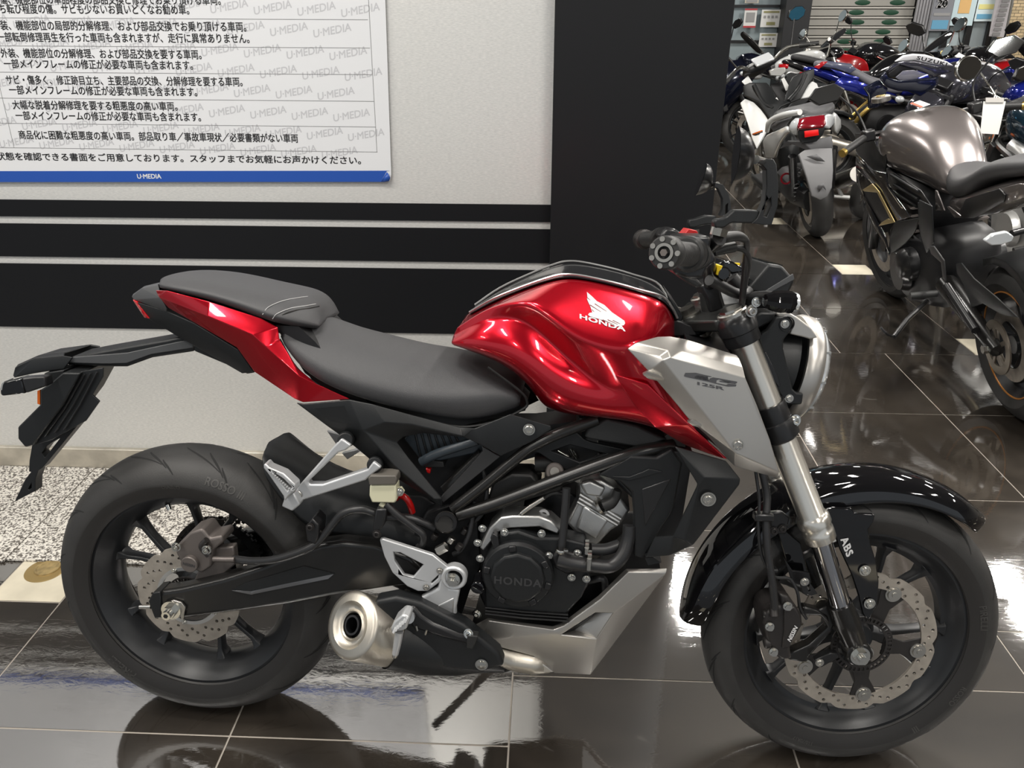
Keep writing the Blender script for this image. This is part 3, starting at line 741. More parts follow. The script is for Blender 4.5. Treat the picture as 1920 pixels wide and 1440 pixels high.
# rider seat, passenger seat
shell([[(600, 592, 0), (562, 600, .05), (530, 617, .085), (524, 630, .092), (526, 637, .085)],
       [(628, 592, 0), (592, 622, .062), (556, 655, .100), (550, 672, .104), (556, 685, .098)],
       [(672, 611, 0), (640, 648, .078), (612, 694, .118), (606, 712, .120), (603, 724, .108)],
       [(722, 634, 0), (700, 664, .092), (690, 722, .130), (688, 742, .130), (690, 756, .116)],
       [(780, 648, 0), (780, 685, .090), (775, 742, .130), (772, 762, .128), (775, 776, .114)],
       [(842, 652, 0), (850, 690, .08), (862, 745, .126), (862, 778, .124), (862, 795, .11)],
       [(870, 668, 0), (898, 700, .075), (935, 732, .116), (940, 765, .116), (930, 784, .104)],
       [(900, 690, 0), (930, 712, .07), (972, 740, .100), (979, 752, .104), (972, 766, .096)]], 'rider_seat', M_SEAT, sharp=(2, 4), cr=0.35)
m = MB(); m.tube([T(*p) for p in [(524, 636, .092), (556, 690, .1), (602, 727, .112), (636, 747, .116), (690, 760, .12), (775, 781, .118), (862, 800, .114), (932, 789, .108), (982, 766, .10), (988, 752, .1), (975, 733, .103), (915, 688, .1)]], 0.0025, n=6)
m.build('seat_piping', M_RUB, BIKE)
PS = shell([[(304, 519, 0), (300, 524, .045), (297, 533, .066), (298, 539, .068), (303, 542, .06)],
       [(322, 510, 0), (318, 520, .062), (316, 536, .086), (318, 543, .088), (326, 547, .078)],
       [(380, 514, 0), (384, 526, .072), (386, 548, .098), (387, 557, .098), (394, 562, .086)],
       [(450, 526, 0), (454, 545, .078), (458, 570, .103), (458, 580, .103), (462, 586, .09)],
       [(530, 541, 0), (522, 560, .082), (500, 586, .107), (492, 594, .107), (490, 597, .095)],
       [(572, 549, 0), (562, 568, .078), (530, 596, .108), (522, 603, .106), (520, 607, .095)],
       [(598, 567, 0), (590, 585, .062), (568, 606, .094), (562, 613, .092), (566, 615, .08)],
       [(606, 588, 0), (605, 600, .042), (600, 611, .06), (596, 616, .06), (592, 616, .05)]], 'passenger_seat', M_SEAT, sharp=(2, 4), cr=0.45)
def onpart(target, u, v, lift=0.0015):
    dg = bpy.context.evaluated_depsgraph_get(); ev = target.evaluated_get(dg)
    p0 = T(u, v, 0.4); d = (T(u, v, 0.0)-p0).normalized(); ok, loc, nrm, _ = ev.ray_cast(p0, d)
    return (loc - d*lift) if ok else T(u, v, 0.09)
bpy.context.view_layer.update()
for pp in ([(492, 590), (503, 576), (530, 564), (560, 558), (577, 556)], [(511, 598), (520, 588), (545, 578), (575, 573), (592, 570)]):
    P = [onpart(PS, u, v) for u, v in pp]; C2 = catmull(P, 10); m = MB()
    m.tube(C2, 0.0007, n=5, smooth=0); m.build('stitching', M_STITCH, PS)
m = MB(); m.tube([onpart(PS, u, v, -.0005) for u, v in ((517, 603), (530, 590), (555, 582), (580, 578), (598, 574))], 0.0016, n=6); m.build('strap_edge', M_RUB, PS)

# red tail cowl: facets around the seat base
tail = {'a': (293, 544, .062), 'b': (314, 545, .086), 'c': (394, 566, .094), 'd': (490, 597, .100), 'e': (521, 614, .100), 'e2': (524, 636, .099), 'f': (556, 690, .106), 'g': (600, 726, .116), 'h': (634, 744, .120), 'i': (656, 748, .122),
        'j': (298, 556, .070), 'k': (390, 592, .104), 'l': (474, 627, .116), 'm': (500, 650, .118), 'n': (560, 704, .122),
        'o': (317, 577, .068), 'p': (365, 604, .078), 'q': (445, 651, .090), 'r': (478, 697, .092), 's': (554, 748, .102), 't': (569, 754, .108)}
facets(tail, ['a b j', 'b c k j', 'c d l k', 'd e l', 'e e2 m l', 'e2 f n m', 'f g n', 'g h i n', 'j k p o', 'k l q p', 'l m r q', 'm n s r', 'n i t s'], 'tail_cowl', M_RED, th=0.003, bevel=0.004)
# inner body under the seats
plate([(330, 556), (525, 625), (600, 735), (690, 760), (860, 800), (985, 770), (960, 745), (760, 700), (560, 640), (480, 590)], .06, -.06).build('seat_base', M_DARK, BIKE)
# tail end: grey cap, red lens, black under-body
facets({'a': (248, 557, .018), 'b': (266, 541, .03), 'c': (297, 535, .05), 'c0': (297, 533, .0), 'b0': (272, 537, 0), 'a0': (250, 552, 0), 'd': (302, 558, .072), 'e': (313, 579, .066), 'f': (252, 562, .022), 'e2': (312, 584, .062)},
       ['a b b0 a0', 'b c c0 b0', 'a f d b', 'b d c', 'f e d', 'f e2 e'], 'tail_cap', mat('dark_grey_satin', (0.07, 0.072, 0.075), 0.35), th=0.002, bevel=0.002)
facets({'a': (251, 562, .021), 'b': (257, 566, .030), 'c': (281, 597, .034), 'd': (273, 595, .028), 'a0': (250, 560, 0), 'd0': (272, 594, 0)}, ['a b c d', 'a0 a d d0'], 'tail_light', M_REDL, th=0.004, bevel=0.001)
facets({'a': (257, 566, .028), 'b': (313, 583, .060), 'c': (366, 606, .074), 'd': (447, 655, .080), 'e': (476, 697, .078), 'f': (455, 700, .07), 'g': (372, 652, .06), 'h': (330, 628, .045), 'i': (281, 598, .03)}, ['a b i', 'b c g h i', 'c d f g', 'd e f'], 'under_tail', M_BLACK, th=0.004, bevel=0.002)
plate([(262, 570), (313, 584), (366, 612), (440, 660), (460, 698), (440, 690), (372, 648), (330, 624), (281, 596)], .03, -.03).build('under_tail_core', M_BLACK, BIKE, bevel=0.003)
# grab / frame piece with a slot below the tail
plate(CA([(985, 400), (1010, 375), (1250, 480), (1310, 600), (1270, 607), (1215, 580), (1000, 490)]), .045, .03, holes=[CA([(1050, 478), (1215, 553), (1218, 530), (1120, 490), (1060, 465)])], mirror=True).build('tail_bracket', M_BLACK, BIKE, bevel=0.002)
# long licence arm
m = plate([(135, 669), (182, 660), (313, 637), (360, 626), (367, 640), (364, 659), (284, 671), (237, 688), (193, 688), (120, 684)], .035, -.035); m.build('licence_arm', M_BLACK, BIKE, bevel=0.004)
m = plate([(137, 670), (237, 662), (330, 642), (362, 636), (362, 652), (284, 664), (237, 681), (193, 682), (125, 680)], .041, .034); m.build('licence_arm_rib', mat('dark_grey_satin', (0.07, 0.072, 0.075), 0.35), BIKE, bevel=0.001)
facets({'a': (26, 704, .025), 'b': (29, 691, .04), 'c': (66, 673, .04), 'd': (120, 667, .045), 'e': (137, 670, .045), 'f': (120, 692, .05), 'g': (69, 699, .05), 'h': (28, 708, .04), 'b0': (34, 685, 0), 'c0': (72, 668, 0), 'd0': (122, 662, 0)},
       ['b c c0 b0', 'c d d0 c0', 'a b c h', 'c d e f g h'], 'licence_lamp_hood', M_BLACK, th=0.004, bevel=0.002)
plate([(82, 700), (120, 694), (113, 714), (86, 725)], .06, .0).build('signal_mount', M_BLACK, BIKE, bevel=0.002)
# rear turn signals
for sg in (1, -1):
    m = MB()
    def Q(u, v, t): p = T(u, v, t); p.y *= sg; return p
    m.prism([Q(*p) for p in [(40, 709, .12), (84, 706, .10), (88, 724, .10), (47, 738, .12)]], (0, 0.022*sg, 0)); SG = m.build('rear_turn_signal', M_BLACK2, BIKE, bevel=0.003)
    m = MB(); m.prism([Q(*p) for p in [(0, 730, .13), (4, 719, .13), (40, 709, .12), (47, 738, .12), (4, 743, .13), (0, 739, .13)]], (0, 0.026*sg, 0)); m.build('signal_body', M_GLOSSB, SG, bevel=0.003)
    m = MB(); m.prism([Q(*p) for p in [(-1, 731, .132), (3, 718, .132), (8, 715, .13), (5, 722, .13), (3, 732, .131)]], (0, 0.026*sg, 0)); m.build('signal_lens', M_CLR, SG, bevel=0.0005)
# number plate holder
plate([(75, 731), (75, 759), (33, 801), (33, 823), (47, 839), (62, 835), (118, 760), (150, 700), (117, 699), (90, 722)], .07, -.07).build('plate_holder', M_BLACK, BIKE, bevel=0.003)
plate([(62, 835), (98, 824), (135, 804), (153, 793), (160, 790), (186, 753), (173, 741), (193, 706), (193, 690), (150, 697), (118, 760)], .06, .055).build('splash_guard', M_BLACK, BIKE, bevel=0.001)
for i in range(3):
    m = MB(); m.tube([T(158+i*12, 702-i*2, .064), T(122+i*14, 765-i*3, .064), T(84+i*18, 818-i*6, .064)], 0.0018, n=6, smooth=0); m.build('guard_rib', M_BLACK2, BIKE)
plate([(70, 733), (75, 731), (75, 759), (70, 757)], .04, -.04).build('reflector', M_ORL, BIKE)
plate([(60, 834), (98, 825), (150, 792), (80, 877), (72, 882), (66, 899), (66, 921), (27, 941), (47, 899), (58, 885), (54, 884), (55, 863)], .012, -.012, holes=[[(78, 850), (84, 858), (112, 822), (100, 828), (88, 836)], [(52, 917), (54, 919), (59, 915), (59, 906)]]).build('lower_stay', M_BLACK, BIKE, bevel=0.001)

# black side cover with its V window
side = {'a': (556, 755, .108), 'b': (569, 757, .112), 'c': (656, 749, .124), 'd': (700, 758, .128), 'e': (775, 779, .128), 'f': (862, 801, .122), 'g': (890, 803, .12), 'h': (938, 784, .118), 'i': (957, 776, .118), 'j': (1033, 798, .122), 'k': (1034, 805, .122), 'l': (997, 828, .124), 'm': (939, 855, .124),
        'n': (908, 837, .12), 'o': (868, 818, .122), 'p': (794, 811, .122), 'q': (757, 818, .122), 'r': (745, 829, .122), 's': (765, 857, .124), 't': (829, 934, .130), 'u': (829, 950, .128), 'v': (772, 912, .118), 'w': (717, 879, .112), 'x': (647, 821, .106), 'y': (614, 798, .104),
        'A': (682, 806, .136), 'B': (721, 791, .138), 'C': (772, 795, .136), 'D': (868, 817, .132), 'E': (740, 872, .134), 'F': (815, 935, .138)}
facets(side, ['b c A y a', 'c d B A', 'd e C B', 'e f D C', 'f g o D', 'g h n o', 'h i j k l m n', 'y A E x', 'x E w', 'w E F v', 'v F t u', 'A B q r', 'B C p q', 'C D p', 'D o p', 'A r s E', 'E s t F'], 'side_cover', M_BLACK, th=0.004, bevel=0.002)
plate(CC([(1095, 235), (1190, 290), (900, 525), (885, 500), (1100, 262)]), .112, .10, mirror=True).build('seat_rail', mat('dark_grey_rail', (0.035, 0.035, 0.036), 0.4), BIKE, bevel=0.0015)
m = MB(); m.tube([T(905, 850, .09), T(835, 918, .09)], 0.012, smooth=0); m.build('rail_tube', M_FRAME, BIKE)
p = T(992, 805, .128); MB().bolt(p, (0, -1, 0), 0.008, 0.005).build('side_cover_bolt', M_STEEL, BIKE)
# ribbed battery box seen through the window
m = plate(CC([(740, 150), (1090, 180), (1120, 260), (800, 330), (700, 200)]), .085, -.02); BX_ = m.build('battery_box', mat('blue_grey_plastic', (0.035, 0.045, 0.055), 0.35), BIKE, bevel=0.003)
for i in range(7):
    m = MB(); a, b = T(778+i*12, 812, .088), T(790+i*12, 862-i*5, .088); m.tube([a, b], 0.002, n=6, smooth=0); m.build('box_rib', M_DARK, BX_)
m = MB(); m.tube([T(790, 866, .10), T(822, 850, .105), T(895, 826, .105)], 0.009); m.build('box_hose', mat('blue_grey_plastic', (0.035, 0.045, 0.055), 0.35), BIKE)
plate(CC([(780, 300), (900, 315), (905, 345), (810, 345)]), .09, .04).build('battery_clip', M_RUB, BIKE, bevel=0.002)
plate(CC([(808, 348), (835, 352), (832, 378), (815, 372)]), .085, .07).build('red_terminal_cap', M_SPRING, BIKE, bevel=0.002)
plate([(700, 770), (900, 800), (1000, 800), (1080, 790), (1090, 830), (960, 870), (850, 960), (790, 900), (740, 850)], .04, -.04).build('centre_frame', M_DARK, BIKE)

# silver shroud
sh = {'a': (1176, 654, .172), 'b': (1192, 643, .168), 'c': (1233, 632, .160), 'd': (1256, 631.5, .158), 'e': (1289, 638, .156), 'f': (1380.5, 667, .150), 'f2': (1386, 674, .158),
      'g': (1239, 668, .184), 'h': (1253, 658, .183), 'i': (1278, 660, .184), 'j': (1392, 689, .176), 'k': (1244, 675, .196), 'l': (1258, 671, .197), 'm': (1397, 708, .186), 'w': (1419, 760, .186), 'x': (1443, 824, .183),
      'n': (1380.5, 849, .196), 'o': (1461, 884, .180), 'p': (1458, 895.5, .165), 'q': (1378, 873, .176), 'r': (1365, 860, .172), 's': (1216.7, 696, .180), 't': (1253, 738, .182), 'u': (1289, 782, .182), 'v': (1330.5, 819, .178)}
SH = facets(sh, ['a b h g', 'b c d h', 'd e i h', 'e f f2 j i', 'g h l k', 'h i l', 'i j m l', 'k l m w x o n', 'a g k s', 's k n t', 't n u', 'u n v', 'v n q r', 'n o p q'], 'radiator_shroud', M_SILV, th=0.004, bevel=0.004)
for f in ([(1205, 702, .184), (1214, 697, .188), (1234, 702, .192), (1254, 715, .186), (1240, 716, .184), (1215, 710, .184)], [(1289, 791, .184), (1299, 787, .188), (1318, 794, .190), (1332, 804, .186), (1318, 804, .184), (1298, 798, .184)]):
    rows = [[T(*f[0])]*4]
    mb = MB(); P = [T(*q) for q in f]; c = (P[1]+P[2]+P[4]+P[5])/4+Vector((0, -0.004, 0))
    mb.add(P+[c], [[i, (i+1) % 6, 6] for i in range(6)]); mb.prism(P, (0, 0.01, 0)); mb.build('shroud_fin', M_SILV, SH, bevel=0.0008)
p = T(1383, 834, .196); MB().bolt(p, (0, -1, 0), 0.0075, 0.004).build('shroud_bolt', M_STEEL, SH)
bpy.context.view_layer.update()
M_GRAPH = mat('grey_decal', (0.10, 0.10, 0.105), 0.4, metal=0.4)
def cf(p): return [(1270+a/9.77, 685+b/9.77) for a, b in p]
cb = [cf([(130, 180), (150, 140), (340, 138), (630, 205), (620, 215), (560, 212), (410, 186), (355, 190), (312, 210), (310, 232), (580, 288), (575, 305), (330, 252), (200, 225), (128, 205)]),
      cf([(575, 305), (592, 248), (650, 222), (765, 238), (765, 260), (722, 275), (712, 322), (700, 338)]),
      cf([(765, 238), (1098, 300), (1092, 325), (1055, 345), (940, 325), (985, 303), (765, 260)]),
      cf([(762, 285), (800, 283), (955, 320), (935, 332), (790, 305)]),
      cf([(700, 338), (712, 322), (895, 360), (945, 338), (1055, 350), (1085, 352), (1072, 388), (920, 390)])]
c_ = cf([(335, 330), (825, 430)])
raydecal('model_lettering', cb, SH, M_GRAPH, SH, lift=0.0008)
raydecal('model_number', [], SH, M_GRAPH, SH, lift=0.0008, txt=fit_text('125R', c_[0], c_[1], 5.6, bold=.07))

# black lower radiator shroud
facets({'a': (1264, 836, .150), 'b': (1361, 864, .165), 'c': (1388, 898, .168), 'c2': (1386, 908, .170), 'd': (1322, 895, .182), 'e': (1300, 1021, .172), 'f': (1258, 1041, .165), 'g': (1210, 1045, .140), 'h': (1228, 1006, .140), 'i': (1262, 1004, .165), 'j': (1308, 908, .176), 'k': (1283, 1012, .178)},
       ['a b c d', 'd c c2 e k j', 'j k i', 'k e f i', 'i f g h', 'a d j'], 'lower_shroud', M_BLACK, th=0.005, bevel=0.003)
p = T(1328, 936, .184); m = MB(); m.lathe(p, (0, -1, 0), [(0.013, -0.001), (0.013, 0.001), (0.010, 0.001), (0.009, -0.001)], 28); m.bolt(p, (0, -1, 0), 0.007, 0.004); m.build('lower_shroud_bolt', M_STEEL, BIKE)
plate([(1210, 1047), (1225, 1045), (1240, 1055), (1215, 1060)], .14, .1).build('shroud_tab', M_BLACK, BIKE)

# radiator behind the shrouds
plate([(1255, 845), (1300, 850), (1275, 1000), (1215, 1040), (1200, 1030)], .12, -.12).build('radiator', M_DARK, BIKE, bevel=0.002)

# belly pan
bp_ = {'a': (867, 1184, .112), 'b': (915, 1159, .122), 'b2': (917, 1164, .132), 'c': (1036, 1175, .124), 'c2': (1038, 1181, .134), 'd': (1055, 1168, .124), 'd2': (1058, 1174, .134), 'e': (1123, 1117, .124), 'e2': (1127, 1124, .134), 'f': (1174, 1067, .120), 'f2': (1178, 1073, .130),
       'g': (1251, 1066, .118), 'h': (1249, 1075, .120), 'i': (1107, 1264, .105), 'j': (1040, 1261, .112), 'k': (1000, 1229, .124), 'l': (897, 1202, .126), 'V1': (1051, 1190, .135), 'V2': (1116, 1148, .135), 'V3': (1150, 1148, .134), 'V4': (1118, 1197, .132)}
BP = facets(bp_, ['a b b2 l', 'b c c2 b2', 'c d d2 c2', 'd e e2 d2', 'e f f2 e2', 'f g h f2', 'b2 c2 V1 k l', 'c2 d2 V2 V1', 'd2 e2 V2', 'e2 f2 h V3 V2', 'V1 V4 i j k', 'V3 h i V4'], 'belly_pan', M_SILV, th=0.004, bevel=0.003)
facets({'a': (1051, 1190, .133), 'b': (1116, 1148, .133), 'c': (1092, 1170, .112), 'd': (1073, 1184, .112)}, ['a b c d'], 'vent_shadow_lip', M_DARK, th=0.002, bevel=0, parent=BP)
facets({'b': (1116, 1148, .116), 'c': (1150, 1148, .134), 'd': (1118, 1197, .133), 'e': (1075, 1182, .112), 'f': (1095, 1165, .112)}, ['b c d e f'], 'vent_scoop', M_SILV, th=0.002, bevel=0.001, parent=BP)
facets({'a': (1051, 1190, .135), 'b': (1075, 1182, .114), 'c': (1118, 1197, .133)}, ['a b c'], 'vent_floor', M_SILV, th=0.002, bevel=0.0005, parent=BP)
plate([(880, 1190), (1030, 1185), (1125, 1130), (1175, 1080), (1240, 1078), (1105, 1255), (1040, 1250), (900, 1210)], .09, -.09).build('pan_core', M_DARK, BIKE)

plate([(1292, 645), (1376, 672), (1392, 716), (1440, 830), (1450, 878), (1372, 862), (1300, 800)], .140, -.140).build('radiator_housing', M_DARK, BIKE)
plate([(516, 610), (534, 640), (572, 700), (626, 738), (690, 755), (640, 700), (590, 640), (560, 612)], .088, -.088).build('seat_base', M_DARK, BIKE)
# ------------------------------------------------------------------ frame, engine, swingarm, exhaust
def tub(pts, r, name, m, parent=BIKE, st=False, smooth=5, n=14, t=None):
    mb = MB(STEER if st else None); mb.tube(TT(pts, t, st), r, n=n, smooth=smooth); return mb.build(name, m, parent)
FR = tub([(849, 955, .115), (905, 912, .115), (965, 862, .115), (1000, 836, .113), (1050, 812, .108), (1120, 787, .095)], .0105, 'frame_tube', M_FRAME)
tub([(859, 966, .115), (930, 944, .115), (1060, 895, .113), (1190, 850, .108), (1262, 836, .090)], .0125, 'frame_tube', M_FRAME)
for z in ([(849, 955, -.115), (1000, 836, -.113), (1120, 787, -.095)], [(859, 966, -.115), (1060, 895, -.113), (1262, 836, -.09)]):
    tub(z, .0115, 'frame_tube', M_FRAME)
m = MB(); m.cyl(T(836, 979, .145), T(836, 979, .0), .0205, n=32, ch=.002); PV = m.build('frame_pivot', M_FRAME, BIKE)
m = MB(); p = T(836, 979, .145); m.lathe(p, (0, -1, 0), [(.0205, 0), (.0205, .003), (.0145, .003), (.013, -.004), (.006, -.006), (0, -.006)], 32); m.build('pivot_cap', M_DARK, PV)
plate(CD([(600, 240), (700, 190), (830, 135), (880, 180), (905, 190), (1110, 235), (1105, 262), (850, 345), (760, 330), (640, 250)]), .085, .078, holes=[CD([(708, 238), (800, 206), (982, 252), (850, 296)])], mirror=True).build('frame_gusset', M_BLACK, BIKE, bevel=0.002)
plate(CD([(872, 165), (895, 120), (990, 72), (1150, 110), (1300, 178), (1240, 200), (1140, 218), (905, 178)]), .10, .05).build('knee_pad', mat('soft_black_rubber', (0.02, 0.021, 0.022), 0.6, bump=0.3, bscale=700), BIKE, bevel=0.004)
plate([(1128, 786), (1190, 800), (1260, 825), (1262, 840), (1210, 850), (1120, 838)], .05, -.05).build('air_box', M_DARK, BIKE)
plate(CD([(715, 232), (800, 200), (990, 250), (850, 300)]), .05, .04).build('injector_recess', M_DARK, BIKE)
for a, b in (((735, 235), (790, 268)), ((800, 225), (820, 270)), ((815, 232), (835, 275))):
    a, b = CD([a, b]); m = MB(); m.cyl(T(*a, .055), T(*b, .055), .004); m.build('injector_clip', M_CHROME, BIKE)
# front side plate of the frame
plate(CD([(945, 362), (1110, 262), (1250, 270), (1330, 225), (1385, 300), (1340, 540), (1180, 800), (1130, 785), (1128, 560), (1118, 450), (1060, 400)]), .122, .105).build('frame_side_plate', M_BLACK, BIKE, bevel=0.004)
plate(CD([(1172, 436), (1325, 382), (1188, 634)]), .1235, .12).build('plate_recess', M_BLACK2, BIKE, bevel=0.002)
plate(CD([(1020, 370), (1110, 392), (1280, 345), (1210, 330), (1180, 345), (1110, 372)]), .1245, .12).build('plate_ridge', M_BLACK, BIKE, bevel=0.001)
m = MB(); m.cyl(T(1262, 835, .09), T(1262, 835, -.09), .022, n=24); m.build('engine_hanger', M_FRAME, BIKE)

# engine block
plate(CD([(330, 640), (450, 590), (640, 600), (760, 650), (890, 720), (900, 930), (850, 1010), (780, 1100), (370, 1080), (330, 1000)]), .095, -.11).build('crankcase', M_DARK, BIKE, bevel=0.006)
plate(CD([(440, 582), (500, 575), (640, 578), (700, 600), (750, 645), (735, 670), (640, 632), (480, 640), (430, 660), (350, 760), (330, 740), (380, 640)]), .125, .08).build('crankcase_rim', M_ALU, BIKE, bevel=0.003)
m = plate(CD([(440, 668), (530, 655), (630, 690), (760, 690), (880, 720), (905, 900), (860, 1000), (780, 1085), (360, 1062), (352, 900), (380, 760)]), .135, .09); CC_ = m.build('clutch_cover', M_BLACK, BIKE, bevel=0.004)
c = T(*CD([(528, 885)])[0], .150)
m = MB(); m.lathe(c, (0, -1, 0), [(.067, -.03), (.067, -.004), (.063, .003), (.050, .004)], 48)
n = 12; vs = []
m.lathe(c, (0, -1, 0), [(.052, .002), (.050, .010), (.046, .0125), (0, .0125)], 12); m.build('round_cover', M_BLACK, CC_, angle=20, bevel=0.001)
ctr = c + Vector((0, -.0131, 0))
ex = (T(*CD([(618, 912)])[0], .163)-T(*CD([(408, 895)])[0], .163)); Lx = ex.length; ex = Vector((ex.x, 0, ex.z)).normalized(); ez = Vector((-ex.z, 0, ex.x))
m = MB(); ctr.z -= 0.006; text_to(m, 'HONDA', 1.0, lambda x, y, z: ctr + ex*(x*Lx/3.45) + ez*(y*Lx/3.45) + Vector((0, -z*.02, 0)), bold=0.05, spacing=1.15); m.build('cover_lettering', M_LGREY, CC_, smooth=False)
for a in (30, 100, 170, 240, 300, 345):
    m = MB(); a = radians(a); q = c + Vector((.058*cos(a), -.004, .058*sin(a))); m.box(q, (.012, .006, .014), Matrix.Rotation(-a, 3, 'Y')); m.build('cover_notch', M_BLACK2, CC_, bevel=0.002)
bolts([(T(*q, .138), (0, -1, 0)) for q in CD([(460, 658), (652, 665), (333, 793), (690, 778), (838, 765), (808, 892), (885, 900), (345, 637), (320, 712)])], 'cover_bolt', M_CHROME, CC_, 0.0055, 0.005)
plate(CD([(385, 690), (400, 665), (425, 680), (435, 750), (450, 780), (410, 775)]), .145, .13).build('cable_stay', M_BLACK2, CC_, bevel=0.002)
c = T(*CD([(318, 950)])[0], .15); m = MB(); m.cyl(c, c+Vector((0, .04, 0)), .013, n=24, ch=.002); m.box(c+Vector((0, -.004, 0)), (.022, .008, .006), Matrix.Rotation(.5, 3, 'Y')); m.build('oil_cap', M_GLOSSB, CC_, bevel=0.001)
p = T(*CD([(318, 1082)])[0], .14); MB().bolt(p, (-.3, -1, 0), .007, .006).build('drain_bolt', M_CHROME, CC_)
for i in range(3):
    y = 1050+i*16; m = MB(); m.tube(TT(CD([(360, y), (560, y+22), (790, y+38)]), .137), .002, n=6, smooth=0); m.build('case_fin', M_BLACK2, CC_)
# cylinder and head
CY = plate(CD([(780, 612), (850, 470), (845, 405), (900, 388), (960, 385), (1040, 430), (1065, 480), (1115, 545), (1062, 622), (1010, 655), (940, 732), (870, 715)]), .085, -.06).build('cylinder_head', M_ALU, BIKE, bevel=0.006, seg=3)
for i, (a, b) in enumerate((((850, 462), (1062, 590)), ((845, 482), (1055, 605)), ((836, 500), (1045, 622)))):
    m = MB(); m.tube(TT(CD([a, ((a[0]+b[0])/2+8, (a[1]+b[1])/2+4), b]), .088), .0035, n=8, smooth=3); m.build('cooling_fin', M_ALU, CY)
m = plate(CD([(870, 520), (1000, 600), (935, 700), (830, 640)]), .094, .085); m.build('cylinder_face', M_ALU, CY, bevel=0.006, seg=3)
m = plate(CD([(850, 408), (905, 392), (985, 430), (960, 480), (880, 470)]), .096, .08); m.build('head_cover', M_ALU, CY, bevel=0.005, seg=3)
m = MB(); m.tube(TT(CD([(975, 520), (1010, 505), (1035, 480), (1048, 440)]), .10), [.012, .012, .009, .008]); m.build('spark_plug_cap', M_RUB, CY)
m = MB(); m.lathe(T(*CD([(968, 522)])[0], .097), T(*CD([(968, 522)])[0], .097)-T(*CD([(1010, 500)])[0], .10), [(0.006, .0), (.016, .0), (.016, .006), (.008, .008)], 24); m.build('plug_collar', M_STEEL, CY)
# throttle body, intake, dark covers
m = MB(); m.cyl(T(*CD([(720, 345)])[0], .095), T(*CD([(720, 345)])[0], .03), .017, n=28, ch=.002); TB = m.build('throttle_body', M_CALI, BIKE)
m = MB(); m.cyl(T(*CD([(720, 345)])[0], .099), T(*CD([(720, 345)])[0], .09), .0085, n=24); m.build('throttle_shaft', M_STEEL, TB)
m = MB(); m.tube(TT(CD([(620, 300), (700, 300), (790, 330)]), .06), .018); m.build('intake_hose', M_RUB, BIKE)
plate(CD([(375, 480), (400, 410), (500, 360), (600, 362), (650, 420), (560, 470), (430, 520), (390, 560)]), .09, .03).build('starter_cover', M_RUB, BIKE, bevel=0.004)
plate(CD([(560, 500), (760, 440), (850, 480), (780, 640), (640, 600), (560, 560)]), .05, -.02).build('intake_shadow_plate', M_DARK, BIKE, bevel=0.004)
c = T(*CD([(663, 566)])[0], .10); m = MB(); m.lathe(c, (0, -1, 0), [(.0065, 0), (.011, 0), (.011, .004), (.0065, .004)], 24, closed=True); m.build('lifting_eye', mat('white_ring', (.7, .7, .7), .4), BIKE)
m = MB(); m.tube(TT(CD([(455, 615), (545, 560), (600, 520), (640, 490)]), .12), .0012, n=6); m.build('clutch_cable_wire', M_CHROME, BIKE)
m = MB(); m.tube(TT(CD([(545, 562), (590, 528), (665, 480)]), .12), [.004, .0045, .0045, .004]); m.build('cable_adjuster', M_STEEL, BIKE)
m = MB(); m.tube(TT(CD([(660, 482), (720, 455), (800, 470)]), .11), .0035); m.build('clutch_cable', M_RUB, BIKE)
tub([(1062, 915, .125), (1060, 950, .13), (1056, 1000, .135), (1052, 1036, .14)], .0075, 'breather_hose', M_HOSE)
m = MB(); a = T(1052, 1029, .15); m.lathe(a, T(1052, 1036, .15)-T(1055, 1015, .15), [(.0088, 0), (.0095, .001), (.0095, .006), (.0088, .007)], 20, closed=False); m.box(a+Vector((.009, -.004, 0)), (.008, .006, .004)); m.build('hose_clip', M_CHROME, BIKE)
tub([(1047, 1048, .145), (1075, 1056, .148), (1110, 1060, .145), (1145, 1061, .138), (1168, 1040, .13), (1178, 1010, .12), (1180, 985, .115)], [.014, .0135, .013, .013, .013, .012, .012], 'coolant_hose', M_HOSE)
tub([(1108, 1030, .125), (1135, 1030, .12), (1160, 1022, .11)], .011, 'coolant_hose', M_HOSE)
for u, v in ((1104, 1058), (1105, 1048), (1100, 1028)):
    m = MB(); a = T(u, v, .150 if v > 1040 else .128); m.lathe(a+Vector((-.003, .004, 0)), (1, 0, 0), [(.0135, 0), (.0142, 0), (.0142, .007), (.0135, .007)], 28, closed=True)
    m.build('hose_clamp', M_CHROME, BIKE); m = MB(); m.cyl(a+Vector((0, -.013, .008)), a+Vector((0, -.013, -.004)), .0045, n=8); m.build('clamp_screw', M_CHROME, BIKE)
plate(CD([(700, 790), (740, 750), (890, 790), (890, 860), (780, 880), (720, 850)]), .142, .12).build('water_pump_cover', M_BLACK2, CC_, bevel=0.005)
for pts, r in (([(1120, 850, .06), (1160, 900, .07), (1190, 930, .08)], .006), ([(1100, 1090, .1), (1130, 1085, .11), (1135, 1110, .1)], .007), ([(905, 880, .08), (912, 920, .09), (905, 960, .1), (880, 985, .1)], .005), ([(890, 940, .1), (880, 1000, .115), (865, 1030, .12), (850, 1040, .12)], .005)):
    tub(pts, r, 'engine_hose', M_HOSE)
plate(CD([(240, 480), (300, 470), (310, 560), (250, 600)]), .1, .06).build('wiring_bracket', M_BLACK2, BIKE, bevel=0.002)
plate([(800, 960), (890, 930), (905, 1060), (880, 1110), (860, 1170), (820, 1190), (790, 1100), (770, 1010)], .08, -.09).build('frame_rear_plate', M_DARK, BIKE, bevel=0.004)
for u, v, t in ((812, 1011, .12), (843, 1017, .13), (868, 1000, .11), (858, 1030, .13)):
    m = MB(); m.cyl(T(u, v, t), T(u+6, v-9, t), .007, n=12, ch=.001); m.build('hose_fitting', M_CALB if u != 843 else M_STEEL, BIKE)

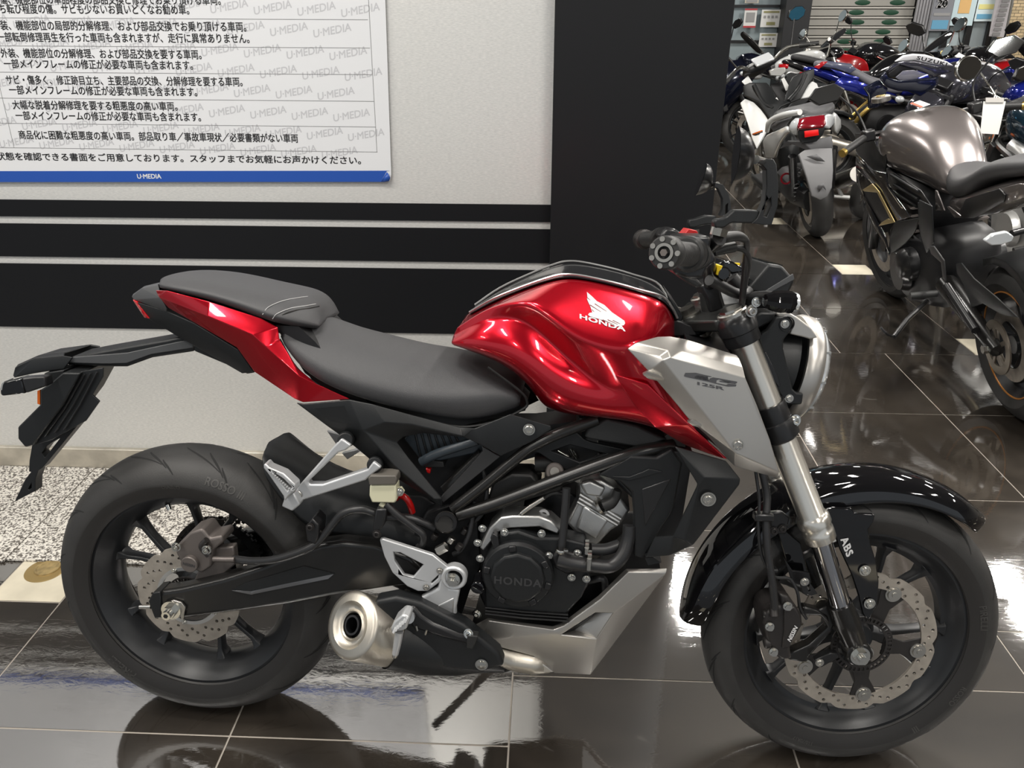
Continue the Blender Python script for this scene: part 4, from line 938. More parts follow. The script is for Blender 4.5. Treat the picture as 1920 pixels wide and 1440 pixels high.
# swingarm
sw = [(283, 1126, .128), (291, 1111, .130), (340, 1104, .130), (419, 1085, .130), (490, 1062, .130), (565, 1033, .130), (600, 1021, .130), (640, 1016, .130), (700, 1023, .130), (770, 1046, .125), (800, 1075, .12), (770, 1098, .12), (730, 1101, .128), (640, 1116, .130), (543, 1134, .130), (450, 1147, .130), (385, 1155, .130), (310, 1164, .130), (288, 1158, .128)]
for sg in (1, -1):
    m = MB(); P = [T(*q) for q in sw]; 
    for p in P: p.y *= sg
    m.prism(P, (0, 0.040*sg, 0)); SWA = m.build('swingarm', M_FRAME, BIKE, bevel=0.009, seg=4)
    if sg == 1: SW1 = SWA
facets({'a': (434, 1107, .1312), 'b': (458, 1094, .1312), 'c': (520, 1077, .1312), 'd': (569, 1062, .1312), 'e': (627, 1076, .1312), 'f': (615, 1086, .1312), 'g': (471, 1115, .1312), 'h': (446, 1110, .1312), 'i': (470, 1108, .1295), 'j': (610, 1078, .1295)}, ['a h g f e j i', 'e f g i j'], 'arm_groove_highlight', mat('satin_trim_and_highlight', (.14, .14, .145), .25, metal=.5), th=0.0015, bevel=0.0005, mirror=False, parent=SW1)  # pale lip, the recess highlight put into its colour
plate([(434, 1107), (458, 1094), (569, 1062), (627, 1076), (470, 1108)], .1309, .129).build('arm_recess', M_BLACK, SW1)
plate([(278, 1128), (286, 1112), (300, 1110), (303, 1158), (290, 1160)], .134, .09).build('arm_end_cap', M_BLACK, SW1, bevel=0.002)
plate([(700, 1022), (800, 1060), (860, 1080), (860, 1150), (800, 1130), (735, 1100)], .1, -.1).build('swingarm_pivot_block', M_DARK, BIKE, bevel=0.004)
c = T(322, 1143, .135); m = MB(); m.cyl(c, c+Vector((0, -.004, 0)), .020, n=32); m.hexn(c+Vector((0, -.004, 0)), c+Vector((0, -.014, 0)), .0135); m.cyl(c+Vector((0, -.010, 0)), c+Vector((0, -.024, 0)), .009, n=24); m.build('axle_nut', M_CHROME, SW1, angle=25)
m = MB(); m.cyl(c+Vector((0, -.0245, 0)), c+Vector((0, -.018, 0)), .005, n=6); m.build('axle_bore', M_DARK, SW1)
plate(CB([(560, 880), (600, 868), (640, 880), (660, 905), (648, 965), (640, 968), (628, 930), (605, 968), (580, 968), (575, 930)]), .136, .131).build('chain_adjuster', M_STEEL, SW1, bevel=0.001)
m = MB(); m.tube([T(283, 1138, .12), T(262, 1138, .12)], .004, smooth=0); m.build('adjuster_bolt', M_STEEL, SW1)
# hugger between the wheel and the seat
C_l = TT([(503, 834), (522, 838), (560, 860), (600, 883), (645, 900), (690, 908), (740, 930), (790, 965)], -.03)
M_l = TT([(500, 838), (520, 846), (560, 870), (600, 895), (645, 914), (690, 924), (740, 942), (790, 975)], .03)
S_l = TT([(489, 852), (508, 866), (550, 900), (598, 924), (645, 940), (690, 950), (740, 966), (790, 990)], .078)
L_l = TT([(494, 890), (508, 915), (540, 958), (580, 1000), (635, 1010), (700, 1016), (750, 1030), (800, 1035)], .088)
m = MB(); rows = []
for c0_, m0_, s0_, l0_ in zip(C_l, M_l, S_l, L_l):
    mid = Vector(((c0_.x+m0_.x)/2, 0, max(c0_.z, m0_.z)+.002)); row = [l0_, s0_, m0_, mid]
    rows.append(row+[Vector((p.x, -p.y, p.z)) for p in row[-2::-1]])
m.grid(rows); HG = m.build('rear_mudguard', M_BLACK, BIKE, sub=1, solid=.004)
# brake hose along the swingarm
tub([(438, 1048, .11), (475, 1052, .13), (520, 1048, .15), (575, 1030, .16), (600, 1012, .155), (625, 982, .15), (645, 962, .15), (680, 955, .148), (720, 968, .14), (770, 972, .13), (815, 990, .12)], .0075, 'rear_brake_hose', M_HOSE)
tub([(400, 1048, .12), (420, 1049, .12), (440, 1049, .12)], .0055, 'hose_banjo', M_CALI)
for q in ([(572, 990), (585, 972), (598, 985), (596, 1010), (592, 1022), (575, 1015)], [(705, 955), (725, 955), (720, 985), (705, 1005), (698, 990)]):
    plate(q, .165, .12).build('hose_bracket', M_BLACK2, BIKE, bevel=0.003)
bolts([(T(582, 988, .166), (0, -1, 0)), (T(707, 1001, .166), (0, -1, 0))], 'bracket_bolt', M_CALB, BIKE, .006, .005)
# hose from the reservoir
tub([(724, 945, .155), (745, 965, .155), (775, 988, .15), (793, 1003, .148), (792, 1020, .145), (784, 1026, .142)], .0068, 'reservoir_hose', M_HOSE)
RS = plate([(693, 910), (742, 909), (744, 938), (740, 944), (697, 943), (692, 930)], .160, .130).build('brake_fluid_reservoir', M_RESV, BIKE, bevel=0.003)
plate([(690, 897), (694, 892), (742, 892), (744, 898), (743, 909), (692, 910)], .163, .127).build('reservoir_cap', M_BROWNCAP, RS, bevel=0.002)
plate([(743, 915), (752, 914), (758, 922), (754, 930), (743, 931)], .15, .143).build('reservoir_tab', M_RESV, RS, bevel=0.001); bolts([(T(749, 922, .151), (0, -1, 0))], 'reservoir_bolt', M_CHROME, RS, .006, .004)
m = MB(); m.tube([T(714, 943, .148), T(722, 950, .15)], .006, smooth=0); m.build('reservoir_spout', M_RESV, RS)
# red shock spring behind
P = []
a, b = T(728, 925, .02), T(772, 972, .03); d = b-a; u_, v_, _ = basis(d)
for i in range(60):
    f = i/59; an = f*2*pi*2.6; P.append(a+d*f+u_*.026*cos(an)+v_*.026*sin(an))
plate([(690, 925), (790, 930), (850, 960), (900, 1010), (800, 1030), (700, 1000)], .05, -.05).build('dark_backing_plate', M_DARK, BIKE, bevel=.004)  # dark plate added behind the spring so the gap reads black
m = MB(); m.tube([T(742, 934, .10), T(750, 929, .105), T(761, 934, .108), T(769, 946, .106), T(773, 960, .10)], .0065); m.build('shock_spring_coil', M_SPRING, BIKE)

# passenger footrest hanger
arm = plate(CB([(1210, 318), (1232, 290), (1400, 100), (1440, 60), (1490, 95), (1460, 120), (1425, 130), (1275, 275), (1280, 290), (1345, 290), (1570, 215), (1600, 175), (1640, 205), (1600, 235), (1560, 270), (1260, 365), (1225, 378), (1195, 372), (1188, 345)]), .155, .135)
HGR = arm.build('passenger_peg_hanger', M_ALUP, BIKE, bevel=0.004, seg=3)
for u, v in ((647, 826), (702, 872)):
    m = MB(); m.cyl(T(u, v, .15), T(u+6, v-6, .09), .014, .017, n=20, ch=.002); m.build('hanger_boss', M_BLACK, HGR)
plate(CB([(1160, 345), (1200, 330), (1235, 390), (1195, 425), (1140, 400)]), .175, .150).build('peg_bracket', M_ALUP, HGR, bevel=0.003)
m = plate(CB([(1050, 190), (1062, 186), (1078, 205), (1150, 235), (1210, 290), (1212, 320), (1180, 345), (1155, 375), (1148, 345), (1075, 240), (1050, 208)]), .19, .165, holes=[CB([(1100, 230), (1150, 262), (1195, 305), (1170, 322), (1110, 250)])]); m.build('passenger_peg', M_ALUP, HGR, bevel=0.003)
for i in range(11):
    m = MB(); q = CB([(1085+i*10, 232+i*9)])[0]; m.cyl(T(*q, .192), T(q[0]+2.5, q[1]-2, .188), .0022, n=6); m.build('peg_tooth', M_ALUP, HGR)
p = T(*CB([(1215, 345)])[0], .157); m = MB(); m.lathe(p, (0, -1, 0), [(.0, .003), (.004, .003), (.0045, .001), (.010, .001), (.011, 0)], 20); m.build('peg_pin', M_STEEL, HGR)
# the far side's hanger glimpsed behind
plate([(612, 808), (640, 815), (646, 830), (633, 838), (615, 812)], -.15, -.16).build('far_peg_hanger', M_ALUP, BIKE, bevel=0.002)
plate([(640, 850), (670, 842), (676, 846), (651, 862)], -.13, -.14).build('far_peg_hanger', M_ALUP, BIKE, bevel=0.002)

# rider footrest assembly
hg = plate(CC([(575, 712), (590, 708), (845, 790), (920, 850), (930, 862), (880, 930), (820, 975), (770, 975), (715, 950), (640, 880), (600, 800)]), .165, .155, holes=[CC([(645, 775), (680, 778), (800, 840), (745, 905), (700, 895), (650, 820)]), CC([(835, 930), (875, 893), (872, 908), (840, 938)])])
RP = hg.build('heel_guard', M_ALUP, BIKE, bevel=0.0025)
# ring round the swingarm pivot bolt and the arm reaching down
c = T(*CC([(952, 912)])[0], .170)
m = MB(); m.lathe(c, (0, -1, 0), [(.0165, -.022), (.0235, -.022), (.0245, -.004), (.0215, .0), (.0165, -.001)], 40, closed=True)
m.build('peg_plate_ring', M_ALUP, RP, bevel=0.001)
plate(CC([(880, 905), (925, 870), (935, 960), (985, 968), (965, 1060), (968, 1175), (900, 1160), (790, 1085), (700, 1062), (760, 1020), (870, 960)]), .165, .150).build('peg_plate_arm', M_ALUP, RP, bevel=0.005, seg=3)
plate(CC([(815, 1075), (955, 1005), (955, 1030), (950, 1150), (905, 1145), (880, 1100)]), .1665, .16).build('arm_web', M_ALU, RP, bevel=0.004)
m = MB(); q = T(*CC([(950, 910)])[0], .160); m.cyl(q, q+Vector((0, -.004, 0)), .0135, n=28); m.hexn(q+Vector((0, -.004, 0)), q+Vector((0, -.013, 0)), .0105); m.cyl(q+Vector((0, -.012, 0)), q+Vector((0, -.018, 0)), .006, n=20); m.build('pivot_bolt', M_CHROME, RP, angle=25)
bolts([(T(*q, .166), (0, -1, 0)) for q in CC([(883, 870), (813, 955)])], 'guard_bolt', M_STEEL, RP, .0048, .003)
m = MB(); m.cyl(T(*CC([(870, 770)])[0], .15), T(*CC([(915, 745)])[0], .15), .009, n=6); m.build('brake_switch', M_STEEL, RP)
# footpeg
m = plate(CC([(632, 1165), (650, 1130), (690, 1095), (715, 1098), (730, 1110), (712, 1170), (690, 1178), (650, 1182), (635, 1190)]), .235, .20); PG = m.build('rider_peg', M_ALUP, RP, bevel=0.004)
m = MB(); m.tube([T(*CC([(735, 1075)])[0], .165), T(*CC([(720, 1110)])[0], .20)], .012, smooth=0); m.cyl(T(*CC([(750, 1095)])[0], .175), T(*CC([(770, 1085)])[0], .16), .012, n=24, ch=.001); m.build('peg_mount', M_ALUP, RP)
for i in range(6):
    for j in range(4):
        m = MB(); q = CC([(655+i*12-j*3, 1162-i*11+j*7+(i % 2)*2)])[0]; m.cyl(T(*q, .236), T(*q, .239), .0022, n=6); m.build('peg_grip_stud', M_ALUP, RP)
m = MB(); m.tube(TT(CC([(676, 1180), (668, 1230), (655, 1295)]), .225), [.008, .0075, .006], smooth=3); m.build('peg_feeler', M_ALUP, RP)
m = MB(); m.cyl(T(*CC([(655, 1295)])[0], .225), T(*CC([(652, 1308)])[0], .225), .005, n=12); m.build('feeler_tip', M_STEEL, RP)
plate(CC([(705, 1055), (740, 1045), (780, 1070), (760, 1090), (715, 1085)]), .172, .15).build('lever_boss', M_BLACK2, RP, bevel=0.003)
plate(CC([(640, 1030), (700, 985), (725, 1000), (690, 1055), (655, 1055)]), .15, .13).build('lever_tip', M_STEEL, RP, bevel=0.002)

# exhaust: slash-cut brushed muffler, black shield
E0 = T(658, 1172, .200); E1 = T(720, 1190, .165); E2 = T(860, 1222, .125)
ax = (E2-E0).normalized()
nrm = Vector((-.42, -.72, .50)).normalized()
def face_ring(r, off, sc=1.0, n=40):
    # circle in the slash plane, seen from the camera as the traced oval
    up = T(640, 1122, .185)-T(680, 1222, .205); up = up-nrm*up.dot(nrm); up.normalize(); sd = nrm.cross(up)
    return [E0+nrm*off+up*(r*1.0*cos(2*pi*i/n))+sd*(r*.93*sin(2*pi*i/n)) for i in range(n)]
def body_ring(c, r, n=40, q=1.0):
    up = T(640, 1122, .185)-T(680, 1222, .205); up = up-ax*up.dot(ax); up.normalize(); sd = ax.cross(up)
    if sd.dot(nrm.cross(T(640, 1122, .185)-T(680, 1222, .205))) < 0: sd = -sd
    return [c+up*(r*cos(2*pi*i/n))+sd*(r*q*sin(2*pi*i/n)) for i in range(n)]
m = MB(); A_ = face_ring
m.grid([A_(.024, -.020), A_(.0235, -.004), A_(.026, -.002), A_(.030, -.006), A_(.036, -.0055), A_(.041, .0005), A_(.044, .003), A_(.055, .0), A_(.0615, -.002), A_(.0635, -.006), body_ring(T(705, 1183, .165), .0615), body_ring(T(742, 1194, .150), .058)], closeu=True)
MF = m.build('muffler', M_RIMG, BIKE, angle=50)
m = MB(); m.grid([A_(.0195, -.004), A_(.0195, -.04), A_(.001, -.04)], closeu=True); m.grid([A_(.0145, -.002), A_(.0185, -.002), A_(.0185, -.02)], closeu=True); m.build('tail_pipe_bore', M_DARK, MF)
sh_ = [(.0595, 742, 1193, .150), (.062, 736, 1192, .152), (.060, 800, 1206, .135), (.052, 862, 1216, .125), (.036, 905, 1226, .115), (.012, 946, 1250, .110)]
m = MB(); m.grid([body_ring(T(u, v, t), r) for r, u, v, t in sh_], closeu=True, cap=True); MS = m.build('muffler_shield', M_BLACK, MF)
plate([(700, 1128), (742, 1120), (790, 1132), (870, 1172), (935, 1225), (946, 1250), (900, 1262), (760, 1247), (735, 1210)], .185, .15).build('shield_outer', M_BLACK, MF, bevel=0.008, seg=4)
plate(CC([(690, 1065), (750, 1050), (790, 1100), (850, 1140), (980, 1195), (1075, 1205), (1060, 1240), (1010, 1245), (880, 1210), (740, 1165)]), .190, .17).build('shield_upper', M_BLACK2, MF, bevel=0.006)
plate(CC([(1020, 1200), (1078, 1205), (1048, 1272), (1018, 1265)]), .198, .18).build('shield_strap', M_RUB, MF, bevel=0.002)
p = T(903, 1246, .187); m = MB(); m.lathe(p, (0, -1, 0), [(.012, 0), (.012, .001), (.0085, .001), (.008, .004), (.003, .0045), (.003, .002), (0, .002)], 24); m.build('shield_bolt', M_CHROME, MF)
p = T(*CC([(1030, 1190)])[0], .19); MB().bolt(p, (-.3, -1, .3), .007, .006).build('shield_bolt', M_CHROME, MF)
for a, b in (((762, 1150), (768, 1175)), ((808, 1195), (815, 1172))):
    m = MB(); m.tube(TT(CC([a, b]), .192), .002, n=6, smooth=0); m.build('shield_slot_edge', M_STEEL, MF)
hp = [(897, 1206, .10), (925, 1222, .118), (960, 1236, .122), (1000, 1244, .118), (1030, 1250, .105)]
m = MB(); m.tube(TT(hp), [.010, .017, .021, .021, .012], n=28); m.build('exhaust_pipe', M_RIMG, MF)
plate([(945, 1262), (1038, 1261), (1000, 1232), (995, 1245)], .128, .10).build('pipe_guard', M_SILV, MF, bevel=0.002)
# rear caliper
k = CB([(620, 590), (680, 530), (740, 510), (760, 530), (780, 560), (840, 545), (850, 580), (800, 620), (790, 700), (740, 735), (640, 690), (610, 630)])
RCL = plate(k, .115, .06).build('rear_brake_caliper', M_CALI, BIKE, bevel=0.005, seg=3)
c = T(*CB([(677, 692)])[0], .125); m = MB(); m.cyl(c, c+Vector((0, .02, 0)), .017, n=32, ch=.0015); m.build('caliper_cap', M_CALI, RCL)
m = MB(); tvs = text_to(m, 'NISSIN', .0085, lambda x, y, z: c+Vector((x*.97+y*.2, -.0006-z, y*.97-x*.2)), bold=.0004); m.build('caliper_lettering', M_LGREY, RCL, smooth=False)
plate(CB([(770, 610), (900, 600), (910, 690), (850, 740), (760, 800), (690, 800), (720, 730)]), .10, .08).build('caliper_bracket', M_CALI, RCL, bevel=0.003)
bolts([(T(*q, .122), (0, -1, 0)) for q in CB([(770, 612), (618, 597)])], 'caliper_bolt', M_CHROME, RCL, .007, .01)
tub([(388, 1012, .12), (378, 1025, .12), (392, 1042, .12)], .006, 'bleed_nipple', M_CALB, RCL)
# side stand on the far side
m = MB(); m.tube([T(800, 1130, -.11), Vector((.62, .24, .105)), Vector((.66, .30, .052))], .010, smooth=0); SSN = m.build('side_stand', M_FRAME, BIKE)
# ------------------------------------------------------------------ front end (steered)
X = STEER
SMB = lambda: MB(STEER)
def stub(pts, r, name, m, parent=BIKE, smooth=5, n=16, t=None): return tub(pts, r, name, m, parent, True, smooth, n, t)
ft = [T(1405, 668, .103, 1), T(1535, 1000, .103, 1)]
fd = (ft[0]-ft[1]).normalized()
for sg in (1, -1):
    def Q(p): return Vector((p.x, p.y*sg, p.z))
    a, b = Q(ft[0]+fd*.06), Q(ft[1]); d = Q(fd)
    m = SMB(); m.lathe(b, d, [(.0, -.012), (.0275, -.012), (.0285, .0), (.0285, .008), (.0275, .0095), (.0275, .020), (.030, .022), (.030, .034), (.027, .040), (.0245, .044), (.0240, (a-b).length)], 48)
    FK = m.build('fork_leg', M_FORK, BIKE)
    m = SMB(); low = T(1577, 1140, .103, 1); low = Q(low); m.cyl(b, low, .0195, n=40); m.build('fork_slider', M_POL, FK)
    # casting at the foot
    foot = Q(T(1612, 1228, .095, 1)); ax_ = Vector((1.345, -.085*sg, .293))
    m = SMB(); m.tube([low-d*-.012, low+(foot-low)*.3, low+(foot-low)*.75, foot], [.0235, .0255, .021, .024], n=28, smooth=4); m.build('fork_foot', M_FRAME, FK)
    if sg == 1:
        c = T(1612, 1229, .118, 1)
        m = SMB(); m.cyl(c+Vector((0, .03, 0)), c, .0235, n=32, ch=.002); m.build('axle_boss', M_FRAME, FK)
        m = SMB(); m.cyl(c, c+Vector((0, -.003, 0)), .0185, n=32); m.hexn(c+Vector((0, -.003, 0)), c+Vector((0, -.012, 0)), .0145); m.cyl(c+Vector((0, -.010, 0)), c+Vector((0, -.019, 0)), .008, n=20); m.build('axle_nut', M_CHROME, FK, angle=25)
m = SMB(); m.cyl((1.345, -.10, .293), (1.345, .10, .293), .011); m.build('front_axle', M_STEEL, BIKE)
# caliper arms of the right leg
plate(CG([(640, 720), (700, 690), (735, 760), (700, 830), (600, 940), (590, 968), (530, 960), (500, 955), (510, 920), (600, 880), (690, 800)]), .098, .075, True).build('caliper_arm', M_FRAME, BIKE, bevel=0.004)
plate(CG([(575, 700), (640, 715), (690, 745), (700, 790), (650, 745), (580, 745), (560, 725)]), .10, .08, True).build('caliper_arm', M_FRAME, BIKE, bevel=0.004)
cal = plate(CG([(455, 640), (500, 650), (530, 690), (565, 740), (570, 790), (530, 850), (510, 900), (520, 950), (470, 955), (430, 930), (400, 860), (385, 780), (395, 730), (440, 700), (470, 700)]), .125, .05, True)
FCL = cal.build('front_brake_caliper', M_CALB, BIKE, bevel=0.006, seg=3)
for q, r in (((415, 770), .011), ((415, 868), .011), ((410, 730), .008)):
    c = T(*CG([q])[0], .115, 1); m = SMB(); m.cyl(c, c+Vector((-.012, 0, -.002)), r, n=20, ch=.002); m.build('caliper_piston_cap', M_CALB, FCL)
plate(CG([(480, 720), (530, 700), (560, 745), (565, 790), (530, 850), (510, 895), (470, 900), (480, 820)]), .129, .12, True).build('caliper_face', M_CALB, FCL, bevel=0.003)
c0 = CG([(521, 832)])[0]
def cal_fn(x, y, z):
    ca, sa = cos(radians(63)), sin(radians(63)); u = c0[0]+(x*ca-y*sa); v = c0[1]-(x*sa+y*ca); return T(u, v, .1305+z*.001, 1)
m = SMB(); text_to(m, 'NISSIN', 10.5, cal_fn, bold=.5, shear=.2); m.build('caliper_lettering', M_WHITE, FCL, smooth=False)
for q in ((495, 695), (410, 792), (428, 912)):
    c = T(*CG([q])[0], .127, 1); m = SMB(); m.cyl(c, c+Vector((0, -.003, 0)), .0085, n=24); m.hexn(c+Vector((0, -.003, 0)), c+Vector((0, -.009, 0)), .0065); m.build('caliper_bolt', M_CHROME, FCL, angle=25)
plate(CG([(560, 600), (600, 585), (640, 640), (610, 650), (570, 640)]), .115, .108, True, holes=[CG([(590, 605), (600, 603), (606, 628), (596, 632)])]).build('guide_bracket', M_BLACK2, BIKE, bevel=0.001)
plate(CG([(480, 470), (520, 530), (600, 540), (610, 590), (560, 600), (520, 590)]), .09, .085, True).build('fender_stay', M_BLACK2, BIKE, bevel=0.001)
bolts([(T(*q, .118, 1), (0, -1, 0)) for q in CG([(577, 582), (648, 965)])], 'bracket_bolt', M_STEEL, BIKE, .006, .004, xf=STEER)
plate(CG([(625, 955), (700, 920), (740, 925), (735, 945), (660, 990), (640, 985)]), .10, .085, True).build('speed_sensor', M_BLACK2, BIKE, bevel=0.002)
# front brake hose and sensor wire
stub([(1428, 880, .09), (1438, 930, .10), (1436, 980, .115), (1440, 1040, .125), (1448, 1090, .13), (1453, 1140, .13)], .0068, 'front_brake_hose', M_HOSE)
stub([(1417, 885, .09), (1424, 940, .10), (1422, 985, .11), (1428, 1040, .115), (1450, 1080, .12), (1480, 1085, .11), (1495, 1110, .115), (1500, 1140, .115), (1512, 1160, .11)], .003, 'sensor_wire', M_HOSE)
for u, v in ((1431, 968), (1447, 1068)):
    m = SMB(); c = T(u, v, .115, 1); m.box(c, (.034, .02, .014) if v < 1000 else (.02, .016, .008)); m.build('hose_guide', M_BLACK2, BIKE, bevel=0.003)
plate(CG([(410, 255), (470, 250), (510, 280), (490, 360), (420, 360)]), .09, .08, True).build('hose_bracket', M_BLACK2, BIKE, bevel=0.003)
m = SMB(); c = T(1452, 1150, .13, 1); m.cyl(c+Vector((0, .01, .012)), c+Vector((0, -.002, -.006)), .008, n=16); m.build('banjo', M_CALB, FCL)

# front mudguard: shell bent over the tyre
fc = Vector(FC)
def fend(a0, a1, name, lo, hi=.0, n=26, xs=(.062, .060, .050, .032, .0), rs=(.300, .312, .329, .338, .341)):
    rows = []
    for i in range(n+1):
        f = i/n; a = radians(a0+(a1-a0)*f); row = []
        e = min(1, max(.0, min(f, 1-f)/.09)); e = sqrt(e)
        for x, r in zip(xs, rs):
            r2 = r; x2 = x
            if r == rs[0]: r2 = lo(f)
            x2 = x*(.55+.45*e); r2 = r2*1.0
            row.append(fc+Vector((r2*cos(a), -x2, r2*sin(a))))
        rows.append(row + [Vector((p.x, -p.y, p.z)) for p in row[-2::-1]])
    m = SMB(); m.grid(rows); return m.build(name, M_GLOSSB, BIKE, sub=2, solid=.003)
FD = fend(46, 178, 'front_mudguard', lambda f: .300-.018*sin(pi*min(1, f*1.0))**2)
ab = CG([(640, 245), (705, 232), (800, 236), (815, 258), (900, 262), (912, 268), (905, 300), (880, 335), (890, 400), (915, 480), (930, 580), (925, 690), (880, 772), (852, 735), (830, 640), (800, 550), (740, 420), (715, 340)])
FS = plate(ab, .082, .076, True, mirror=False).build('mudguard_side', M_GLOSSB, FD, bevel=0.002)
ab2 = CG([(440, 300), (560, 400), (600, 560), (560, 600), (500, 520), (470, 420)])
plate(ab2, .070, .064, True).build('mudguard_side', M_GLOSSB, FD, bevel=0.002)
a0 = CG([(776, 420)])[0]
def abs_fn(x, y, z):
    ca, sa = cos(radians(-70)), sin(radians(-70)); return T(a0[0]+(x*ca-y*sa), a0[1]-(x*sa+y*ca), .0835+z*.001, 1)
m = SMB(); text_to(m, 'ABS', 20, abs_fn, bold=1.2, shear=-.25, spacing=1.1); m.build('mudguard_lettering', M_WHITE, FS, smooth=False)
bolts([(T(*q, .084, 1), (0, -1, 0)) for q in CG([(862, 528), (884, 685)])], 'mudguard_bolt', M_CHROME, FS, .008, .006, xf=STEER)
bolts([(T(*q, .092, 1), (0, -1, 0)) for q in CG([(432, 342), (472, 332)])], 'mudguard_bolt', M_CALB, FD, .006, .004, xf=STEER)

# clamps
up_c = T(1385, 600, .103, 1); 
m = SMB(); q = ft[0]+fd*.028; m.lathe(q, fd, [(.0, 0), (.0305, 0), (.031, .004), (.031, .020), (.0335, .022), (.0335, .040), (.031, .046), (.028, .050), (.026, .052), (0, .052)], 48)
m2 = SMB(); m2.v = [v.copy() for v in m.v]; m2.f = [list(f) for f in m.f]; m2.v = [Vector((v.x, -v.y, v.z)) for v in m2.v]
UC = m.build('upper_clamp', M_BLACK2, BIKE); m2.build('upper_clamp', M_BLACK2, BIKE)
q2 = q+fd*.045
m = SMB(); hub = [q2+Vector((-.03, .0, -.012)), q2+Vector((.026, .0, .0)), Vector((q2.x+.01, 0, q2.z+.01)), Vector((q2.x-.07, 0, q2.z-.02))]
pl = [(q2+Vector((.03, -.01, .0))), q2+Vector((.045, .03, .005)), Vector((q2.x+.03, 0, q2.z+.006)), Vector((q2.x+.045, -q2.y-.03, q2.z+.005)), Vector((q2.x+.03, -q2.y+.01, q2.z)), Vector((q2.x-.03, -q2.y+.005, q2.z-.013)), Vector((q2.x-.075, .03, q2.z-.03)), Vector((q2.x-.075, -.03, q2.z-.03)), q2+Vector((-.03, -.005, -.013))]
m.prism([p-fd*.012 for p in pl], fd*.022); m.build('top_yoke', mat('satin_grey_yoke', (.045, .046, .045), .3, metal=.5), BIKE, bevel=.004)
for sg in (1, -1):
    c = Vector((q2.x, q2.y*sg, q2.z)); m = SMB(); m.lathe(c, fd, [(.0265, .004), (.0265, .012), (.024, .014), (.020, .0145)], 40); m.lathe(c, fd, [(.021, .012), (.020, .018), (0, .018)], 8); m.build('fork_cap', M_STEEL, UC, angle=25)
    m = SMB(); p = T(1408, 583, .13, 1) if sg > 0 else Vector((c.x+.03, c.y+.02, c.z-.01)); m.bolt(p, (.2*1, -1*sg, .0), .0075, .008); m.build('clamp_bolt', M_STEEL, UC)
m = SMB(); m.tube([Vector((q2.x-.052, 0, q2.z-.022))+fd*.0, Vector((q2.x-.052, 0, q2.z-.022))-fd*.19], .026, smooth=0, n=28); m.build('steering_head', M_DARK, BIKE)
sn = Vector((q2.x-.052, 0, q2.z-.022)); m = SMB(); m.lathe(sn, fd, [(.0, .0), (.024, .0), (.024, .012), (.0, .012)], 32); m.hexn(sn+fd*.012, sn+fd*.024, .018); m.lathe(sn-fd*.036, fd, [(.030, 0), (.033, .003), (.033, .01), (.028, .012)], 32); m.build('stem_nut', M_STEEL, BIKE, angle=25)
# lower clamp
lc = T(1462, 795, .103, 1); s_ = (lc-ft[0]).dot(-fd); lcc = ft[0]-fd*s_
m = SMB(); m.lathe(lcc, -fd, [(0, -.045), (.0285, -.045), (.0295, -.042), (.0295, -.012), (.032, -.010), (.034, .0), (.034, .020), (.0305, .024), (0, .024)], 48)
m2 = SMB(); m2.v = [Vector((v.x, -v.y, v.z)) for v in m.v]; m2.f = [list(f) for f in m.f]
LC = m.build('lower_clamp', M_BLACK2, BIKE); m2.build('lower_clamp', M_BLACK2, BIKE)
m = SMB(); m.prism([lcc+Vector((.02, 0, 0)), Vector((lcc.x+.03, 0, lcc.z+.01)), Vector((lcc.x+.02, -lcc.y, lcc.z)), Vector((lcc.x-.03, -lcc.y, lcc.z-.01)), Vector((lcc.x-.08, .03, lcc.z-.03)), Vector((lcc.x-.08, -.03, lcc.z-.03)), lcc+Vector((-.03, 0, -.01))], fd*-.03); m.build('lower_yoke', M_BLACK2, BIKE, bevel=.004)
m = SMB(); a = T(1488, 787, .115, 1); m.cyl(a+Vector((-.02, .01, -.008)), a+Vector((0, 0, 0)), .013, n=24, ch=.002); m.build('clamp_ear', M_BLACK2, LC)
m = SMB(); m.bolt(a+Vector((0, -.004, 0)), (.25, -1, .1), .008, .008); m.build('clamp_bolt', M_CHROME, LC)

# headlight: silver ring, lens, dark housing and brackets
hc = T(1472, 688, .0, 1); hd = Vector((1, 0, -.20)).normalized()
m = SMB(); m.lathe(hc+hd*-.01, hd, [(.090, .010), (.097, .010), (.101, .018), (.100, .034), (.095, .042), (.088, .046), (.080, .043), (.078, .03)], 72); HL = m.build('headlight', M_SILV, BIKE, angle=40)
m = SMB(); m.lathe(hc+hd*-.01, hd, [(.086, .040), (.087, .050), (.080, .057), (.05, .064), (0, .066)], 64); m.build('headlight_lens', M_CLR, HL)
m = SMB(); m.lathe(hc+hd*-.01, hd, [(0, -.075), (.05, -.07), (.08, -.05), (.089, -.01), (.089, .0)], 48); m.build('headlight_shell', M_BLACK, HL)
for i in range(30):
    a = 2*pi*i/30; u_, v_, _ = basis(hd); 
    if i % 3 == 0:
        m = SMB(); c = hc+hd*.040+(u_*cos(a)+v_*sin(a))*.0865; m.box(c, (.008, .004, .004)); m.build('lens_prism', M_STEEL, HL)
plate(CF([(1100, 100), (1118, 88), (1190, 95), (1250, 130), (1340, 200), (1380, 265), (1330, 275), (1285, 262), (1190, 240), (1215, 180), (1190, 130), (1110, 125)]), .085, -.085, True).build('headlight_hood', M_SILV, HL, bevel=.008, seg=4)
hb = CF([(1100, 130), (1120, 120), (1185, 118), (1213, 150), (1213, 185), (1190, 230), (1150, 280), (1150, 340), (1212, 612), (1240, 635), (1285, 640), (1275, 715), (1170, 718), (1120, 640), (1075, 560), (1010, 370), (975, 250), (1040, 210)])
HB = plate(hb, .100, .088, True, mirror=False).build('headlight_bracket', M_BLACK, BIKE, bevel=.003)
plate([(p[0], p[1]) for p in hb], -.088, -.100, True).build('headlight_bracket', M_BLACK, BIKE, bevel=.003)
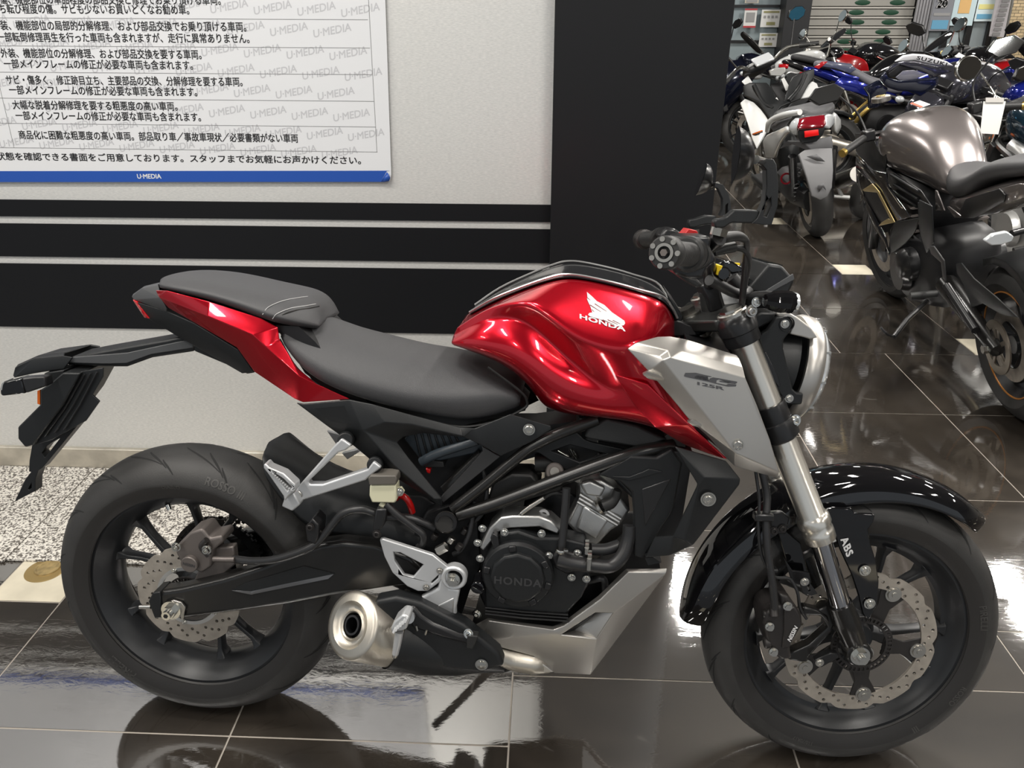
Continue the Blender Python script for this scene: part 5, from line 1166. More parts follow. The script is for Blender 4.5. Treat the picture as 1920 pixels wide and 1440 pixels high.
plate(CF([(1030, 360), (1110, 520), (1130, 590), (1115, 596), (1075, 540), (1010, 370)]), .102, .1, True).build('bracket_rib', M_BLACK2, HB, bevel=.001)
c = T(*CF([(1172, 170)])[0], .101, 1); m = SMB(); m.lathe(c, (0, -1, 0), [(.013, -.002), (.013, .001), (.0115, .001), (.0115, -.004)], 28); m.build('bolt_recess', M_DARK, HB)
bolts([(T(*q, .100, 1), (0, -1, 0)) for q in CF([(1157, 170), (1187, 673)])], 'bracket_bolt', M_STEEL, HB, .0055, .004, xf=STEER)
plate(CF([(925, 130), (1000, 90), (1110, 95), (1100, 140), (960, 220), (940, 190)]), .08, -.08, True).build('bracket_top', M_BLACK, BIKE, bevel=.004)
plate(CF([(1160, 640), (1240, 720), (1210, 740), (1160, 760), (1130, 700)]), .07, -.07, True).build('bracket_foot', M_BLACK, BIKE, bevel=.004)

# front turn signals
for sg in (1, -1):
    def Q(u, v, t): p = T(u, v, t, 1); p.y *= sg; return p
    m = SMB(); m.tube([Q(1415, 562, .10), Q(1440, 562, .13), Q(1450, 564, .15)], [.014, .015, .015]); TS = m.build('front_turn_signal', M_BLACK2, BIKE)
    a, b = Q(1433, 563, .158), Q(1482, 567, .152)
    m = SMB(); m.lathe(a, b-a, [(0, 0), (.010, .001), (.0155, .012), (.0185, .028), (.0185, .046), (.017, .05), (0, .05)], 12); m.build('signal_body', M_GLOSSB, TS, angle=20)
    m = SMB(); m.lathe(a, b-a, [(.0175, .048), (.0165, .054), (.010, .057), (0, .058)], 16); m.build('signal_lens', M_CLR, TS)
m = SMB(); m.bolt(T(1418, 566, .135, 1), (0, -1, 0), .006, .005); m.build('signal_bolt', M_CHROME, BIKE)

# meter
mt = [(1401, 545), (1408, 538), (1425, 520), (1441, 494), (1468, 500), (1491, 526), (1481, 551), (1429, 552)]
MT = plate([(1399, 546), (1441, 494), (1467, 498), (1491, 525), (1488, 533), (1479, 552), (1430, 552)], .068, -.068, True).build('meter', M_BLACK, BIKE, bevel=.005)
m = SMB(); m.prism([T(1400, 540, .062, 1), T(1441, 491, .055, 1), T(1468, 497, .055, 1), T(1427, 538, .062, 1)], Vector((0, .12, 0))); m.build('meter_glass', mat('dark_glass', (.01, .012, .012), .05, coat=1), MT)
plate([(1434, 546), (1487, 513), (1490, 524), (1440, 551)], .0695, .066, True).build('meter_side_band', mat('dark_grey_satin', (0.07, 0.072, 0.075), 0.35), MT, bevel=.001)

# handlebar: run from one end to the other
RE, LE = T(1250, 474, .385, 1), T(1206, 449, -.375, 1)
cR, cL = T(1331, 530, .05, 1), T(1331, 530, -.05, 1)
gR, gL = T(1305, 478, .26, 1), T(1240, 447, -.26, 1)
HBR = SMB(); HBR.tube([RE, gR, gR+(gR-RE)*.45, T(1330, 512, .10, 1), cR, cL, T(1322, 505, -.12, 1), gL+(gL-LE)*.4, gL, LE], .011, n=16, smooth=6); HBO = HBR.build('handlebar', M_BLACK2, BIKE)
for e, g_, rr in ((RE, gR, 1), (LE, gL, -1)):
    d = (g_-e).normalized(); L_ = (g_-e).length
    m = SMB(); prof = [(.013, .012), (.0175, .013)]
    for i in range(14): f = .018+i*(L_-.03)/14; prof += [(.0165, f), (.0172, f+.002), (.0172, f+.006), (.0165, f+.0075)]
    prof += [(.022, L_-.012), (.023, L_-.006), (.023, L_), (.012, L_)]
    m.lathe(e, d, prof, 28); GR = m.build('grip', M_RUB, HBO)
    m = SMB(); m.lathe(e, -d, [(.013, -.018), (.0215, -.014), (.0225, -.010), (.0225, .006), (.020, .010), (.013, .0105), (.012, .008), (.0075, .008), (.0075, .004), (0, .004)], 36); m.build('bar_end', M_CALB if rr < 0 else M_RUB, HBO)
    if rr == 1:
        u_, v_, _ = basis(d); ec = e-d*.0105
        m = SMB(); m.lathe(ec, -d, [(.0085, 0), (.0125, 0), (.0125, .0015), (.0085, .0015)], 32, closed=True); m.build('bar_end_ring', M_STEEL, HBO)
        for i in range(7):
            a = 2*pi*i/7; c = ec+(u_*cos(a)+v_*sin(a))*.0178; m = SMB(); m.cyl(c+d*.001, c-d*.0012, .0036, n=12); m.build('bar_end_dimple', M_STEEL, HBO)
        m = SMB(); m.cyl(ec, ec-d*.0035, .005, n=6); m.build('bar_end_bolt', M_CALI, HBO)
# right controls
HS = plate(CE([(372, 735), (480, 728), (560, 728), (572, 760), (560, 800), (592, 850), (600, 885), (545, 925), (520, 985), (440, 992), (345, 965), (318, 905), (400, 900)]), .27, .19, True).build('switch_housing', M_BLACK2, HBO, bevel=.006)
c = T(*CE([(430, 840)])[0], .275, 1); m = SMB(); dd = (RE-gR).normalized(); m.lathe(c, dd, [(.0, -.01), (.0255, -.01), (.0265, .0), (.0255, .012), (.022, .016), (0, .016)], 36); m.build('throttle_flange', M_RUB, HBO)
plate(CE([(350, 765), (400, 720), (430, 685), (480, 695), (492, 720), (450, 735), (390, 740)]), .20, .16, True).build('kill_switch', mat('red_plastic', (.55, .02, .02), .35), HBO, bevel=.003)
stub([(1333, 447, .22), (1352, 447, .22), (1368, 444, .21), (1385, 443, .20), (1396, 448, .19)], [.008, .0085, .0085, .0075, .006], 'hose_boot', M_RUB, HBO)
stub([(1394, 446, .19), (1400, 456, .185), (1398, 490, .16), (1394, 530, .13), (1390, 575, .10)], .005, 'brake_line', M_HOSE, HBO)
stub([(1337, 474, .21), (1356, 467, .20), (1376, 463, .19)], [.006, .0085, .0085], 'cable_boot', M_RUB, HBO)
stub([(1374, 464, .19), (1394, 468, .18), (1403, 480, .17), (1404, 500, .15), (1397, 530, .13), (1392, 570, .1)], .0045, 'throttle_cable', M_HOSE, HBO)
stub([(1330, 525, .14), (1350, 535, .12), (1375, 548, .10), (1395, 552, .09), (1404, 545, .08)], .009, 'wiring_loom', M_HOSE, HBO)
stub([(1372, 520, .08), (1390, 540, .08), (1400, 555, .07), (1400, 580, .06)], .011, 'wiring_loom', M_RUB, HBO)
plate(CE([(600, 905), (640, 880), (700, 885), (765, 925), (770, 950), (700, 960), (620, 945)]), .06, -.05, True).build('fluid_tank_lid', M_GLOSSB, HBO, bevel=.003)
plate(CE([(605, 905), (640, 912), (612, 972), (595, 965)]), .13, .10, True).build('yellow_collar', M_YEL, HBO, bevel=.001)
m = SMB(); c = T(*CE([(645, 960)])[0], .13, 1); m.cyl(c+Vector((0, .02, 0)), c, .012, n=24, ch=.003); m.build('rubber_cap', M_GLOSSB, HBO)
m = SMB(); c = T(*CE([(722, 908)])[0], .03, 1); m.cyl(c, c+Vector((0, 0, .004)), .006, n=16); m.build('yellow_mark', M_YEL, HBO)
plate([(1346, 529), (1368, 529), (1382, 568), (1359, 571)], .075, .0735, True).build('paper_tag', M_PAPER, BIKE)
plate(CE([(500, 1030), (600, 1000), (620, 1060), (650, 1190), (560, 1200), (545, 1130)]), .03, -.03, True).build('bar_riser', M_BLACK2, BIKE, bevel=.005)
m = SMB(); m.tube([T(1331, 545, 0, 1), T(1341, 585, 0, 1)], [.020, .024], smooth=0, n=24); m.build('riser_boot', M_RUB, BIKE)
plate(CE([(350, 960), (480, 990), (520, 1030), (480, 1050), (400, 1000)]), .2, .15, True).build('brake_master', M_RUB, HBO, bevel=.004)
# left controls
plate(CE([(245, 735), (290, 680), (345, 680), (390, 710), (400, 760), (300, 770)]), -.20, -.26, True).build('left_switch', M_BLACK2, HBO, bevel=.006)
plate(CE([(228, 780), (240, 738), (268, 745), (258, 790)]), -.24, -.28, True).build('left_lever_pivot', M_STEEL, HBO, bevel=.002)
stub([(1238, 452, -.24), (1262, 443, -.22), (1292, 440, -.16)], .006, 'clutch_lever', M_STEEL, HBO)
# mirrors: post, arm, upright, drop-shaped head
def mirror(arm, post, upr, slot, head, back, ta, th, nm, lab):
    MR = plate(arm, ta, ta-.022, True).build('mirror_arm', M_BLACK, HBO, bevel=.003)
    plate(upr, ta+.004, ta-.016, True, holes=[slot] if slot else ()).build('mirror_upright', M_BLACK, MR, bevel=.003)
    m = SMB(); m.tube([T(*post[0], ta-.01, 1), T(*post[1], ta-.01, 1)], .007, smooth=0); m.hexn(T(*post[1], ta-.01, 1), T(*post[0], ta-.01, 1), .0125); m.build('mirror_nut', M_CHROME, MR)
    return MR
mr = mirror(CE([(588, 640), (600, 625), (640, 620), (665, 610), (712, 568), (820, 566), (862, 572), (862, 652), (700, 648), (680, 655), (650, 678), (592, 680)]), [(1346, 442), (1350, 428)],
            CE([(818, 650), (850, 620), (895, 520), (908, 430), (905, 320), (878, 290), (880, 252), (950, 255), (970, 290), (982, 420), (978, 540), (940, 660), (900, 662)]), CE([(905, 520), (935, 492), (938, 540), (910, 612), (890, 605)]), None, None, .27, .3, '', '')
mirror(CE([(428, 650), (432, 628), (470, 622), (500, 612), (540, 600), (600, 605), (610, 660), (540, 658), (500, 668), (470, 678), (430, 678)]), [(1300, 442), (1300, 430)],
       CE([(622, 605), (640, 560), (640, 500), (610, 435), (590, 425), (596, 402), (640, 412), (675, 470), (690, 540), (688, 600)]), CE([(655, 540), (672, 525), (668, 600), (652, 598)]), None, None, -.24, -.26, '', '')
def mirror_head(glass, back, t, name):
    # glass rim traced as a thin sliver, back bulge traced outward: loft between the two
    g = [T(u, v, tt, 1) for u, v, tt in glass]; n = len(g)
    c = sum(g, Vector())/n; bk = [T(u, v, tt, 1) for u, v, tt in back]
    m = SMB(); m.add(g+bk, [[i, (i+1) % n, n+(i+1) % n, n+i] for i in range(n)] + [[n+i for i in range(n)]])
    MH = m.build('mirror_head', M_BLACK2, HBO, sub=2)
    m = SMB(); m.add([c+(p-c)*.96+Vector((-.0006, 0, 0)) for p in g], [list(range(n))]); m.build('mirror_glass', M_MIRR, MH)
gl = [(1385, 231, .33), (1377, 262, .29), (1372, 305, .27), (1371, 353, .27), (1383, 322, .35), (1389, 280, .38), (1390, 245, .37)]
bk = [(1403, 238, .34), (1412, 268, .31), (1413, 305, .29), (1408, 335, .29), (1424, 322, .35), (1427, 290, .37), (1418, 256, .37)]
mirror_head(gl, bk, .33, 'r')
gl = [(1325, 301, -.28), (1314, 325, -.31), (1306, 350, -.32), (1301, 374, -.32), (1312, 355, -.25), (1320, 332, -.23), (1327, 312, -.24)]
bk = [(1336, 308, -.28), (1337, 328, -.30), (1334, 348, -.31), (1329, 364, -.31), (1340, 357, -.26), (1343, 337, -.24), (1341, 318, -.25)]
mirror_head(gl, bk, -.3, 'l')
for a, b in (((1416, 299, .318), (1432, 304, .258)), ((1333, 350, -.285), (1345, 346, -.252))):
    m = SMB(); m.cyl(T(*a, 1), T(*b, 1), .006, n=20); m.build('mirror_joint', M_CHROME, HBO)
for a, b in (((1349, 447, .258), (1322, 472, .22)), ((1301, 444, -.25), (1272, 450, -.235))):
    m = SMB(); m.tube([T(*a, 1), T(*b, 1)], .011, smooth=0); m.build('mirror_perch', M_BLACK2, HBO)
# ================================================================== the motorcycles and the shop behind
def cmat(name, col, **k): return mat(name, col, **k)
def loft(secs, n=16, p=2.4):
    """superellipse sections: (x, zc, half width, half height)"""
    rows = []
    for x, zc, a, b in secs:
        row = []
        for i in range(n):
            t = 2*pi*i/n; c, s = cos(t), sin(t)
            row.append(Vector((x, a*abs(c)**(2/p)*(1 if c >= 0 else -1), zc+b*abs(s)**(2/p)*(1 if s >= 0 else -1))))
        rows.append(row)
    return rows
def mkwheel(par, c, r, wd, nm, rimm, spokes=5, disc=True, st=None):
    m = MB(st); C_ = Vector(c); rr = r-wd*.62
    m.lathe(C_, (0, 1, 0), [(rr, -wd*.36), (rr+.008, -wd*.36), (rr-.012, -wd*.2), (rr-.016, 0), (rr-.012, wd*.2), (rr+.008, wd*.36), (rr, wd*.36), (rr-.024, wd*.2), (rr-.026, 0), (rr-.024, -wd*.2)], 48, closed=True)
    m.cyl(C_+Vector((0, -.05, 0)), C_+Vector((0, .05, 0)), .035, n=20)
    for k in range(spokes):
        for da in (-.12, .12):
            a = 2*pi*k/spokes; m.tube([C_+Vector((.03*cos(a), 0, .03*sin(a))), C_+Vector(((rr-.02)*cos(a+da*1.6), 0, (rr-.02)*sin(a+da*1.6)))], .009, n=6, smooth=0)
    w_ = m.build(nm, rimm, par)
    m = MB(st); prof = []
    for i in range(15):
        x = -wd/2+wd*i/14; q = 1-abs(2*x/wd)**2.6*.98; prof.append((rr+.010+(r-rr-.010)*(1-(1-q)*.75 if q > 0 else 0)**1.0, x))
    prof = [(rr+.006, -wd*.38)]+prof+[(rr+.006, wd*.38)]
    m.lathe(C_, (0, 1, 0), prof, 64, closed=True); m.build('tyre', M_TYRE, w_)
    if disc:
        m = MB(st)
        for s in (1, -1): m.lathe(C_+Vector((0, .055*s, 0)), (0, 1, 0), [(.09, 0), (.14, 0), (.14, .005), (.09, .005)], 40, closed=True)
        m.build('brake_disc', M_DISC, w_)
    return w_
def moto(name, label, x, y, head, body, kind='naked', lean=7, accent=None, seatm=None, rimm=None, mirr='hex', group=None, tag_=None, steer=0.35, tall=1.0, silver=False, windscreen=False):
    t = thing(name, label, 'motorcycle' if kind != 'scooter' else 'scooter', group=group)
    t.matrix_world = Matrix.Translation((x, y, 0)) @ Matrix.Rotation(radians(head), 4, 'Z') @ Matrix.Rotation(-radians(lean), 4, 'X')
    accent = accent or body; seatm = seatm or M_SEAT; rimm = rimm or M_WHEEL
    wb = 1.42; r = .305
    rk = radians(25); ka = Vector((-sin(rk), 0, cos(rk))); so = Vector((wb+.10, 0, 0))
    st = Matrix.Translation(so) @ Matrix.Rotation(steer, 4, ka) @ Matrix.Translation(-so)
    mkwheel(t, (0, 0, r), r, .17, 'rear_wheel', rimm); mkwheel(t, (wb, 0, r-.01), r-.01, .115, 'front_wheel', rimm, st=st)
    top = Vector((wb+.02, 0, 0))+ka*.0
    hp = so+ka*1.0; hx, hz = hp.x, hp.z
    forkm = M_CHROME if kind == 'cruiser' else M_BLACK2
    for s in (1, -1):
        m = MB(st); b = Vector((wb, .10*s, r)); u = Vector((hx+.035, .10*s, hz)); m.tube([b, b+(u-b)*.45], .026, smooth=0); m.tube([b+(u-b)*.4, u], .022 if kind != 'cruiser' else .02, smooth=0, n=14); m.build('fork_leg', forkm, t)
    m = MB(st); m.prism([Vector((hx+.07, -.12, hz-.03)), Vector((hx+.07, .12, hz-.03)), Vector((hx-.05, .06, hz-.03)), Vector((hx-.05, -.06, hz-.03))], (0, 0, .03)); m.prism([Vector((hx+.15, -.12, hz-.22)), Vector((hx+.15, .12, hz-.22)), Vector((hx+.02, .06, hz-.22)), Vector((hx+.02, -.06, hz-.22))], (0, 0, .03)); m.build('fork_clamp', M_BLACK2, t, bevel=.004)
    # mudguards
    m = MB(st); rows = []
    for i in range(11):
        a = radians(35+i*12); rows.append([Vector((wb+rr*cos(a), w_, r+rr*sin(a))) for w_, rr in ((-.065, .29), (-.06, .32), (-.03, .335), (0, .34), (.03, .335), (.06, .32), (.065, .29))])
    m.grid(rows); m.build('front_mudguard', body if kind != 'cruiser' else M_CHROME, t, solid=.004)
    # engine
    m = MB(); m.grid(loft([(.50, .42, .10, .12), (.56, .42, .16, .17), (.75, .40, .19, .19), (.95, .42, .17, .17), (1.02, .45, .10, .12)], 14, 3.5), closeu=True, cap=True); m.grid(loft([(.66, .66, .10, .08), (.70, .66, .15, .12), (.92, .70, .16, .13), (.98, .70, .10, .09)], 14, 5), closeu=True, cap=True)
    en = m.build('engine', M_DARK if not silver else M_ALU, t, angle=50)
    for s in (1, -1):
        m = MB(); m.cyl(Vector((.72, .18*s, .40)), Vector((.72, .215*s, .40)), .095, .085, n=32); m.build('engine_cover', M_BLACK2 if not silver else M_ALU, en)
    for k in range(5):
        m = MB(); m.grid(loft([(.68, .58+k*.035, .16, .005), (.94, .60+k*.035, .17, .005)], 12, 6), closeu=True, cap=True); m.build('cooling_fin', M_CALI if not silver else M_ALU, en)
    # frame
    for s in (1, -1):
        m = MB(); m.tube([Vector((hx-.06, .03*s, hz-.10)), Vector((1.05, .13*s, .78)), Vector((.72, .16*s, .70)), Vector((.48, .14*s, .48)), Vector((.44, .10*s, .36))], .022, n=10); m.tube([Vector((.62, .12*s, .70)), Vector((.25, .09*s, .80)), Vector((-.05, .07*s, .86))], .014, n=8); m.build('frame_tube', accent if kind == 'naked' and accent is not body else M_FRAME, t)
        m = MB(); m.tube([Vector((.46, .10*s, .40)), Vector((.2, .115*s, .36)), Vector((-.03, .115*s, .305))], [.045, .035, .025], n=12); m.build('swingarm', M_FRAME if not silver else M_ALU, t)
    m = MB(); m.box((1.10, 0, .62), (.05, .34, .34), Matrix.Rotation(radians(-20), 3, 'Y')); m.build('radiator', M_DARK, t, bevel=.005)
    # tank and seat
    if kind == 'cruiser': tk = [(.55, .80, .04, .03), (.58, .82, .09, .07), (.72, .85, .13, .11), (.92, .88, .15, .13), (1.06, .89, .12, .11), (1.12, .88, .04, .05)]
    else: tk = [(.50, .80, .04, .03), (.54, .82, .10, .07), (.64, .88, .12, .12), (.80, .92, .18, .14), (.98, .93, .20, .14), (1.08, .90, .16, .12), (1.14, .86, .06, .06)]
    m = MB(); m.grid(loft([(a, z*tall, b, c) for a, z, b, c in tk], 20, 2.5), closeu=True, cap=True); TKK = m.build('fuel_tank', body, t, sub=2)
    m = MB(); m.lathe((.90, 0, (1.045 if kind != 'cruiser' else 1.0)*tall), (-.08, 0, 1), [(0, .012), (.035, .012), (.04, .008), (.042, -.01)], 24); m.build('tank_cap', M_STEEL, TKK)
    if kind == 'cruiser': se = [(-.10, .86, .05, .03), (-.06, .87, .11, .05), (.15, .84, .12, .05), (.30, .80, .13, .05), (.50, .79, .10, .05), (.58, .82, .05, .04)]
    else: se = [(-.20, 1.0, .05, .02), (-.16, 1.0, .10, .035), (.10, .95, .12, .04), (.18, .90, .12, .045), (.30, .84, .14, .05), (.46, .82, .11, .06), (.56, .84, .05, .05)]
    m = MB(); m.grid(loft(se, 16, 3), closeu=True, cap=True); m.build('seat', seatm, t, sub=2)
    tl = [(-.28, .96, .02, .015), (-.22, .95, .06, .035), (.0, .89, .10, .05), (.25, .78, .13, .06), (.45, .74, .11, .05), (.52, .72, .05, .03)] if kind != 'cruiser' else [(-.16, .80, .03, .03), (.0, .79, .09, .05), (.3, .74, .11, .06), (.45, .72, .05, .03)]
    m = MB(); m.grid(loft(tl, 16, 3), closeu=True, cap=True); m.build('tail_cowl', body, t, sub=2)
    zt = .93 if kind != 'cruiser' else .80
    m = MB(); m.grid(loft([(-.30 if kind != 'cruiser' else -.2, zt-.01, .03, .014), (-.27 if kind != 'cruiser' else -.17, zt-.015, .05, .022), (-.22 if kind != 'cruiser' else -.12, zt-.015, .055, .022)], 12, 4), closeu=True, cap=True); m.build('tail_light', M_REDL, t)
    m = MB(); m.prism([Vector((-.20, -.06, .86)), Vector((-.05, -.06, .84)), Vector((-.36, -.06, .58)), Vector((-.40, -.06, .60))], (0, .12, 0)); m.build('licence_arm', M_BLACK, t, bevel=.004)
    rows = []
    for i in range(7):
        a = radians(60+i*16); rows.append([Vector((rr*cos(a), w_, r+rr*sin(a))) for w_, rr in ((-.09, .31), (-.085, .335), (0, .345), (.085, .335), (.09, .31))])
    m = MB(); m.grid(rows); m.build('rear_mudguard', M_BLACK if kind != 'cruiser' else body, t, solid=.004)
    for s in (1, -1):
        for bx, bz, nm in ((-.27, .82, 'rear_turn_signal'),):
            m = MB(); m.tube([Vector((bx+.05, .04*s, bz)), Vector((bx, .12*s, bz))], .008, smooth=0); m.grid(loft([(0, 0, .0, .0)], 3)) if False else None
            sg = m.build(nm, M_BLACK2, t); m = MB(); m.sphere((bx-.005, .15*s, bz), .03, 12, 8, (.7, 1.3, .8)); m.build('signal_lens', M_CLR, sg)
        if nm != 'x': m = MB(st); m.tube([Vector((hx+.10, .08*s, hz-.12)), Vector((hx+.12, .18*s, hz-.12))], .008, smooth=0); sg = m.build('front_turn_signal', M_BLACK2, t); m = MB(st); m.sphere((hx+.13, .2*s, hz-.12), .03, 12, 8, (1, 1.1, .8)); m.build('signal_lens', M_ORL if kind == 'cruiser' else M_CLR, sg)
    # headlight, meter, bars
    m = MB(st)
    if kind == 'cruiser': m.sphere((hx+.16, 0, hz-.12), .095, 20, 12, (1, 1, 1)); HLm = M_CHROME
    else: m.grid(loft([(hx+.06, hz-.10, .09, .09), (hx+.14, hz-.10, .11, .10), (hx+.22, hz-.13, .09, .08), (hx+.25, hz-.14, .05, .05)], 14, 3), closeu=True, cap=True); HLm = body
    HLo = m.build('headlight', HLm, t); m = MB(st); m.sphere((hx+.215, 0, hz-.13), .075, 16, 8, (.5, 1, .8)); m.build('headlight_lens', M_CLR, HLo)
    m = MB(st); m.box((hx+.05, 0, hz+.05), (.04, .14, .07), Matrix.Rotation(radians(-50), 3, 'Y')); m.build('meter', M_BLACK2, t, bevel=.008)
    hh = .06 if kind != 'cruiser' else .12
    m = MB(st); bar = [Vector((hx-.20, .38, hz+hh-.01)), Vector((hx-.10, .24, hz+hh+.01)), Vector((hx-.01, .10, hz+hh-.02)), Vector((hx, .04, hz+.01)), Vector((hx, -.04, hz+.01)), Vector((hx-.01, -.10, hz+hh-.02)), Vector((hx-.10, -.24, hz+hh+.01)), Vector((hx-.20, -.38, hz+hh-.01))]
    m.tube(bar, .012, n=10); HB_ = m.build('handlebar', M_CHROME if kind == 'cruiser' else M_BLACK2, t)
    for s in (1, -1):
        e = Vector((hx-.20, .38*s, hz+hh-.01)); g_ = Vector((hx-.115, .26*s, hz+hh+.008)); m = MB(st); m.cyl(e, g_, .017, n=14, ch=.002); m.build('grip', M_RUB, HB_)
        m = MB(st); m.cyl(e+(e-g_)*.12, e, .018, n=12); m.build('bar_end', accent if accent is not body else M_CHROME, HB_)
        m = MB(st); m.box(g_+(g_-e)*.22, (.05, .05, .05)); m.build('switch_box', M_BLACK2, HB_, bevel=.008)
        m = MB(st); m.tube([g_+Vector((.03, 0, 0)), e+Vector((.07, -.02*s, -.005))], .005, smooth=0); m.build('lever', accent if accent is not body else M_CHROME, HB_)
        q = g_+(g_-e)*.2
        m = MB(st); hd_ = q+Vector((.03, .10*s, .20 if mirr != 'low' else .15)); m.tube([q, q+Vector((.05, .02*s, .10)), hd_], .005, n=8); ma = m.build('mirror_arm', M_CHROME if mirr == 'round' else M_BLACK2, HB_)
        cc = hd_+Vector((0, .05*s, .02)); n_ = 24 if mirr == 'round' else 6
        u_ = Vector((0, 1, 0)); v_ = Vector((.2, 0, .98))
        ring = [cc+u_*(.075*cos(2*pi*i/n_)*(1 if mirr == 'round' else 1.1))+v_*(.062 if mirr == 'round' else .045)*sin(2*pi*i/n_) for i in range(n_)]
        m = MB(st); m.prism(ring, (.022, 0, -.004)); mh = m.build('mirror_head', M_BLACK2 if mirr != 'round' else M_CHROME, HB_, bevel=.006)
        m = MB(st); m.add([cc+(p-cc)*.9+Vector((-.0015, 0, 0)) for p in ring], [list(range(n_))]); m.build('mirror_glass', M_MIRR, HB_)
    # exhaust
    xm = M_CHROME if kind == 'cruiser' else M_STEEL
    m = MB(); m.tube([Vector((1.02, -.05, .60)), Vector((1.12, -.08, .40)), Vector((1.0, -.10, .22)), Vector((.6, -.14, .20)), Vector((.35, -.17, .28))], .022, n=12); ex_ = m.build('exhaust_pipe', xm, t)
    m = MB(); m.tube([Vector((.40, -.17, .27)), Vector((.32, -.18, .30)), Vector((-.10, -.20, .40)), Vector((-.16, -.20, .41))], [.025, .05, .055, .045], n=20, smooth=3); m.build('muffler', xm if kind == 'cruiser' else M_RIMG, ex_)
    m = MB(); m.tube([Vector((.60, .12, .28)), Vector((.52, .26, .09+.0)), Vector((.50, .32, .035-.0))], .011, n=10, smooth=0); m.build('side_stand', M_BLACK2, t)
    for s in (1, -1):
        m = MB(); m.tube([Vector((.52, .16*s, .36)), Vector((.52, .26*s, .35))], .014, smooth=0); m.build('foot_peg', M_RUB, t)
    m = MB(); m.lathe((0, .09, r), (0, 1, 0), [(.06, 0), (.10, 0), (.10, .006), (.06, .006)], 32, closed=True); m.build('sprocket', M_DISC, t)
    if kind == 'sport' or windscreen:
        for s in (1, -1):
            m = MB(); rows = []
            pts = [[(1.45, .05, .98), (1.20, .16, .95), (1.0, .20, .90)], [(1.50, .08, .85), (1.22, .23, .80), (.98, .23, .74)], [(1.40, .12, .72), (1.15, .24, .62), (.85, .21, .52)], [(1.20, .12, .50), (1.0, .20, .34), (.62, .17, .28)], [(1.10, .02, .30), (.9, .06, .22), (.60, .06, .22)]]
            m.grid([[Vector((a, b*s, c)) for a, b, c in rw] for rw in pts]); m.build('side_fairing', accent if s else body, t, sub=2, solid=.004)
        m = MB(); m.grid([[Vector((1.50, -.10, 1.0)), Vector((1.56, 0, 1.0)), Vector((1.50, .10, 1.0))], [Vector((1.38, -.12, 1.12)), Vector((1.44, 0, 1.14)), Vector((1.38, .12, 1.12))], [Vector((1.27, -.10, 1.2)), Vector((1.31, 0, 1.23)), Vector((1.27, .10, 1.2))]]); m.build('windscreen', mat('smoked_screen', (.02, .02, .022), .05, coat=1), t, sub=2, solid=.003)
        m = MB(); m.grid(loft([(1.25, .95, .16, .06), (1.42, .94, .15, .09), (1.56, .88, .10, .08), (1.64, .82, .03, .03)], 14, 2.5), closeu=True, cap=True); m.build('nose_fairing', body, t, sub=2)
    return t, TKK, HB_, st
M_GUN = mat('gunmetal_paint', (.24, .215, .21), .28, metal=.7, coat=1)
M_NAVY = mat('navy_paint', (.01, .013, .03), .15, metal=.4, coat=1)
M_BLUE = mat('blue_paint', (.01, .02, .26), .15, metal=.5, coat=1)
M_WHITEP = mat('white_paint', (.75, .76, .75), .18, coat=1)
M_TEAL = mat('dark_teal_paint', (.015, .04, .065), .12, metal=.5, coat=1)
M_BRN = mat('brown_leather', (.16, .11, .10), .5)
M_REDP = mat('red_paint', (.5, .01, .015), .15, coat=1)
M_GOLD = mat('gold_anodised', (.75, .52, .15), .25, metal=.9)
M_BLKP = mat('black_paint', (.01, .01, .012), .1, coat=1)
M_CREAMP = mat('cream_paint', (.72, .55, .33), .2, coat=1)
M_SILP = mat('silver_tank_paint', (.75, .75, .78), .25, metal=.15, coat=1)

def tracer(t):
    Mi = t.matrix_world.inverted()
    def TV(u, v, x=None, y=None):
        a = (u-960)/PF; b = (v-720)/PF; c, s_ = cos(TH), sin(TH); X_, Yy, Z_ = a, c-b*s_, -(s_+b*c)
        d = Mi.to_3x3() @ Vector((X_*cos(YAW)-Yy*sin(YAW), X_*sin(YAW)+Yy*cos(YAW), Z_)); o = Mi @ Vector((0, 0, CAMH))
        k = (x-o.x)/d.x if x is not None else (y-o.y)/d.y
        return o+d*k
    return TV
def traced(TV, pts, name, m, par, ox, oy, sc, th=.006, bevel=.003, y=None, mirror=False):
    P = [TV(ox+p[0]/sc, oy+p[1]/sc, x=(p[2] if y is None else None), y=y) for p in pts]
    mb = MB(); mb.add(P, [list(range(len(P)))])
    o = mb.build(name, m, par, solid=th)
    bm = bmesh.new(); bm.from_mesh(o.data); bmesh.ops.triangulate(bm, faces=bm.faces); bmesh.ops.recalc_face_normals(bm, faces=bm.faces); bm.to_mesh(o.data); bm.free(); o.data.shade_smooth(); o.data.set_sharp_from_angle(angle=radians(50))
    if bevel:
        b = o.modifiers.new('b', 'BEVEL'); b.width = bevel; b.segments = 2; b.limit_method = 'ANGLE'; b.angle_limit = radians(50)
    return o

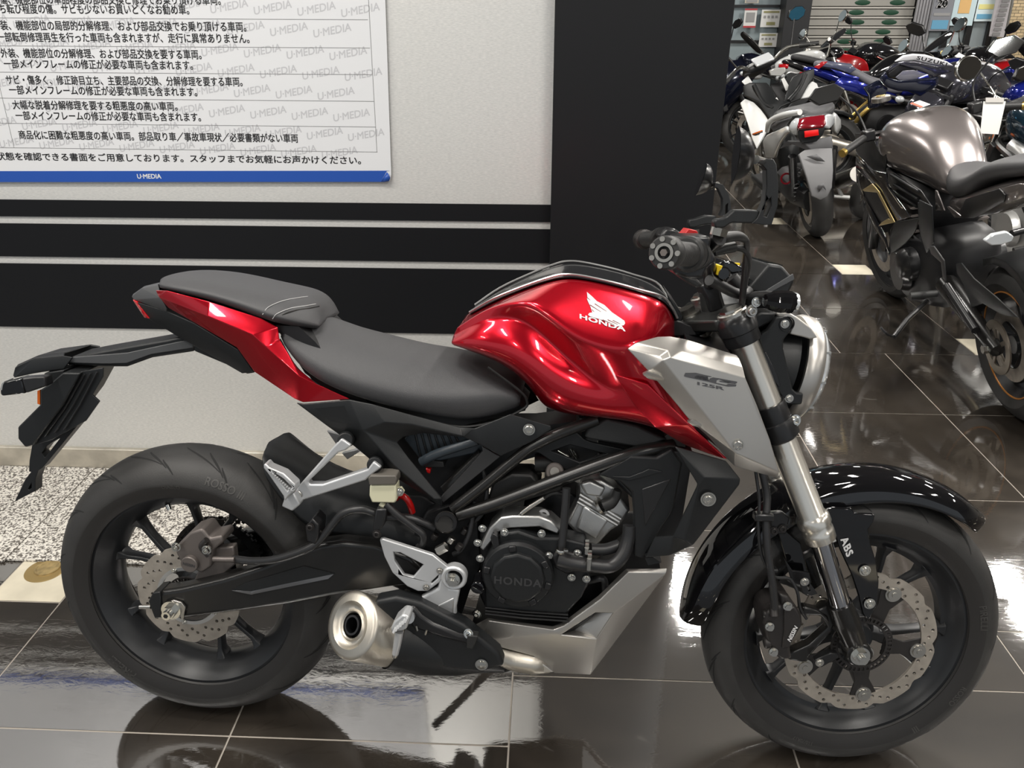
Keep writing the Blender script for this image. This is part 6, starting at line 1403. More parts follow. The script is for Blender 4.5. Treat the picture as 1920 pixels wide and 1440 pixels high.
# grey roadster with gold parts, nearest of the row
def grey_bike():
    rx, ry, fx, fy = 1.85, 2.82, 1.90, 4.22
    hd = math.degrees(atan2(fy-ry, fx-rx))
    t, tk, hb, st = moto('motorcycle', 'gunmetal grey naked motorcycle with gold bar ends and levers, nearest in the row', rx, ry, hd, M_GUN, 'naked', lean=13, accent=M_GOLD, mirr='hex', steer=.08, tall=.985)
    for o in list(t.children):
        if o.name.startswith(('side_stand', 'rear_turn_signal', 'front_turn_signal', 'sprocket', 'frame_tube')) or (o.name.startswith('foot_peg')):
            for c in list(o.children): bpy.data.objects.remove(c)
            bpy.data.objects.remove(o)
        elif o.name.startswith('front_mudguard'): o.data.materials[0] = M_BLKP
        elif o.name.startswith(('fork_leg', 'headlight')): o.data.materials[0] = M_BLACK2
    TV = tracer(t)
    A = dict(ox=1580, oy=250, sc=4.139); B = dict(ox=1720, oy=300, sc=3.66); C5 = dict(ox=1560, oy=400, sc=3.6)
    traced(TV, [(100, 150, 1.38), (240, 290, 1.22), (330, 310, 1.10), (350, 420, 1.02), (460, 560, .95), (520, 650, .90), (400, 690, .98), (275, 450, 1.16), (230, 390, 1.22), (100, 270, 1.36)], 'side_fairing', M_BLKP, t, y=0.22, **A)
    traced(TV, [(100, 270, 1.36), (230, 390, 1.22), (150, 440, 1.30), (200, 600, 1.20), (245, 720, 1.12), (330, 850, 1.03), (370, 940, .98), (340, 800, 1.02), (275, 715, 1.06), (160, 480, 1.26), (105, 380, 1.34)], 'fairing_edge', M_BLKP, t, y=0.205, **A)
    traced(TV, [(150, 440, 1.26), (275, 450, 1.14), (400, 690, .97), (275, 720, 1.05)], 'fairing_inner', M_DARK, t, y=0.2, **A)
    traced(TV, [(148, 440, 1.31), (225, 390, 1.22), (258, 425, 1.17), (278, 450, 1.15), (402, 692, .97), (272, 722, 1.08), (300, 690, 1.06), (345, 662, 1.03), (368, 668, 1.0), (265, 462, 1.16), (165, 452, 1.28)], 'gold_trim', mat('pale_gold', (.62, .48, .22), .3, metal=.7), t, y=0.228, **A)
    traced(TV, [(95, 0, 1.42), (260, 0, 1.25), (240, 60, 1.22), (280, 140, 1.16), (340, 160, 1.10), (330, 300, 1.10), (240, 290, 1.22), (100, 140, 1.38)], 'front_cowl', M_BLACK, t, y=0.185, **A)
    traced(TV, [(345, 270, 1.0), (430, 330, .92), (600, 440, .78), (690, 570, .66), (655, 660, .66), (570, 575, .74), (390, 450, .92), (350, 380, .98)], 'side_panel', M_BLACK2, t, y=0.175, **A)
    for q0, q1 in (((375, 320), (590, 450)), ((400, 400), (585, 510)), ((395, 450), (575, 570))):
        m = MB(); m.tube([TV(1580+q0[0]/4.139, 250+q0[1]/4.139, y=.182), TV(1580+q1[0]/4.139, 250+q1[1]/4.139, y=.182)], .006, smooth=0); m.build('panel_rib', M_BLACK, t)
    traced(TV, [(590, 515, .72), (690, 565, .66), (705, 850, .60), (650, 900, .62), (590, 720, .68)], 'frame_cover', M_BLACK, t, y=0.205, **A)
    traced(TV, [(400, 690, .96), (590, 655, .80), (560, 760, .80), (480, 860, .82), (350, 950, .90), (360, 840, .95)], 'engine_side_cover', M_BLACK, t, y=0.205, **A)
    traced(TV, [(0, 290, .66), (95, 320, .58), (100, 560, .52), (60, 640, .55), (10, 480, .62)], 'frame_side', M_BLACK, t, y=0.19, **B)
    traced(TV, [(120, 205, .52), (135, 215, .51), (185, 350, .44), (125, 352, .50)], 'tank_corner', M_GUN, t, y=0.135, **B)
    traced(TV, [(290, 345, .32), (330, 265, .30), (560, 195, .06), (600, 240, .04), (590, 290, .04), (430, 380, .16), (380, 400, .2), (300, 400, .3)], 'grab_rail_panel', M_BLACK2, t, y=0.13, **B)
    traced(TV, [(200, 320, .40), (215, 318, .38), (310, 395, .30), (255, 400, .34)], 'tail_corner', M_GUN, t, y=0.13, **B)
    traced(TV, [(560, 195, .06), (700, 160, -.06), (732, 165, -.08), (732, 260, -.06), (600, 300, .0), (595, 250, .04)], 'tail_side', M_GUN, t, y=0.125, **B)
    traced(TV, [(75, 590, .44), (110, 590, .42), (180, 690, .38), (192, 835, .37), (172, 810, .38), (160, 705, .40), (92, 645, .43)], 'heel_guard', mat('dark_grey_rail', (.035, .035, .036), .4), t, y=0.22, **B)
    traced(TV, [(835, 342, .28), (870, 335, .26), (955, 440, .18), (1100, 560, .08), (1255, 705, -.04), (1150, 690, .02), (1015, 610, .10), (940, 640, .16), (885, 480, .22), (840, 400, .27)], 'chain_guard', M_BLACK, t, y=0.145, **C5)
    m = MB(); m.tube([TV(1560+q/3.6, 400+w_/3.6, y=.16) for q, w_, xx in ((775, 490, .30), (860, 620, .20), (970, 790, .05))], .016, n=12); m.build('swingarm_brace', M_BLACK2, t)
    m = MB(); c = TV(1696, 497, y=.20); m.lathe(c, (0, 1, 0), [(0, .03), (.04, .03), (.06, .02), (.075, 0), (.075, -.05)], 28); m.build('alternator_cover', M_BLACK2, t)
    m = MB(); m.tube([TV(1707, 556, y=.27), TV(1757, 551, y=.17)], .017, n=12, smooth=0); m.build('rider_peg', M_RUB, t)
    m = MB(); m.tube([TV(1738, 565, y=.20), TV(1700, 600, y=.33), TV(1676, 632, y=.41)], .010, n=10, smooth=0); m.tube([TV(1676, 632, y=.41), TV(1662, 626, y=.45), TV(1651, 614, y=.47)], .005, n=8, smooth=3); m.build('kickstand', M_BLACK2, t)
    m = MB(); m.prism([TV(1840+q/3.66*1.0-120, 300+w_/3.66, x=-.30) for q, w_ in ((440, 545), (500, 500), (600, 480), (645, 515), (630, 550), (560, 572), (490, 578))], (-.02, 0, 0)); m.build('clear_turn_signal', M_CLR, t, bevel=.004)
    m = MB(); m.tube([TV(1897, 438, x=-.28), TV(1935, 428, x=-.26)], .011, smooth=0); m.build('signal_stem', M_BLACK2, t)
    traced(TV, [(660, 215, -.2), (690, 180, -.22), (740, 180, -.24), (740, 240, -.22)], 'tail_lens', M_REDL, t, y=0.1, **B)
    m = MB(); m.lathe((0, .10, .305), (0, 1, 0), [(.072, 0), (.105, 0), (.105, .006), (.072, .006)], 44, closed=True)
    for k in range(5): a = 2*pi*k/5; m.box(Vector((.06*cos(a), .103, .305+.06*sin(a))), (.05, .006, .016), Matrix.Rotation(-a, 3, 'Y'))
    m.build('rear_sprocket', mat('worn_steel', (.25, .22, .18), .4, metal=.9), t)
    m = MB(); m.cyl((0, .10, .305), (0, .155, .305), .017, n=6); m.build('axle_nut', M_CHROME, t)
    m = MB(); m.lathe((0, 0, .305), (0, 1, 0), [(.199, .062), (.204, .062), (.204, .066), (.199, .066)], 64, closed=True); m.build('rim_stripe', mat('orange_stripe', (.5, .2, .04), .4), t)
    # maker's label and the caution label on the tank
    m = MB(); m.prism([Vector((.84, .055, 1.068)), Vector((.96, .055, 1.072)), Vector((.96, .015, 1.078)), Vector((.84, .015, 1.074))], (0, 0, .0015)); m.build('caution_label', M_PAPER, tk)
    m = MB(); m.prism([Vector((.84, .055, 1.070)), Vector((.96, .055, 1.074)), Vector((.96, .044, 1.076)), Vector((.84, .044, 1.072))], (0, 0, .0015)); m.build('red_label_band', mat('label_red', (.6, .1, .05), .5), tk)
    m = MB(); m.cyl(Vector((1.42, .03, 1.03)), Vector((1.42, .03, 1.055)), .045, n=28, ch=.004); m.build('ignition_ring', M_STEEL, t)
    m = MB(); m.lathe((1.425, .03, 1.056), (0, 0, 1), [(.016, 0), (.022, .001), (.022, .003), (.016, .003)], 28, closed=True); m.build('gold_key_ring', M_GOLD, t)
    return t
GB = grey_bike()

# white scooter seen from behind
def scooter(name, label, x, y, head, body, inner, lean=5, hero=False):
    t = thing(name, label, 'scooter'); t.matrix_world = Matrix.Translation((x, y, 0)) @ Matrix.Rotation(radians(head), 4, 'Z') @ Matrix.Rotation(-radians(lean), 4, 'X')
    r = .24; wb = 1.34
    rk = radians(26); ka = Vector((-sin(rk), 0, cos(rk))); so = Vector((wb+.10, 0, 0)); st = Matrix.Translation(so) @ Matrix.Rotation(.3, 4, ka) @ Matrix.Translation(-so)
    mkwheel(t, (0, 0, r), r, .135, 'rear_wheel', M_ALU); mkwheel(t, (wb, 0, r), r, .11, 'front_wheel', M_ALU, st=st)
    for s in (() if hero else (1, -1)):
        m = MB(); m.grid([[Vector((-.30, .02*s, .80)), Vector((-.10, .12*s, .82)), Vector((.25, .17*s, .76)), Vector((.55, .15*s, .64))], [Vector((-.36, .06*s, .72)), Vector((-.10, .19*s, .70)), Vector((.25, .22*s, .62)), Vector((.55, .19*s, .50))], [Vector((-.26, .10*s, .62)), Vector((-.06, .20*s, .56)), Vector((.25, .20*s, .42)), Vector((.58, .18*s, .34))], [Vector((-.16, .10*s, .60)), Vector((0, .16*s, .52)), Vector((.28, .16*s, .34)), Vector((.6, .15*s, .26))]])
        m.build('side_body', body, t, sub=2, solid=.004)
        m = MB(); m.grid([[Vector((1.20, .04*s, 1.02)), Vector((1.16, .20*s, .92)), Vector((1.10, .23*s, .70))], [Vector((1.34, .04*s, .84)), Vector((1.22, .24*s, .74)), Vector((1.08, .25*s, .50))], [Vector((1.40, .04*s, .66)), Vector((1.20, .20*s, .50)), Vector((.98, .22*s, .34))]]); m.build('front_cowl', body, t, sub=2, solid=.004)
        m = MB(); m.tube([Vector((.35, .13*s, .82)), Vector((.0, .15*s, .88)), Vector((-.26, .11*s, .90)), Vector((-.32, .03*s, .90))], .014, n=10); m.build('grab_rail', body, t)
        m = MB(); m.sphere((-.315, .12*s, .735), .07, 16, 10, (.6, .9, .8)); m.build('rear_turn_signal', M_CLR, t)
    for s in (1, -1):
        m = MB(); m.cyl((.05, .12*s, .30), (-.04, .13*s, .58), .028, n=12); m.build('shock_absorber', M_BLACK2, t)
    m = MB(); m.grid(loft([(-.28, .84, .06, .03), (-.20, .86, .13, .05), (.10, .83, .15, .05), (.20, .78, .15, .05), (.55, .76, .12, .05), (.62, .74, .05, .03)], 16, 3), closeu=True, cap=True); m.build('seat', M_SEAT, t, sub=2)
    if not hero: m = MB(); m.grid(loft([(-.36, .74, .07, .03), (-.33, .74, .085, .04), (-.28, .74, .09, .045)], 12, 4), closeu=True, cap=True); m.build('tail_light', M_REDL, t)
    if not hero: m = MB(); m.box((-.375, 0, .655), (.02, .09, .035)); m.build('reflector', mat('bright_reflector', (.8, .01, .01), .3), t, bevel=.004)
    if not hero:
        m = MB(); m.prism([Vector((-.34, -.09, .68)), Vector((-.22, -.09, .66)), Vector((-.30, -.09, .5)), Vector((-.40, -.09, .36)), Vector((-.45, -.09, .37))], (0, .18, 0)); m.build('rear_mudguard', mat('grey_plastic', (.10, .10, .105), .5), t, bevel=.01)
        m = MB(); P = [Vector((-.36, y_, .62)) for y_ in (-.09, .09)]+[Vector((-.44, .10, .50)), Vector((-.47, .045, .24)), Vector((-.47, -.045, .24)), Vector((-.44, -.10, .50))]; m.prism(P, (.02, 0, .01)); m.build('splash_guard', mat('grey_plastic', (.10, .10, .105), .5), t, bevel=.005)
        m = MB(); rows = []
        for i in range(7):
            a = i/6; wz = .28+.80*a; wy = .12+.10*sin(pi*min(1, a*1.1)); rows.append([Vector((1.02+.10*a-.08*abs(q)*1.0, wy*q*1.05, wz)) for q in (-1, -.55, -.2, .2, .55, 1)])
        m.grid(rows); m.build('leg_shield', inner, t, sub=2, solid=.006)
    m = MB(); m.grid(loft([(.55, .45, .10, .20), (.75, .40, .07, .18), (1.0, .55, .08, .24), (1.08, .70, .06, .15)], 12, 3), closeu=True, cap=True); m.build('centre_tunnel', inner, t, sub=1)
    m = MB(); m.box((.78, 0, .24), (.52, .42, .06)); m.build('footboard', inner, t, bevel=.02)
    m = MB(); m.grid(loft([(-.10, .28, .10, .08), (.1, .30, .15, .10), (.45, .32, .15, .10), (.55, .32, .08, .06)], 12, 3), closeu=True, cap=True); m.build('engine', M_DARK, t)
    m = MB(); m.tube([Vector((.35, -.15, .24)), Vector((.15, -.20, .30)), Vector((-.22, -.22, .42))], [.03, .055, .05], n=18, smooth=3); m.build('muffler', M_STEEL, t)
    for s in (1, -1):
        m = MB(st); m.tube([Vector((wb, .08*s, r)), Vector((wb-.22, .08*s, .72))], .02, smooth=0); m.build('fork_leg', M_STEEL, t)
    hx, hz = 1.06, 1.06
    m = MB(st); m.tube([Vector((hx-.14, .36, hz+.02)), Vector((hx-.04, .2, hz+.06)), Vector((hx+.02, .08, hz)), Vector((hx+.02, -.08, hz)), Vector((hx-.04, -.2, hz+.06)), Vector((hx-.14, -.36, hz+.02))], .013, n=10); HB_ = m.build('handlebar', M_CHROME, t)
    m = MB(st); m.grid(loft([(hx-.02, hz, .14, .03), (hx+.06, hz+.01, .15, .05), (hx+.18, hz-.06, .10, .05)], 12, 2.5), closeu=True, cap=True); m.build('handlebar_cover', M_BLACK, HB_, sub=1)
    m = MB(st); m.box((hx-.02, 0, hz+.045), (.09, .15, .02), Matrix.Rotation(radians(-35), 3, 'Y')); m.build('meter', M_CLR, HB_, bevel=.008)
    for s in (1, -1):
        m = MB(st); m.cyl(Vector((hx-.15, .385*s, hz+.017)), Vector((hx-.08, .27*s, hz+.045)), .017, n=14); m.build('grip', M_RUB, HB_)
        q = Vector((hx-.05, .22*s, hz+.06)); h_ = q+Vector((.02, .08*s, .17)); m = MB(st); m.tube([q, h_], .006, smooth=0); m.build('mirror_arm', M_BLACK2, HB_)
        cc = h_+Vector((0, .03*s, .03)); ring = [cc+Vector((.0, .075*cos(2*pi*i/8), .05*sin(2*pi*i/8))) for i in range(8)]; m = MB(st); m.prism(ring, (.02, 0, 0)); m.build('mirror_head', M_BLACK2, HB_, bevel=.004); m = MB(st); m.add([cc+(p-cc)*.9+Vector((-.001, 0, 0)) for p in ring], [list(range(8))]); m.build('mirror_glass', mat('blue_mirror', (.1, .35, .55), .05, metal=.8), HB_)
    if hero:
        TV = tracer(t); A = dict(ox=1380, oy=120, sc=4.76); G = dict(ox=1340, oy=0, sc=3.131)
        traced(TV, [(60, 200, 1.02), (120, 170, 1.02), (270, 175, 1.0), (320, 230, .98), (350, 320, .92), (395, 350, .88), (425, 340, .88), (470, 180, .98), (500, 120, 1.0), (600, 70, 1.02), (690, 40, 1.04), (690, 120, 1.03), (650, 175, 1.0), (570, 320, .92), (480, 360, .85), (400, 395, .80), (310, 510, .74), (260, 430, .82), (200, 350, .90), (70, 290, 1.0)], 'leg_shield', inner, t, th=.02, bevel=.008, **A)
        for P in ([(160, 190, 1.0), (240, 340, .90), (330, 400, .82)], [(620, 90, 1.01), (560, 220, .95), (470, 330, .86)]):
            m = MB(); m.tube([TV(1380+a_/4.76, 120+b_/4.76, x=x_-.01) for a_, b_, x_ in P], .016, n=10); m.build('shield_rib', inner, t)
        traced(TV, [(395, 350, .95), (330, 240, 1.08), (300, 180, 1.1), (480, 150, 1.1), (440, 330, .95)], 'shield_recess', M_DARK, t, **A)
        WF = traced(TV, [(35, 345, .98), (80, 305, 1.0), (160, 340, .93), (220, 400, .86), (265, 460, .80), (298, 515, .73), (270, 600, .65), (240, 650, .58), (180, 748, .50), (140, 660, .66), (100, 520, .82)], 'front_side_cowl', body, t, th=.02, bevel=.008, **A)
        traced(TV, [(148, 622, .69), (238, 590, .64), (240, 600, .635), (152, 636, .685)], 'orange_label', M_ORL, WF, bevel=0, **A)
        traced(TV, [(152, 638, .683), (240, 602, .633), (240, 612, .63), (156, 650, .68)], 'black_label', M_DARK, WF, bevel=0, **A)
        traced(TV, [(150, 680, .66), (182, 700, .6), (178, 712, .6), (158, 700, .64)], 'yellow_label', M_YEL, WF, bevel=0, **A)
        traced(TV, [(560, 325, .95), (600, 240, 1.0), (675, 160, 1.03), (720, 185, 1.02), (752, 275, .95), (640, 310, .92)], 'front_side_cowl', body, t, th=.02, bevel=.008, **A)
        m = MB(); m.tube([TV(1380+a_/4.76, 120+b_/4.76, x=x_) for a_, b_, x_ in ((278, 600, .10), (295, 530, .05), (340, 490, .0), (430, 455, -.12), (570, 430, -.28))], [.014, .02, .021, .021, .018], n=12); m.build('grab_rail', body, t)
        traced(TV, [(300, 560, .12), (350, 520, .05), (500, 470, -.15), (440, 555, -.15), (330, 600, .1)], 'rail_inner', mat('grey_plastic', (.10, .10, .105), .5), t, **A)
        traced(TV, [(235, 690, .18), (262, 640, .12), (340, 600, .02), (440, 552, -.20), (462, 570, -.26), (455, 605, -.26), (430, 625, -.22), (380, 705, -.08), (350, 790, .04), (340, 845, .10), (262, 845, .22), (240, 750, .20)], 'side_body', body, t, th=.03, bevel=.012, **A)
        traced(TV, [(870, 420, -.20), (900, 440, -.16), (940, 490, -.10), (945, 560, -.06), (905, 640, -.02), (885, 600, -.16), (885, 460, -.24)], 'side_body', body, t, th=.03, bevel=.01, **A)
        traced(TV, [(560, 480, -.30), (640, 465, -.32), (795, 445, -.30), (808, 530, -.34), (785, 556, -.36), (560, 582, -.36), (552, 545, -.35)], 'tail_light', mat('dark_red_lens', (.16, .004, .01), .12, coat=1), t, th=.04, bevel=.01, **A)
        traced(TV, [(460, 570, -.26), (480, 520, -.25), (535, 470, -.25), (566, 480, -.30), (550, 560, -.33), (548, 650, -.30), (500, 632, -.28)], 'rear_turn_signal', M_CLR, t, th=.04, bevel=.012, **A)
        traced(TV, [(806, 448, -.30), (850, 440, -.26), (885, 455, -.22), (885, 540, -.22), (840, 582, -.28), (808, 560, -.33)], 'rear_turn_signal', M_CLR, t, th=.04, bevel=.012, **A)
        traced(TV, [(535, 468, -.24), (640, 440, -.28), (790, 425, -.26), (850, 438, -.24), (800, 448, -.30), (640, 468, -.32), (560, 482, -.29)], 'tail_trim', mat('satin_trim_and_highlight', (.05, .05, .05), .22), t, **A)
        traced(TV, [(556, 580, -.34), (785, 556, -.35), (800, 575, -.33), (772, 640, -.34), (720, 692, -.34), (600, 702, -.34), (560, 655, -.33)], 'licence_panel', M_BLACK, t, th=.05, bevel=.01, **A)
        traced(TV, [(610, 600, -.365), (735, 585, -.365), (741, 636, -.365), (614, 657, -.365)], 'reflector', mat('bright_reflector', (.85, .01, .01), .3), t, th=.006, bevel=.002, **A)
        traced(TV, [(600, 700, -.32), (860, 640, -.28), (870, 760, -.3), (700, 800, -.33), (500, 720, -.2), (380, 760, -.05), (450, 690, -.15)], 'mudguard_bracket', mat('grey_plastic', (.10, .10, .105), .5), t, th=.02, bevel=.006, **A)
        SG_ = traced(TV, [(495, 905, -.38), (530, 880, -.36), (600, 870, -.34), (690, 868, -.36), (697, 1000, -.42), (690, 1100, -.44), (665, 1152, -.46), (620, 1176, -.46), (570, 1150, -.46), (540, 1040, -.43)], 'splash_guard', mat('mid_grey_plastic', (.17, .17, .175), .5), t, th=.02, bevel=.006, **G)
        for P in ([(540, 920), (600, 905), (650, 950), (600, 945)], [(605, 1090), (640, 1075), (655, 1120), (635, 1100), (612, 1128)]):
            traced(TV, [(a_, b_, -.465 if b_ > 1000 else -.41) for a_, b_ in P], 'guard_recess', mat('grey_plastic', (.10, .10, .105), .5), SG_, th=.003, bevel=0, **G)
        m = MB(); c = TV(1340+418/3.131, 1048/3.131, x=.02); m.lathe(c, (-1, 0, .1), [(.028, 0), (.038, 0), (.038, .015), (.028, .015)], 32, closed=True); m.build('red_shock_ring', mat('dark_red_metal', (.3, .01, .02), .25, metal=.6), t)
        P = []
        for i in range(70): f = i/69; q = TV(1494, 315+f*60, x=.0); P.append(q+Vector((.0, .022*cos(f*50), .022*sin(f*50)*.3)))
        m = MB(); m.tube(P, .005, n=6, smooth=0); m.build('shock_spring', M_BLACK2, t)
        for k_, (a_, b_, c_, d_) in enumerate(((690, 1150, 790, 1160), (700, 1060, 745, 1150), (590, 1190, 520, 1100))):
            m = MB(); m.tube([TV(1340+a_/3.131, b_/3.131, x=.1), TV(1340+c_/3.131, d_/3.131, x=.1)], .014, n=10, smooth=0); m.build('engine_bracket', M_ALU, t)
        m = MB(); m.prism([TV(1380+a_/4.76, 120+b_/4.76, x=.98) for a_, b_ in ((403, 135), (430, 120), (483, 215), (445, 240))], (.002, 0, 0)); m.build('key_tag', M_PAPER, t)
        m = MB(); m.prism([TV(1380+a_/4.76, 120+b_/4.76, x=1.02) for a_, b_ in ((295, 60), (340, 40), (440, 30), (448, 70), (400, 110), (310, 105))], (.03, 0, 0)); m.build('meter_face', mat('pale_meter', (.5, .5, .48), .2, metal=.3), t, bevel=.006)
        traced(TV, [(48, 160, 1.05), (105, 108, 1.08), (145, 170, 1.05), (75, 190, 1.04)], 'side_vent', M_WHITEP, t, th=.01, **A)
    return t
scooter('scooter', 'white scooter seen from behind with red tail light and grey splash guard', 1.86, 5.5, 89, M_WHITEP, M_BLACK, hero=True, lean=13)
scooter('scooter', 'cream scooter with blue mirror, mostly hidden behind the black wall end', 1.02, 6.5, 88, M_CREAMP, M_BLACK2)
moto('motorcycle', 'dark teal cruiser with brown seat and a paper price tag on the bars', 2.64, 3.5, 90, M_TEAL, 'cruiser', seatm=M_BRN, mirr='round', silver=True)
moto('motorcycle', 'blue and white sports motorcycle with a large silver mirror, behind the gunmetal one', 3.3, 4.12, 96, M_BLUE, 'sport', accent=M_WHITEP, mirr='hex')
t_, tk_, hb_, st_ = moto('motorcycle', 'dark grey naked motorcycle with silver tank lettered in black, second row', 3.72, 6.50, 200, mat('dark_grey_metallic', (.06, .06, .075), .15, metal=.6, coat=1), 'naked', mirr='hex', windscreen=False, tall=1.03)
bpy.context.view_layer.update()
m = MB(); m.grid(loft([(.60, .93, .08, .10), (.80, 1.0, .12, .10), (1.0, 1.0, .13, .10), (1.12, .94, .05, .05)], 16, 2.5), closeu=True, cap=True); cvr = m.build('tank_cover', M_SILP, t_, sub=2)
def stext(txt, size, par, m_, x0, z0, y0, s=-1, slope=0.0, name='tank_lettering'):
    m = MB(); text_to(m, txt, size, lambda x, y, z: Vector((x0-x, y0+z, z0+y+slope*x)), bold=size*.05, spacing=1.1); return m.build(name, m_, par, smooth=False)
TV = tracer(t_); Z = dict(ox=1620, oy=0, sc=6.4)
TC = traced(TV, [(370, 745), (480, 665), (600, 645), (740, 655), (900, 700), (1010, 740), (1095, 795), (900, 790), (780, 770), (600, 730), (470, 740)], 'tank_side', M_SILP, t_, y=.20, th=.02, bevel=.01, **Z)
traced(TV, [(375, 755), (500, 735), (600, 732), (780, 772), (900, 792), (1092, 797), (1060, 860), (950, 900), (830, 935), (740, 880), (640, 842), (430, 780), (300, 880), (260, 850)], 'upper_shroud', mat('dark_grey_metallic', (.06, .06, .075), .15, metal=.6, coat=1), t_, y=.21, th=.015, bevel=.008, **Z)
traced(TV, [(300, 880), (430, 780), (640, 840), (470, 850), (380, 930), (300, 930)], 'shroud_recess', M_DARK, t_, y=.20, **Z)
traced(TV, [(380, 930), (470, 850), (600, 840), (760, 895), (640, 940), (500, 975), (420, 960)], 'shroud_insert', mat('grey_blue_paint', (.16, .16, .2), .2, coat=1), t_, y=.212, **Z)
traced(TV, [(200, 950), (260, 850), (300, 930), (420, 962), (640, 945), (830, 932), (900, 920), (890, 1030), (780, 1100), (680, 1160), (530, 1100), (420, 1095), (300, 1060), (240, 1010)], 'lower_shroud', M_NAVY, t_, y=.215, th=.015, bevel=.01, **Z)
traced(TV, [(0, 1060), (190, 960), (300, 1060), (250, 1180), (180, 1290), (60, 1310), (60, 1150)], 'fork_cowl', M_NAVY, t_, y=.20, th=.02, bevel=.012, **Z)
zm = MB(); vs_, fs_ = text_mesh('SUZUKI', 1.0, bold=.05, spacing=1.15, shear=.15); zw = max(p.x for p in vs_)-min(p.x for p in vs_)
zm.add([TV(1620+(810+p.x*370/zw+p.y*8)/6.4, (735+p.x*85/zw-p.y*62)/6.4, y=.2215+p.z*.01) for p in vs_], fs_); zm.build('tank_lettering', mat('black_ink', (.012, .011, .012), .5), TC, smooth=False)
tb_, _a, _b, _c = moto('motorcycle', 'blue motorcycle with grey seat and red tail light, beyond the white scooter', 2.38, 7.15, -10, M_BLUE, 'sport', accent=M_NAVY, seatm=mat('grey_seat', (.2, .2, .22), .5))
TV = tracer(tb_); Z = dict(ox=1340, oy=0, sc=6.4)
traced(TV, [(1290, 770), (1350, 730), (1640, 765), (1700, 830), (1620, 880), (1450, 820), (1300, 800)], 'tail_panel', mat('slate_blue_paint', (.08, .09, .16), .25, coat=1), tb_, y=-.13, th=.01, **Z)
traced(TV, [(1190, 805), (1290, 740), (1360, 738), (1295, 795), (1250, 830)], 'tail_lens', M_REDL, tb_, y=-.135, th=.01, **Z)
traced(TV, [(1380, 820), (1640, 900), (1740, 930), (1720, 980), (1500, 920)], 'tail_side', M_BLUE, tb_, y=-.14, th=.01, **Z)
traced(TV, [(1400, 1030), (1530, 920), (1700, 960), (1880, 1030), (1850, 1100), (1900, 1180), (1700, 1110), (1480, 1060)], 'side_panel', M_BLUE, tb_, y=-.2, th=.01, bevel=.008, **Z)
moto('motorcycle', 'black motorcycle with a thin gold stripe, behind the silver-tanked one', 2.48, 8.2, -6, M_BLKP, 'naked', accent=M_GOLD, mirr='round')
moto('motorcycle', 'white-tanked classic motorcycle in the third row left of the shutter', 1.95, 9.7, -4, M_WHITEP, 'cruiser', mirr='round', silver=True)
moto('motorcycle', 'navy sports motorcycle with pale green decal beside the black pillar', 0.62, 8.6, 2, M_NAVY, 'sport', accent=M_NAVY)
moto('motorcycle', 'black motorcycle with round mirror in front of the poster window', 1.55, 10.75, 181, M_BLKP, 'naked', mirr='round')
moto('motorcycle', 'black motorcycle with red fairing in the back row in front of the grey shutter', 4.75, 10.6, 180, M_BLKP, 'sport', accent=M_REDP, mirr='hex')
moto('motorcycle', 'black sports motorcycle with smoked screen in the back row', 5.45, 9.25, 174, M_BLKP, 'sport', mirr='hex')
moto('motorcycle', 'red and black sports motorcycle near the glass entrance', 5.4, 7.5, 165, M_REDP, 'sport', accent=M_BLKP)
moto('motorcycle', 'chrome classic cruiser standing by the entrance doors', 7.0, 8.2, 118, M_BLKP, 'cruiser', mirr='round', silver=True)
moto('motorcycle', 'silver classic motorcycle at the right end of the back row', 5.6, 5.9, 172, M_SILP, 'cruiser', mirr='round', silver=True)
moto('motorcycle', 'black motorcycle right of the teal cruiser at the frame edge', 4.3, 3.9, 92, M_BLKP, 'naked', mirr='round', silver=True)

# paper tag on a clip hanging from the handlebar of the cruiser
tg = thing('price_tag', 'white paper tag in a clip hanging beside the gunmetal tank', 'tag', (0, 0, 0))
def W(u, v, Y):
    a = (u-960)/PF; b = (v-720)/PF; x, y, z = a, cos(TH)-b*sin(TH), -(sin(TH)+b*cos(TH)); X_ = x*cos(YAW)-y*sin(YAW); Yy = x*sin(YAW)+y*cos(YAW); k = Y/Yy; return Vector((X_*k, Y, z*k+CAMH))
m = MB(); m.prism([W(1844, 190, 3.75), W(1886, 190, 3.75), W(1872, 252, 3.75), W(1838, 250, 3.75)], (0, .001, 0)); m.build('paper', M_PAPER, tg)
m = MB(); m.prism([W(1848, 183, 3.748), W(1882, 183, 3.748), W(1882, 192, 3.748), W(1848, 192, 3.748)], (0, -.002, 0)); m.build('clip', mat('pale_clip', (.6, .58, .55), .4), tg)
m = MB(); m.tube([W(1864, 184, 3.75), W(1866, 176, 3.76), W(1868, 168, 3.78)], .002, n=6); m.build('hook', M_STEEL, tg)

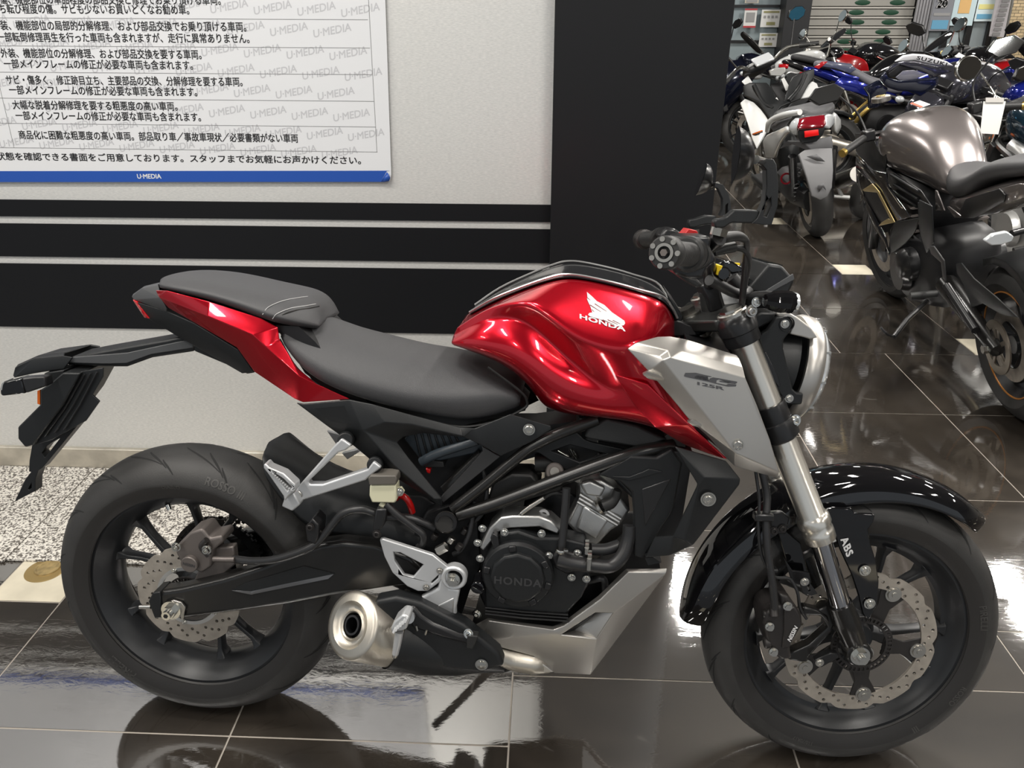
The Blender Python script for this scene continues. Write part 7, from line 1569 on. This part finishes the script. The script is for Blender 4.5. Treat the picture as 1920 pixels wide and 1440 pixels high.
# far wall of the shop
YW = 11.6
gs = mat('grey_shutter', (.36, .35, .32), .5)
m = MB(); m.box((2.5, YW+.35, 1.5), (14, .1, 3.0)); struct(m.build('wall_far', mat('far_wall_paint', (.10, .10, .10), .7)))
m = MB(); m.box((-4.2, 7, 1.5), (.1, 10, 3.0)); struct(m.build('wall_left', mat('far_wall_paint', (.10, .10, .10), .7)))
m = MB(); m.box((9.0, 6, 1.5), (.1, 20, 3.0)); struct(m.build('wall_right', mat('right_wall_paint', (.22, .21, .19), .7)))
sl = thing('roller_shutter', 'grey slatted shutter with dark green marks at the back of the shop', 'shutter', (0, 0, 0))
x0, x1 = W(1512, 0, YW).x, W(1716, 0, YW).x
for k in range(14):
    z = .30+k*.115; m = MB(); m.box(((x0+x1)/2, YW, z+.03), (x1-x0, .03, .085)); s_ = m.build('slat', gs, sl, bevel=.006)
    m = MB(); m.box(((x0+x1)/2, YW-.02, z+.085), (x1-x0, .02, .018)); m.build('slat_edge', mat('pale_slat_edge', (.6, .58, .53), .5), sl)
    if 5 <= k <= 11:
        for q in (.28+.02*(k % 3), .62-.02*(k % 2)):
            m = MB(); m.sphere((x0+(x1-x0)*q+.03*k, YW-.018, z+.03), .10, 14, 6, (1, .05, .32)); m.build('green_mark', mat('dark_green', (.01, .06, .03), .5), sl)
pa, pb = W(1468, 10, YW-.2).x, W(1516, 10, YW-.2).x
m = MB(); m.box(((pa+pb)/2, YW-.2, 1.4), (pb-pa, .3, 2.8)); struct(m.build('wall_pillar', mat('black_pillar', (.02, .021, .023), .5), bevel=.004))
# window with posters left of the pillar
wa, wb_ = W(1372, 10, YW).x, pa
win = MB().box(((wa+wb_)/2-1.0, YW-.05, 1.4), (wb_-wa+2.0, .02, 2.8)).build('window_1', mat('bluish_glass', (.30, .36, .38), .1, coat=.5)); struct(win)
for k, z in enumerate((1.02, 1.44)):
    m = MB(); m.box(((wa+wb_)/2-1.0, YW-.08, z), (wb_-wa+2.0, .03, .03)); o = m.build('window_bar', M_BLACK2, win)
def poster2(nm, lab, u0, v0, u1, v1, Y, base, stripes, body=None, cat='poster'):
    a, b = W(u0, v0, Y), W(u1, v1, Y); t = thing(nm, lab, cat, (a.x, Y, b.z)); w_, h_ = b.x-a.x, a.z-b.z
    m = MB(); m.box((w_/2, 0, h_/2), (w_, .006, h_)); m.build('sheet', base, t)
    for f0, f1, g0, g1, mm in stripes:
        m = MB(); m.box(((f0+f1)/2*w_, -.005, (g0+g1)/2*h_), ((f1-f0)*w_, .004, (g1-g0)*h_)); m.build('printed_block', mm, t)
    return t
i1, i2, i3, i4 = mat('print_grey', (.35, .35, .35), .5), mat('print_red', (.5, .05, .06), .5), mat('print_olive', (.35, .33, .15), .5), mat('print_blue', (.15, .4, .6), .5)
rws = [(.1, .9, .82, .92, i3)]+[(.12+.2*k, .24+.2*k, .52, .66, i1) for k in range(4)]+[(.3, .75, .12, .3, i3)]
poster2('notice', 'cream notice with small figures taped to the far window, upper of two', 1429, 18, 1461, 51, YW-.12, M_PAPER, rws)
poster2('notice', 'cream notice with small figures taped to the far window, lower of two', 1425, 62, 1455, 88, YW-.12, M_PAPER, rws)
poster2('notice', 'white and red notice taped to the far window above the white scooter', 1397, 16, 1416, 52, YW-.12, M_PAPER, [(0, 1, .92, 1, i2), (0, 1, 0, .1, i2), (.15, .85, .3, .8, i1)])
poster2('notice', 'small notice at the top of the far window frame', 1398, -8, 1422, 6, YW-.12, mat('print_cream', (.6, .55, .45), .5), [(.1, .9, .1, .5, i1)])
# pipes / folded curtain right of the shutter
ca = W(1716, 20, YW-.1).x; cb = W(1750, 20, YW-.1).x
cur = thing('folded_partition', 'silver folded partition beside the grey shutter', 'partition', (0, 0, 0))
for k in range(6):
    x = ca+(cb-ca)*(k+.5)/6; m = MB(); m.cyl((x, YW-.1, 0), (x, YW-.1, 2.6), (cb-ca)/12, n=14); m.build('fold', mat('silver_fold', (.5, .5, .52), .3, metal=.7), cur)
# glass entrance with posters
gm = mat('entrance_glass', (.45, .52, .55), .15, coat=.5)
ga, gb = W(1752, 10, YW-.05).x, W(1905, 10, YW-.05).x
ent = MB().box(((ga+gb)/2, YW-.05, 1.4), (gb-ga, .03, 2.8)).build('door_1', gm); struct(ent)
for u in (1783, 1826, 1866): 
    x = W(u, 10, YW-.1).x; m = MB(); m.box((x, YW-.1, 1.3), (.07, .06, 2.6)); m.build('door_post', M_BLACK2, ent)
poster2('poster', 'grey poster with a large number in the entrance glass', 1754, -10, 1778, 58, YW-.14, mat('print_slate', (.25, .26, .29), .5), [(.1, .9, .05, .3, i4), (.1, .9, .42, .5, i1)])
poster2('poster', 'pale blue poster with an orange figure in the entrance glass', 1792, -10, 1822, 48, YW-.14, mat('print_pale_blue', (.6, .75, .8), .5), [(.25, .75, .4, .95, mat('print_orange', (.8, .5, .2), .5))])
poster2('poster', 'pale poster with yellow band in the middle entrance pane', 1836, -6, 1860, 40, YW-.14, mat('print_ice', (.7, .82, .85), .5), [(.1, .9, .5, .7, mat('print_lemon', (.8, .75, .3), .5)), (.1, .9, .1, .3, i4)])
tt = MB(); a_ = W(1766, 8, YW-.155); text_to(tt, '20', .13, lambda x, y, z: Vector((a_.x+x, a_.y, a_.z+y)), bold=.01); tt.build('poster_lettering', M_WHITE, [o for o in COL.objects if o.name.startswith('poster') and o.get('label', '').startswith('grey poster')][0], smooth=False)
bpy.context.view_layer.update()
for o in COL.objects:
    if o.name.startswith('poster_lettering'): o.matrix_parent_inverse = o.parent.matrix_world.inverted()
# tall white banner sign and the stone wall
bs = thing('banner_sign', 'tall narrow white sign board with grey vertical text near the entrance', 'sign', (0, 0, 0))
m = MB(); m.prism([W(1871, -20, 8.6), W(1900, -20, 8.6), W(1882, 70, 8.6), W(1855, 68, 8.6)], (0, .01, 0)); m.build('board', mat('sign_white', (.72, .7, .72), .5), bs)
for k in range(9):
    a_ = W(1889-k*2.6, -8+k*9, 8.59); m = MB(); m.box(a_, (.07, .004, .03)); m.build('text_block', i1, bs)
m = MB(); m.prism([W(1903, -20, 8.6), W(1906, -20, 8.6), W(1884, 80, 8.6), W(1881, 80, 8.6)], (0, .02, 0)); m.build('side_rail', M_STEEL, bs)
a_, b_ = W(1896, -10, YW-.3), W(1990, 10, YW-.3)
stm = bpy.data.materials.new('stacked_stone'); stm.use_nodes = True; nt = stm.node_tree; bk = nt.nodes.new('ShaderNodeTexBrick'); tc = nt.nodes.new('ShaderNodeTexCoord'); mp = nt.nodes.new('ShaderNodeMapping'); mp.inputs['Rotation'].default_value = (pi/2, 0, 0)
bk.inputs['Scale'].default_value = 6; bk.inputs['Color1'].default_value = (.55, .42, .25, 1); bk.inputs['Color2'].default_value = (.38, .30, .18, 1); bk.inputs['Mortar'].default_value = (.1, .08, .05, 1); bk.inputs['Row Height'].default_value = .22
nt.links.new(tc.outputs['Object'], mp.inputs[0]); nt.links.new(mp.outputs[0], bk.inputs[0]); nt.links.new(bk.outputs[0], nt.nodes['Principled BSDF'].inputs[0])
struct(MB().box(((a_.x+b_.x)/2, YW-.3, 1.4), (b_.x-a_.x, .2, 2.8)).build('wall_stone', stm))
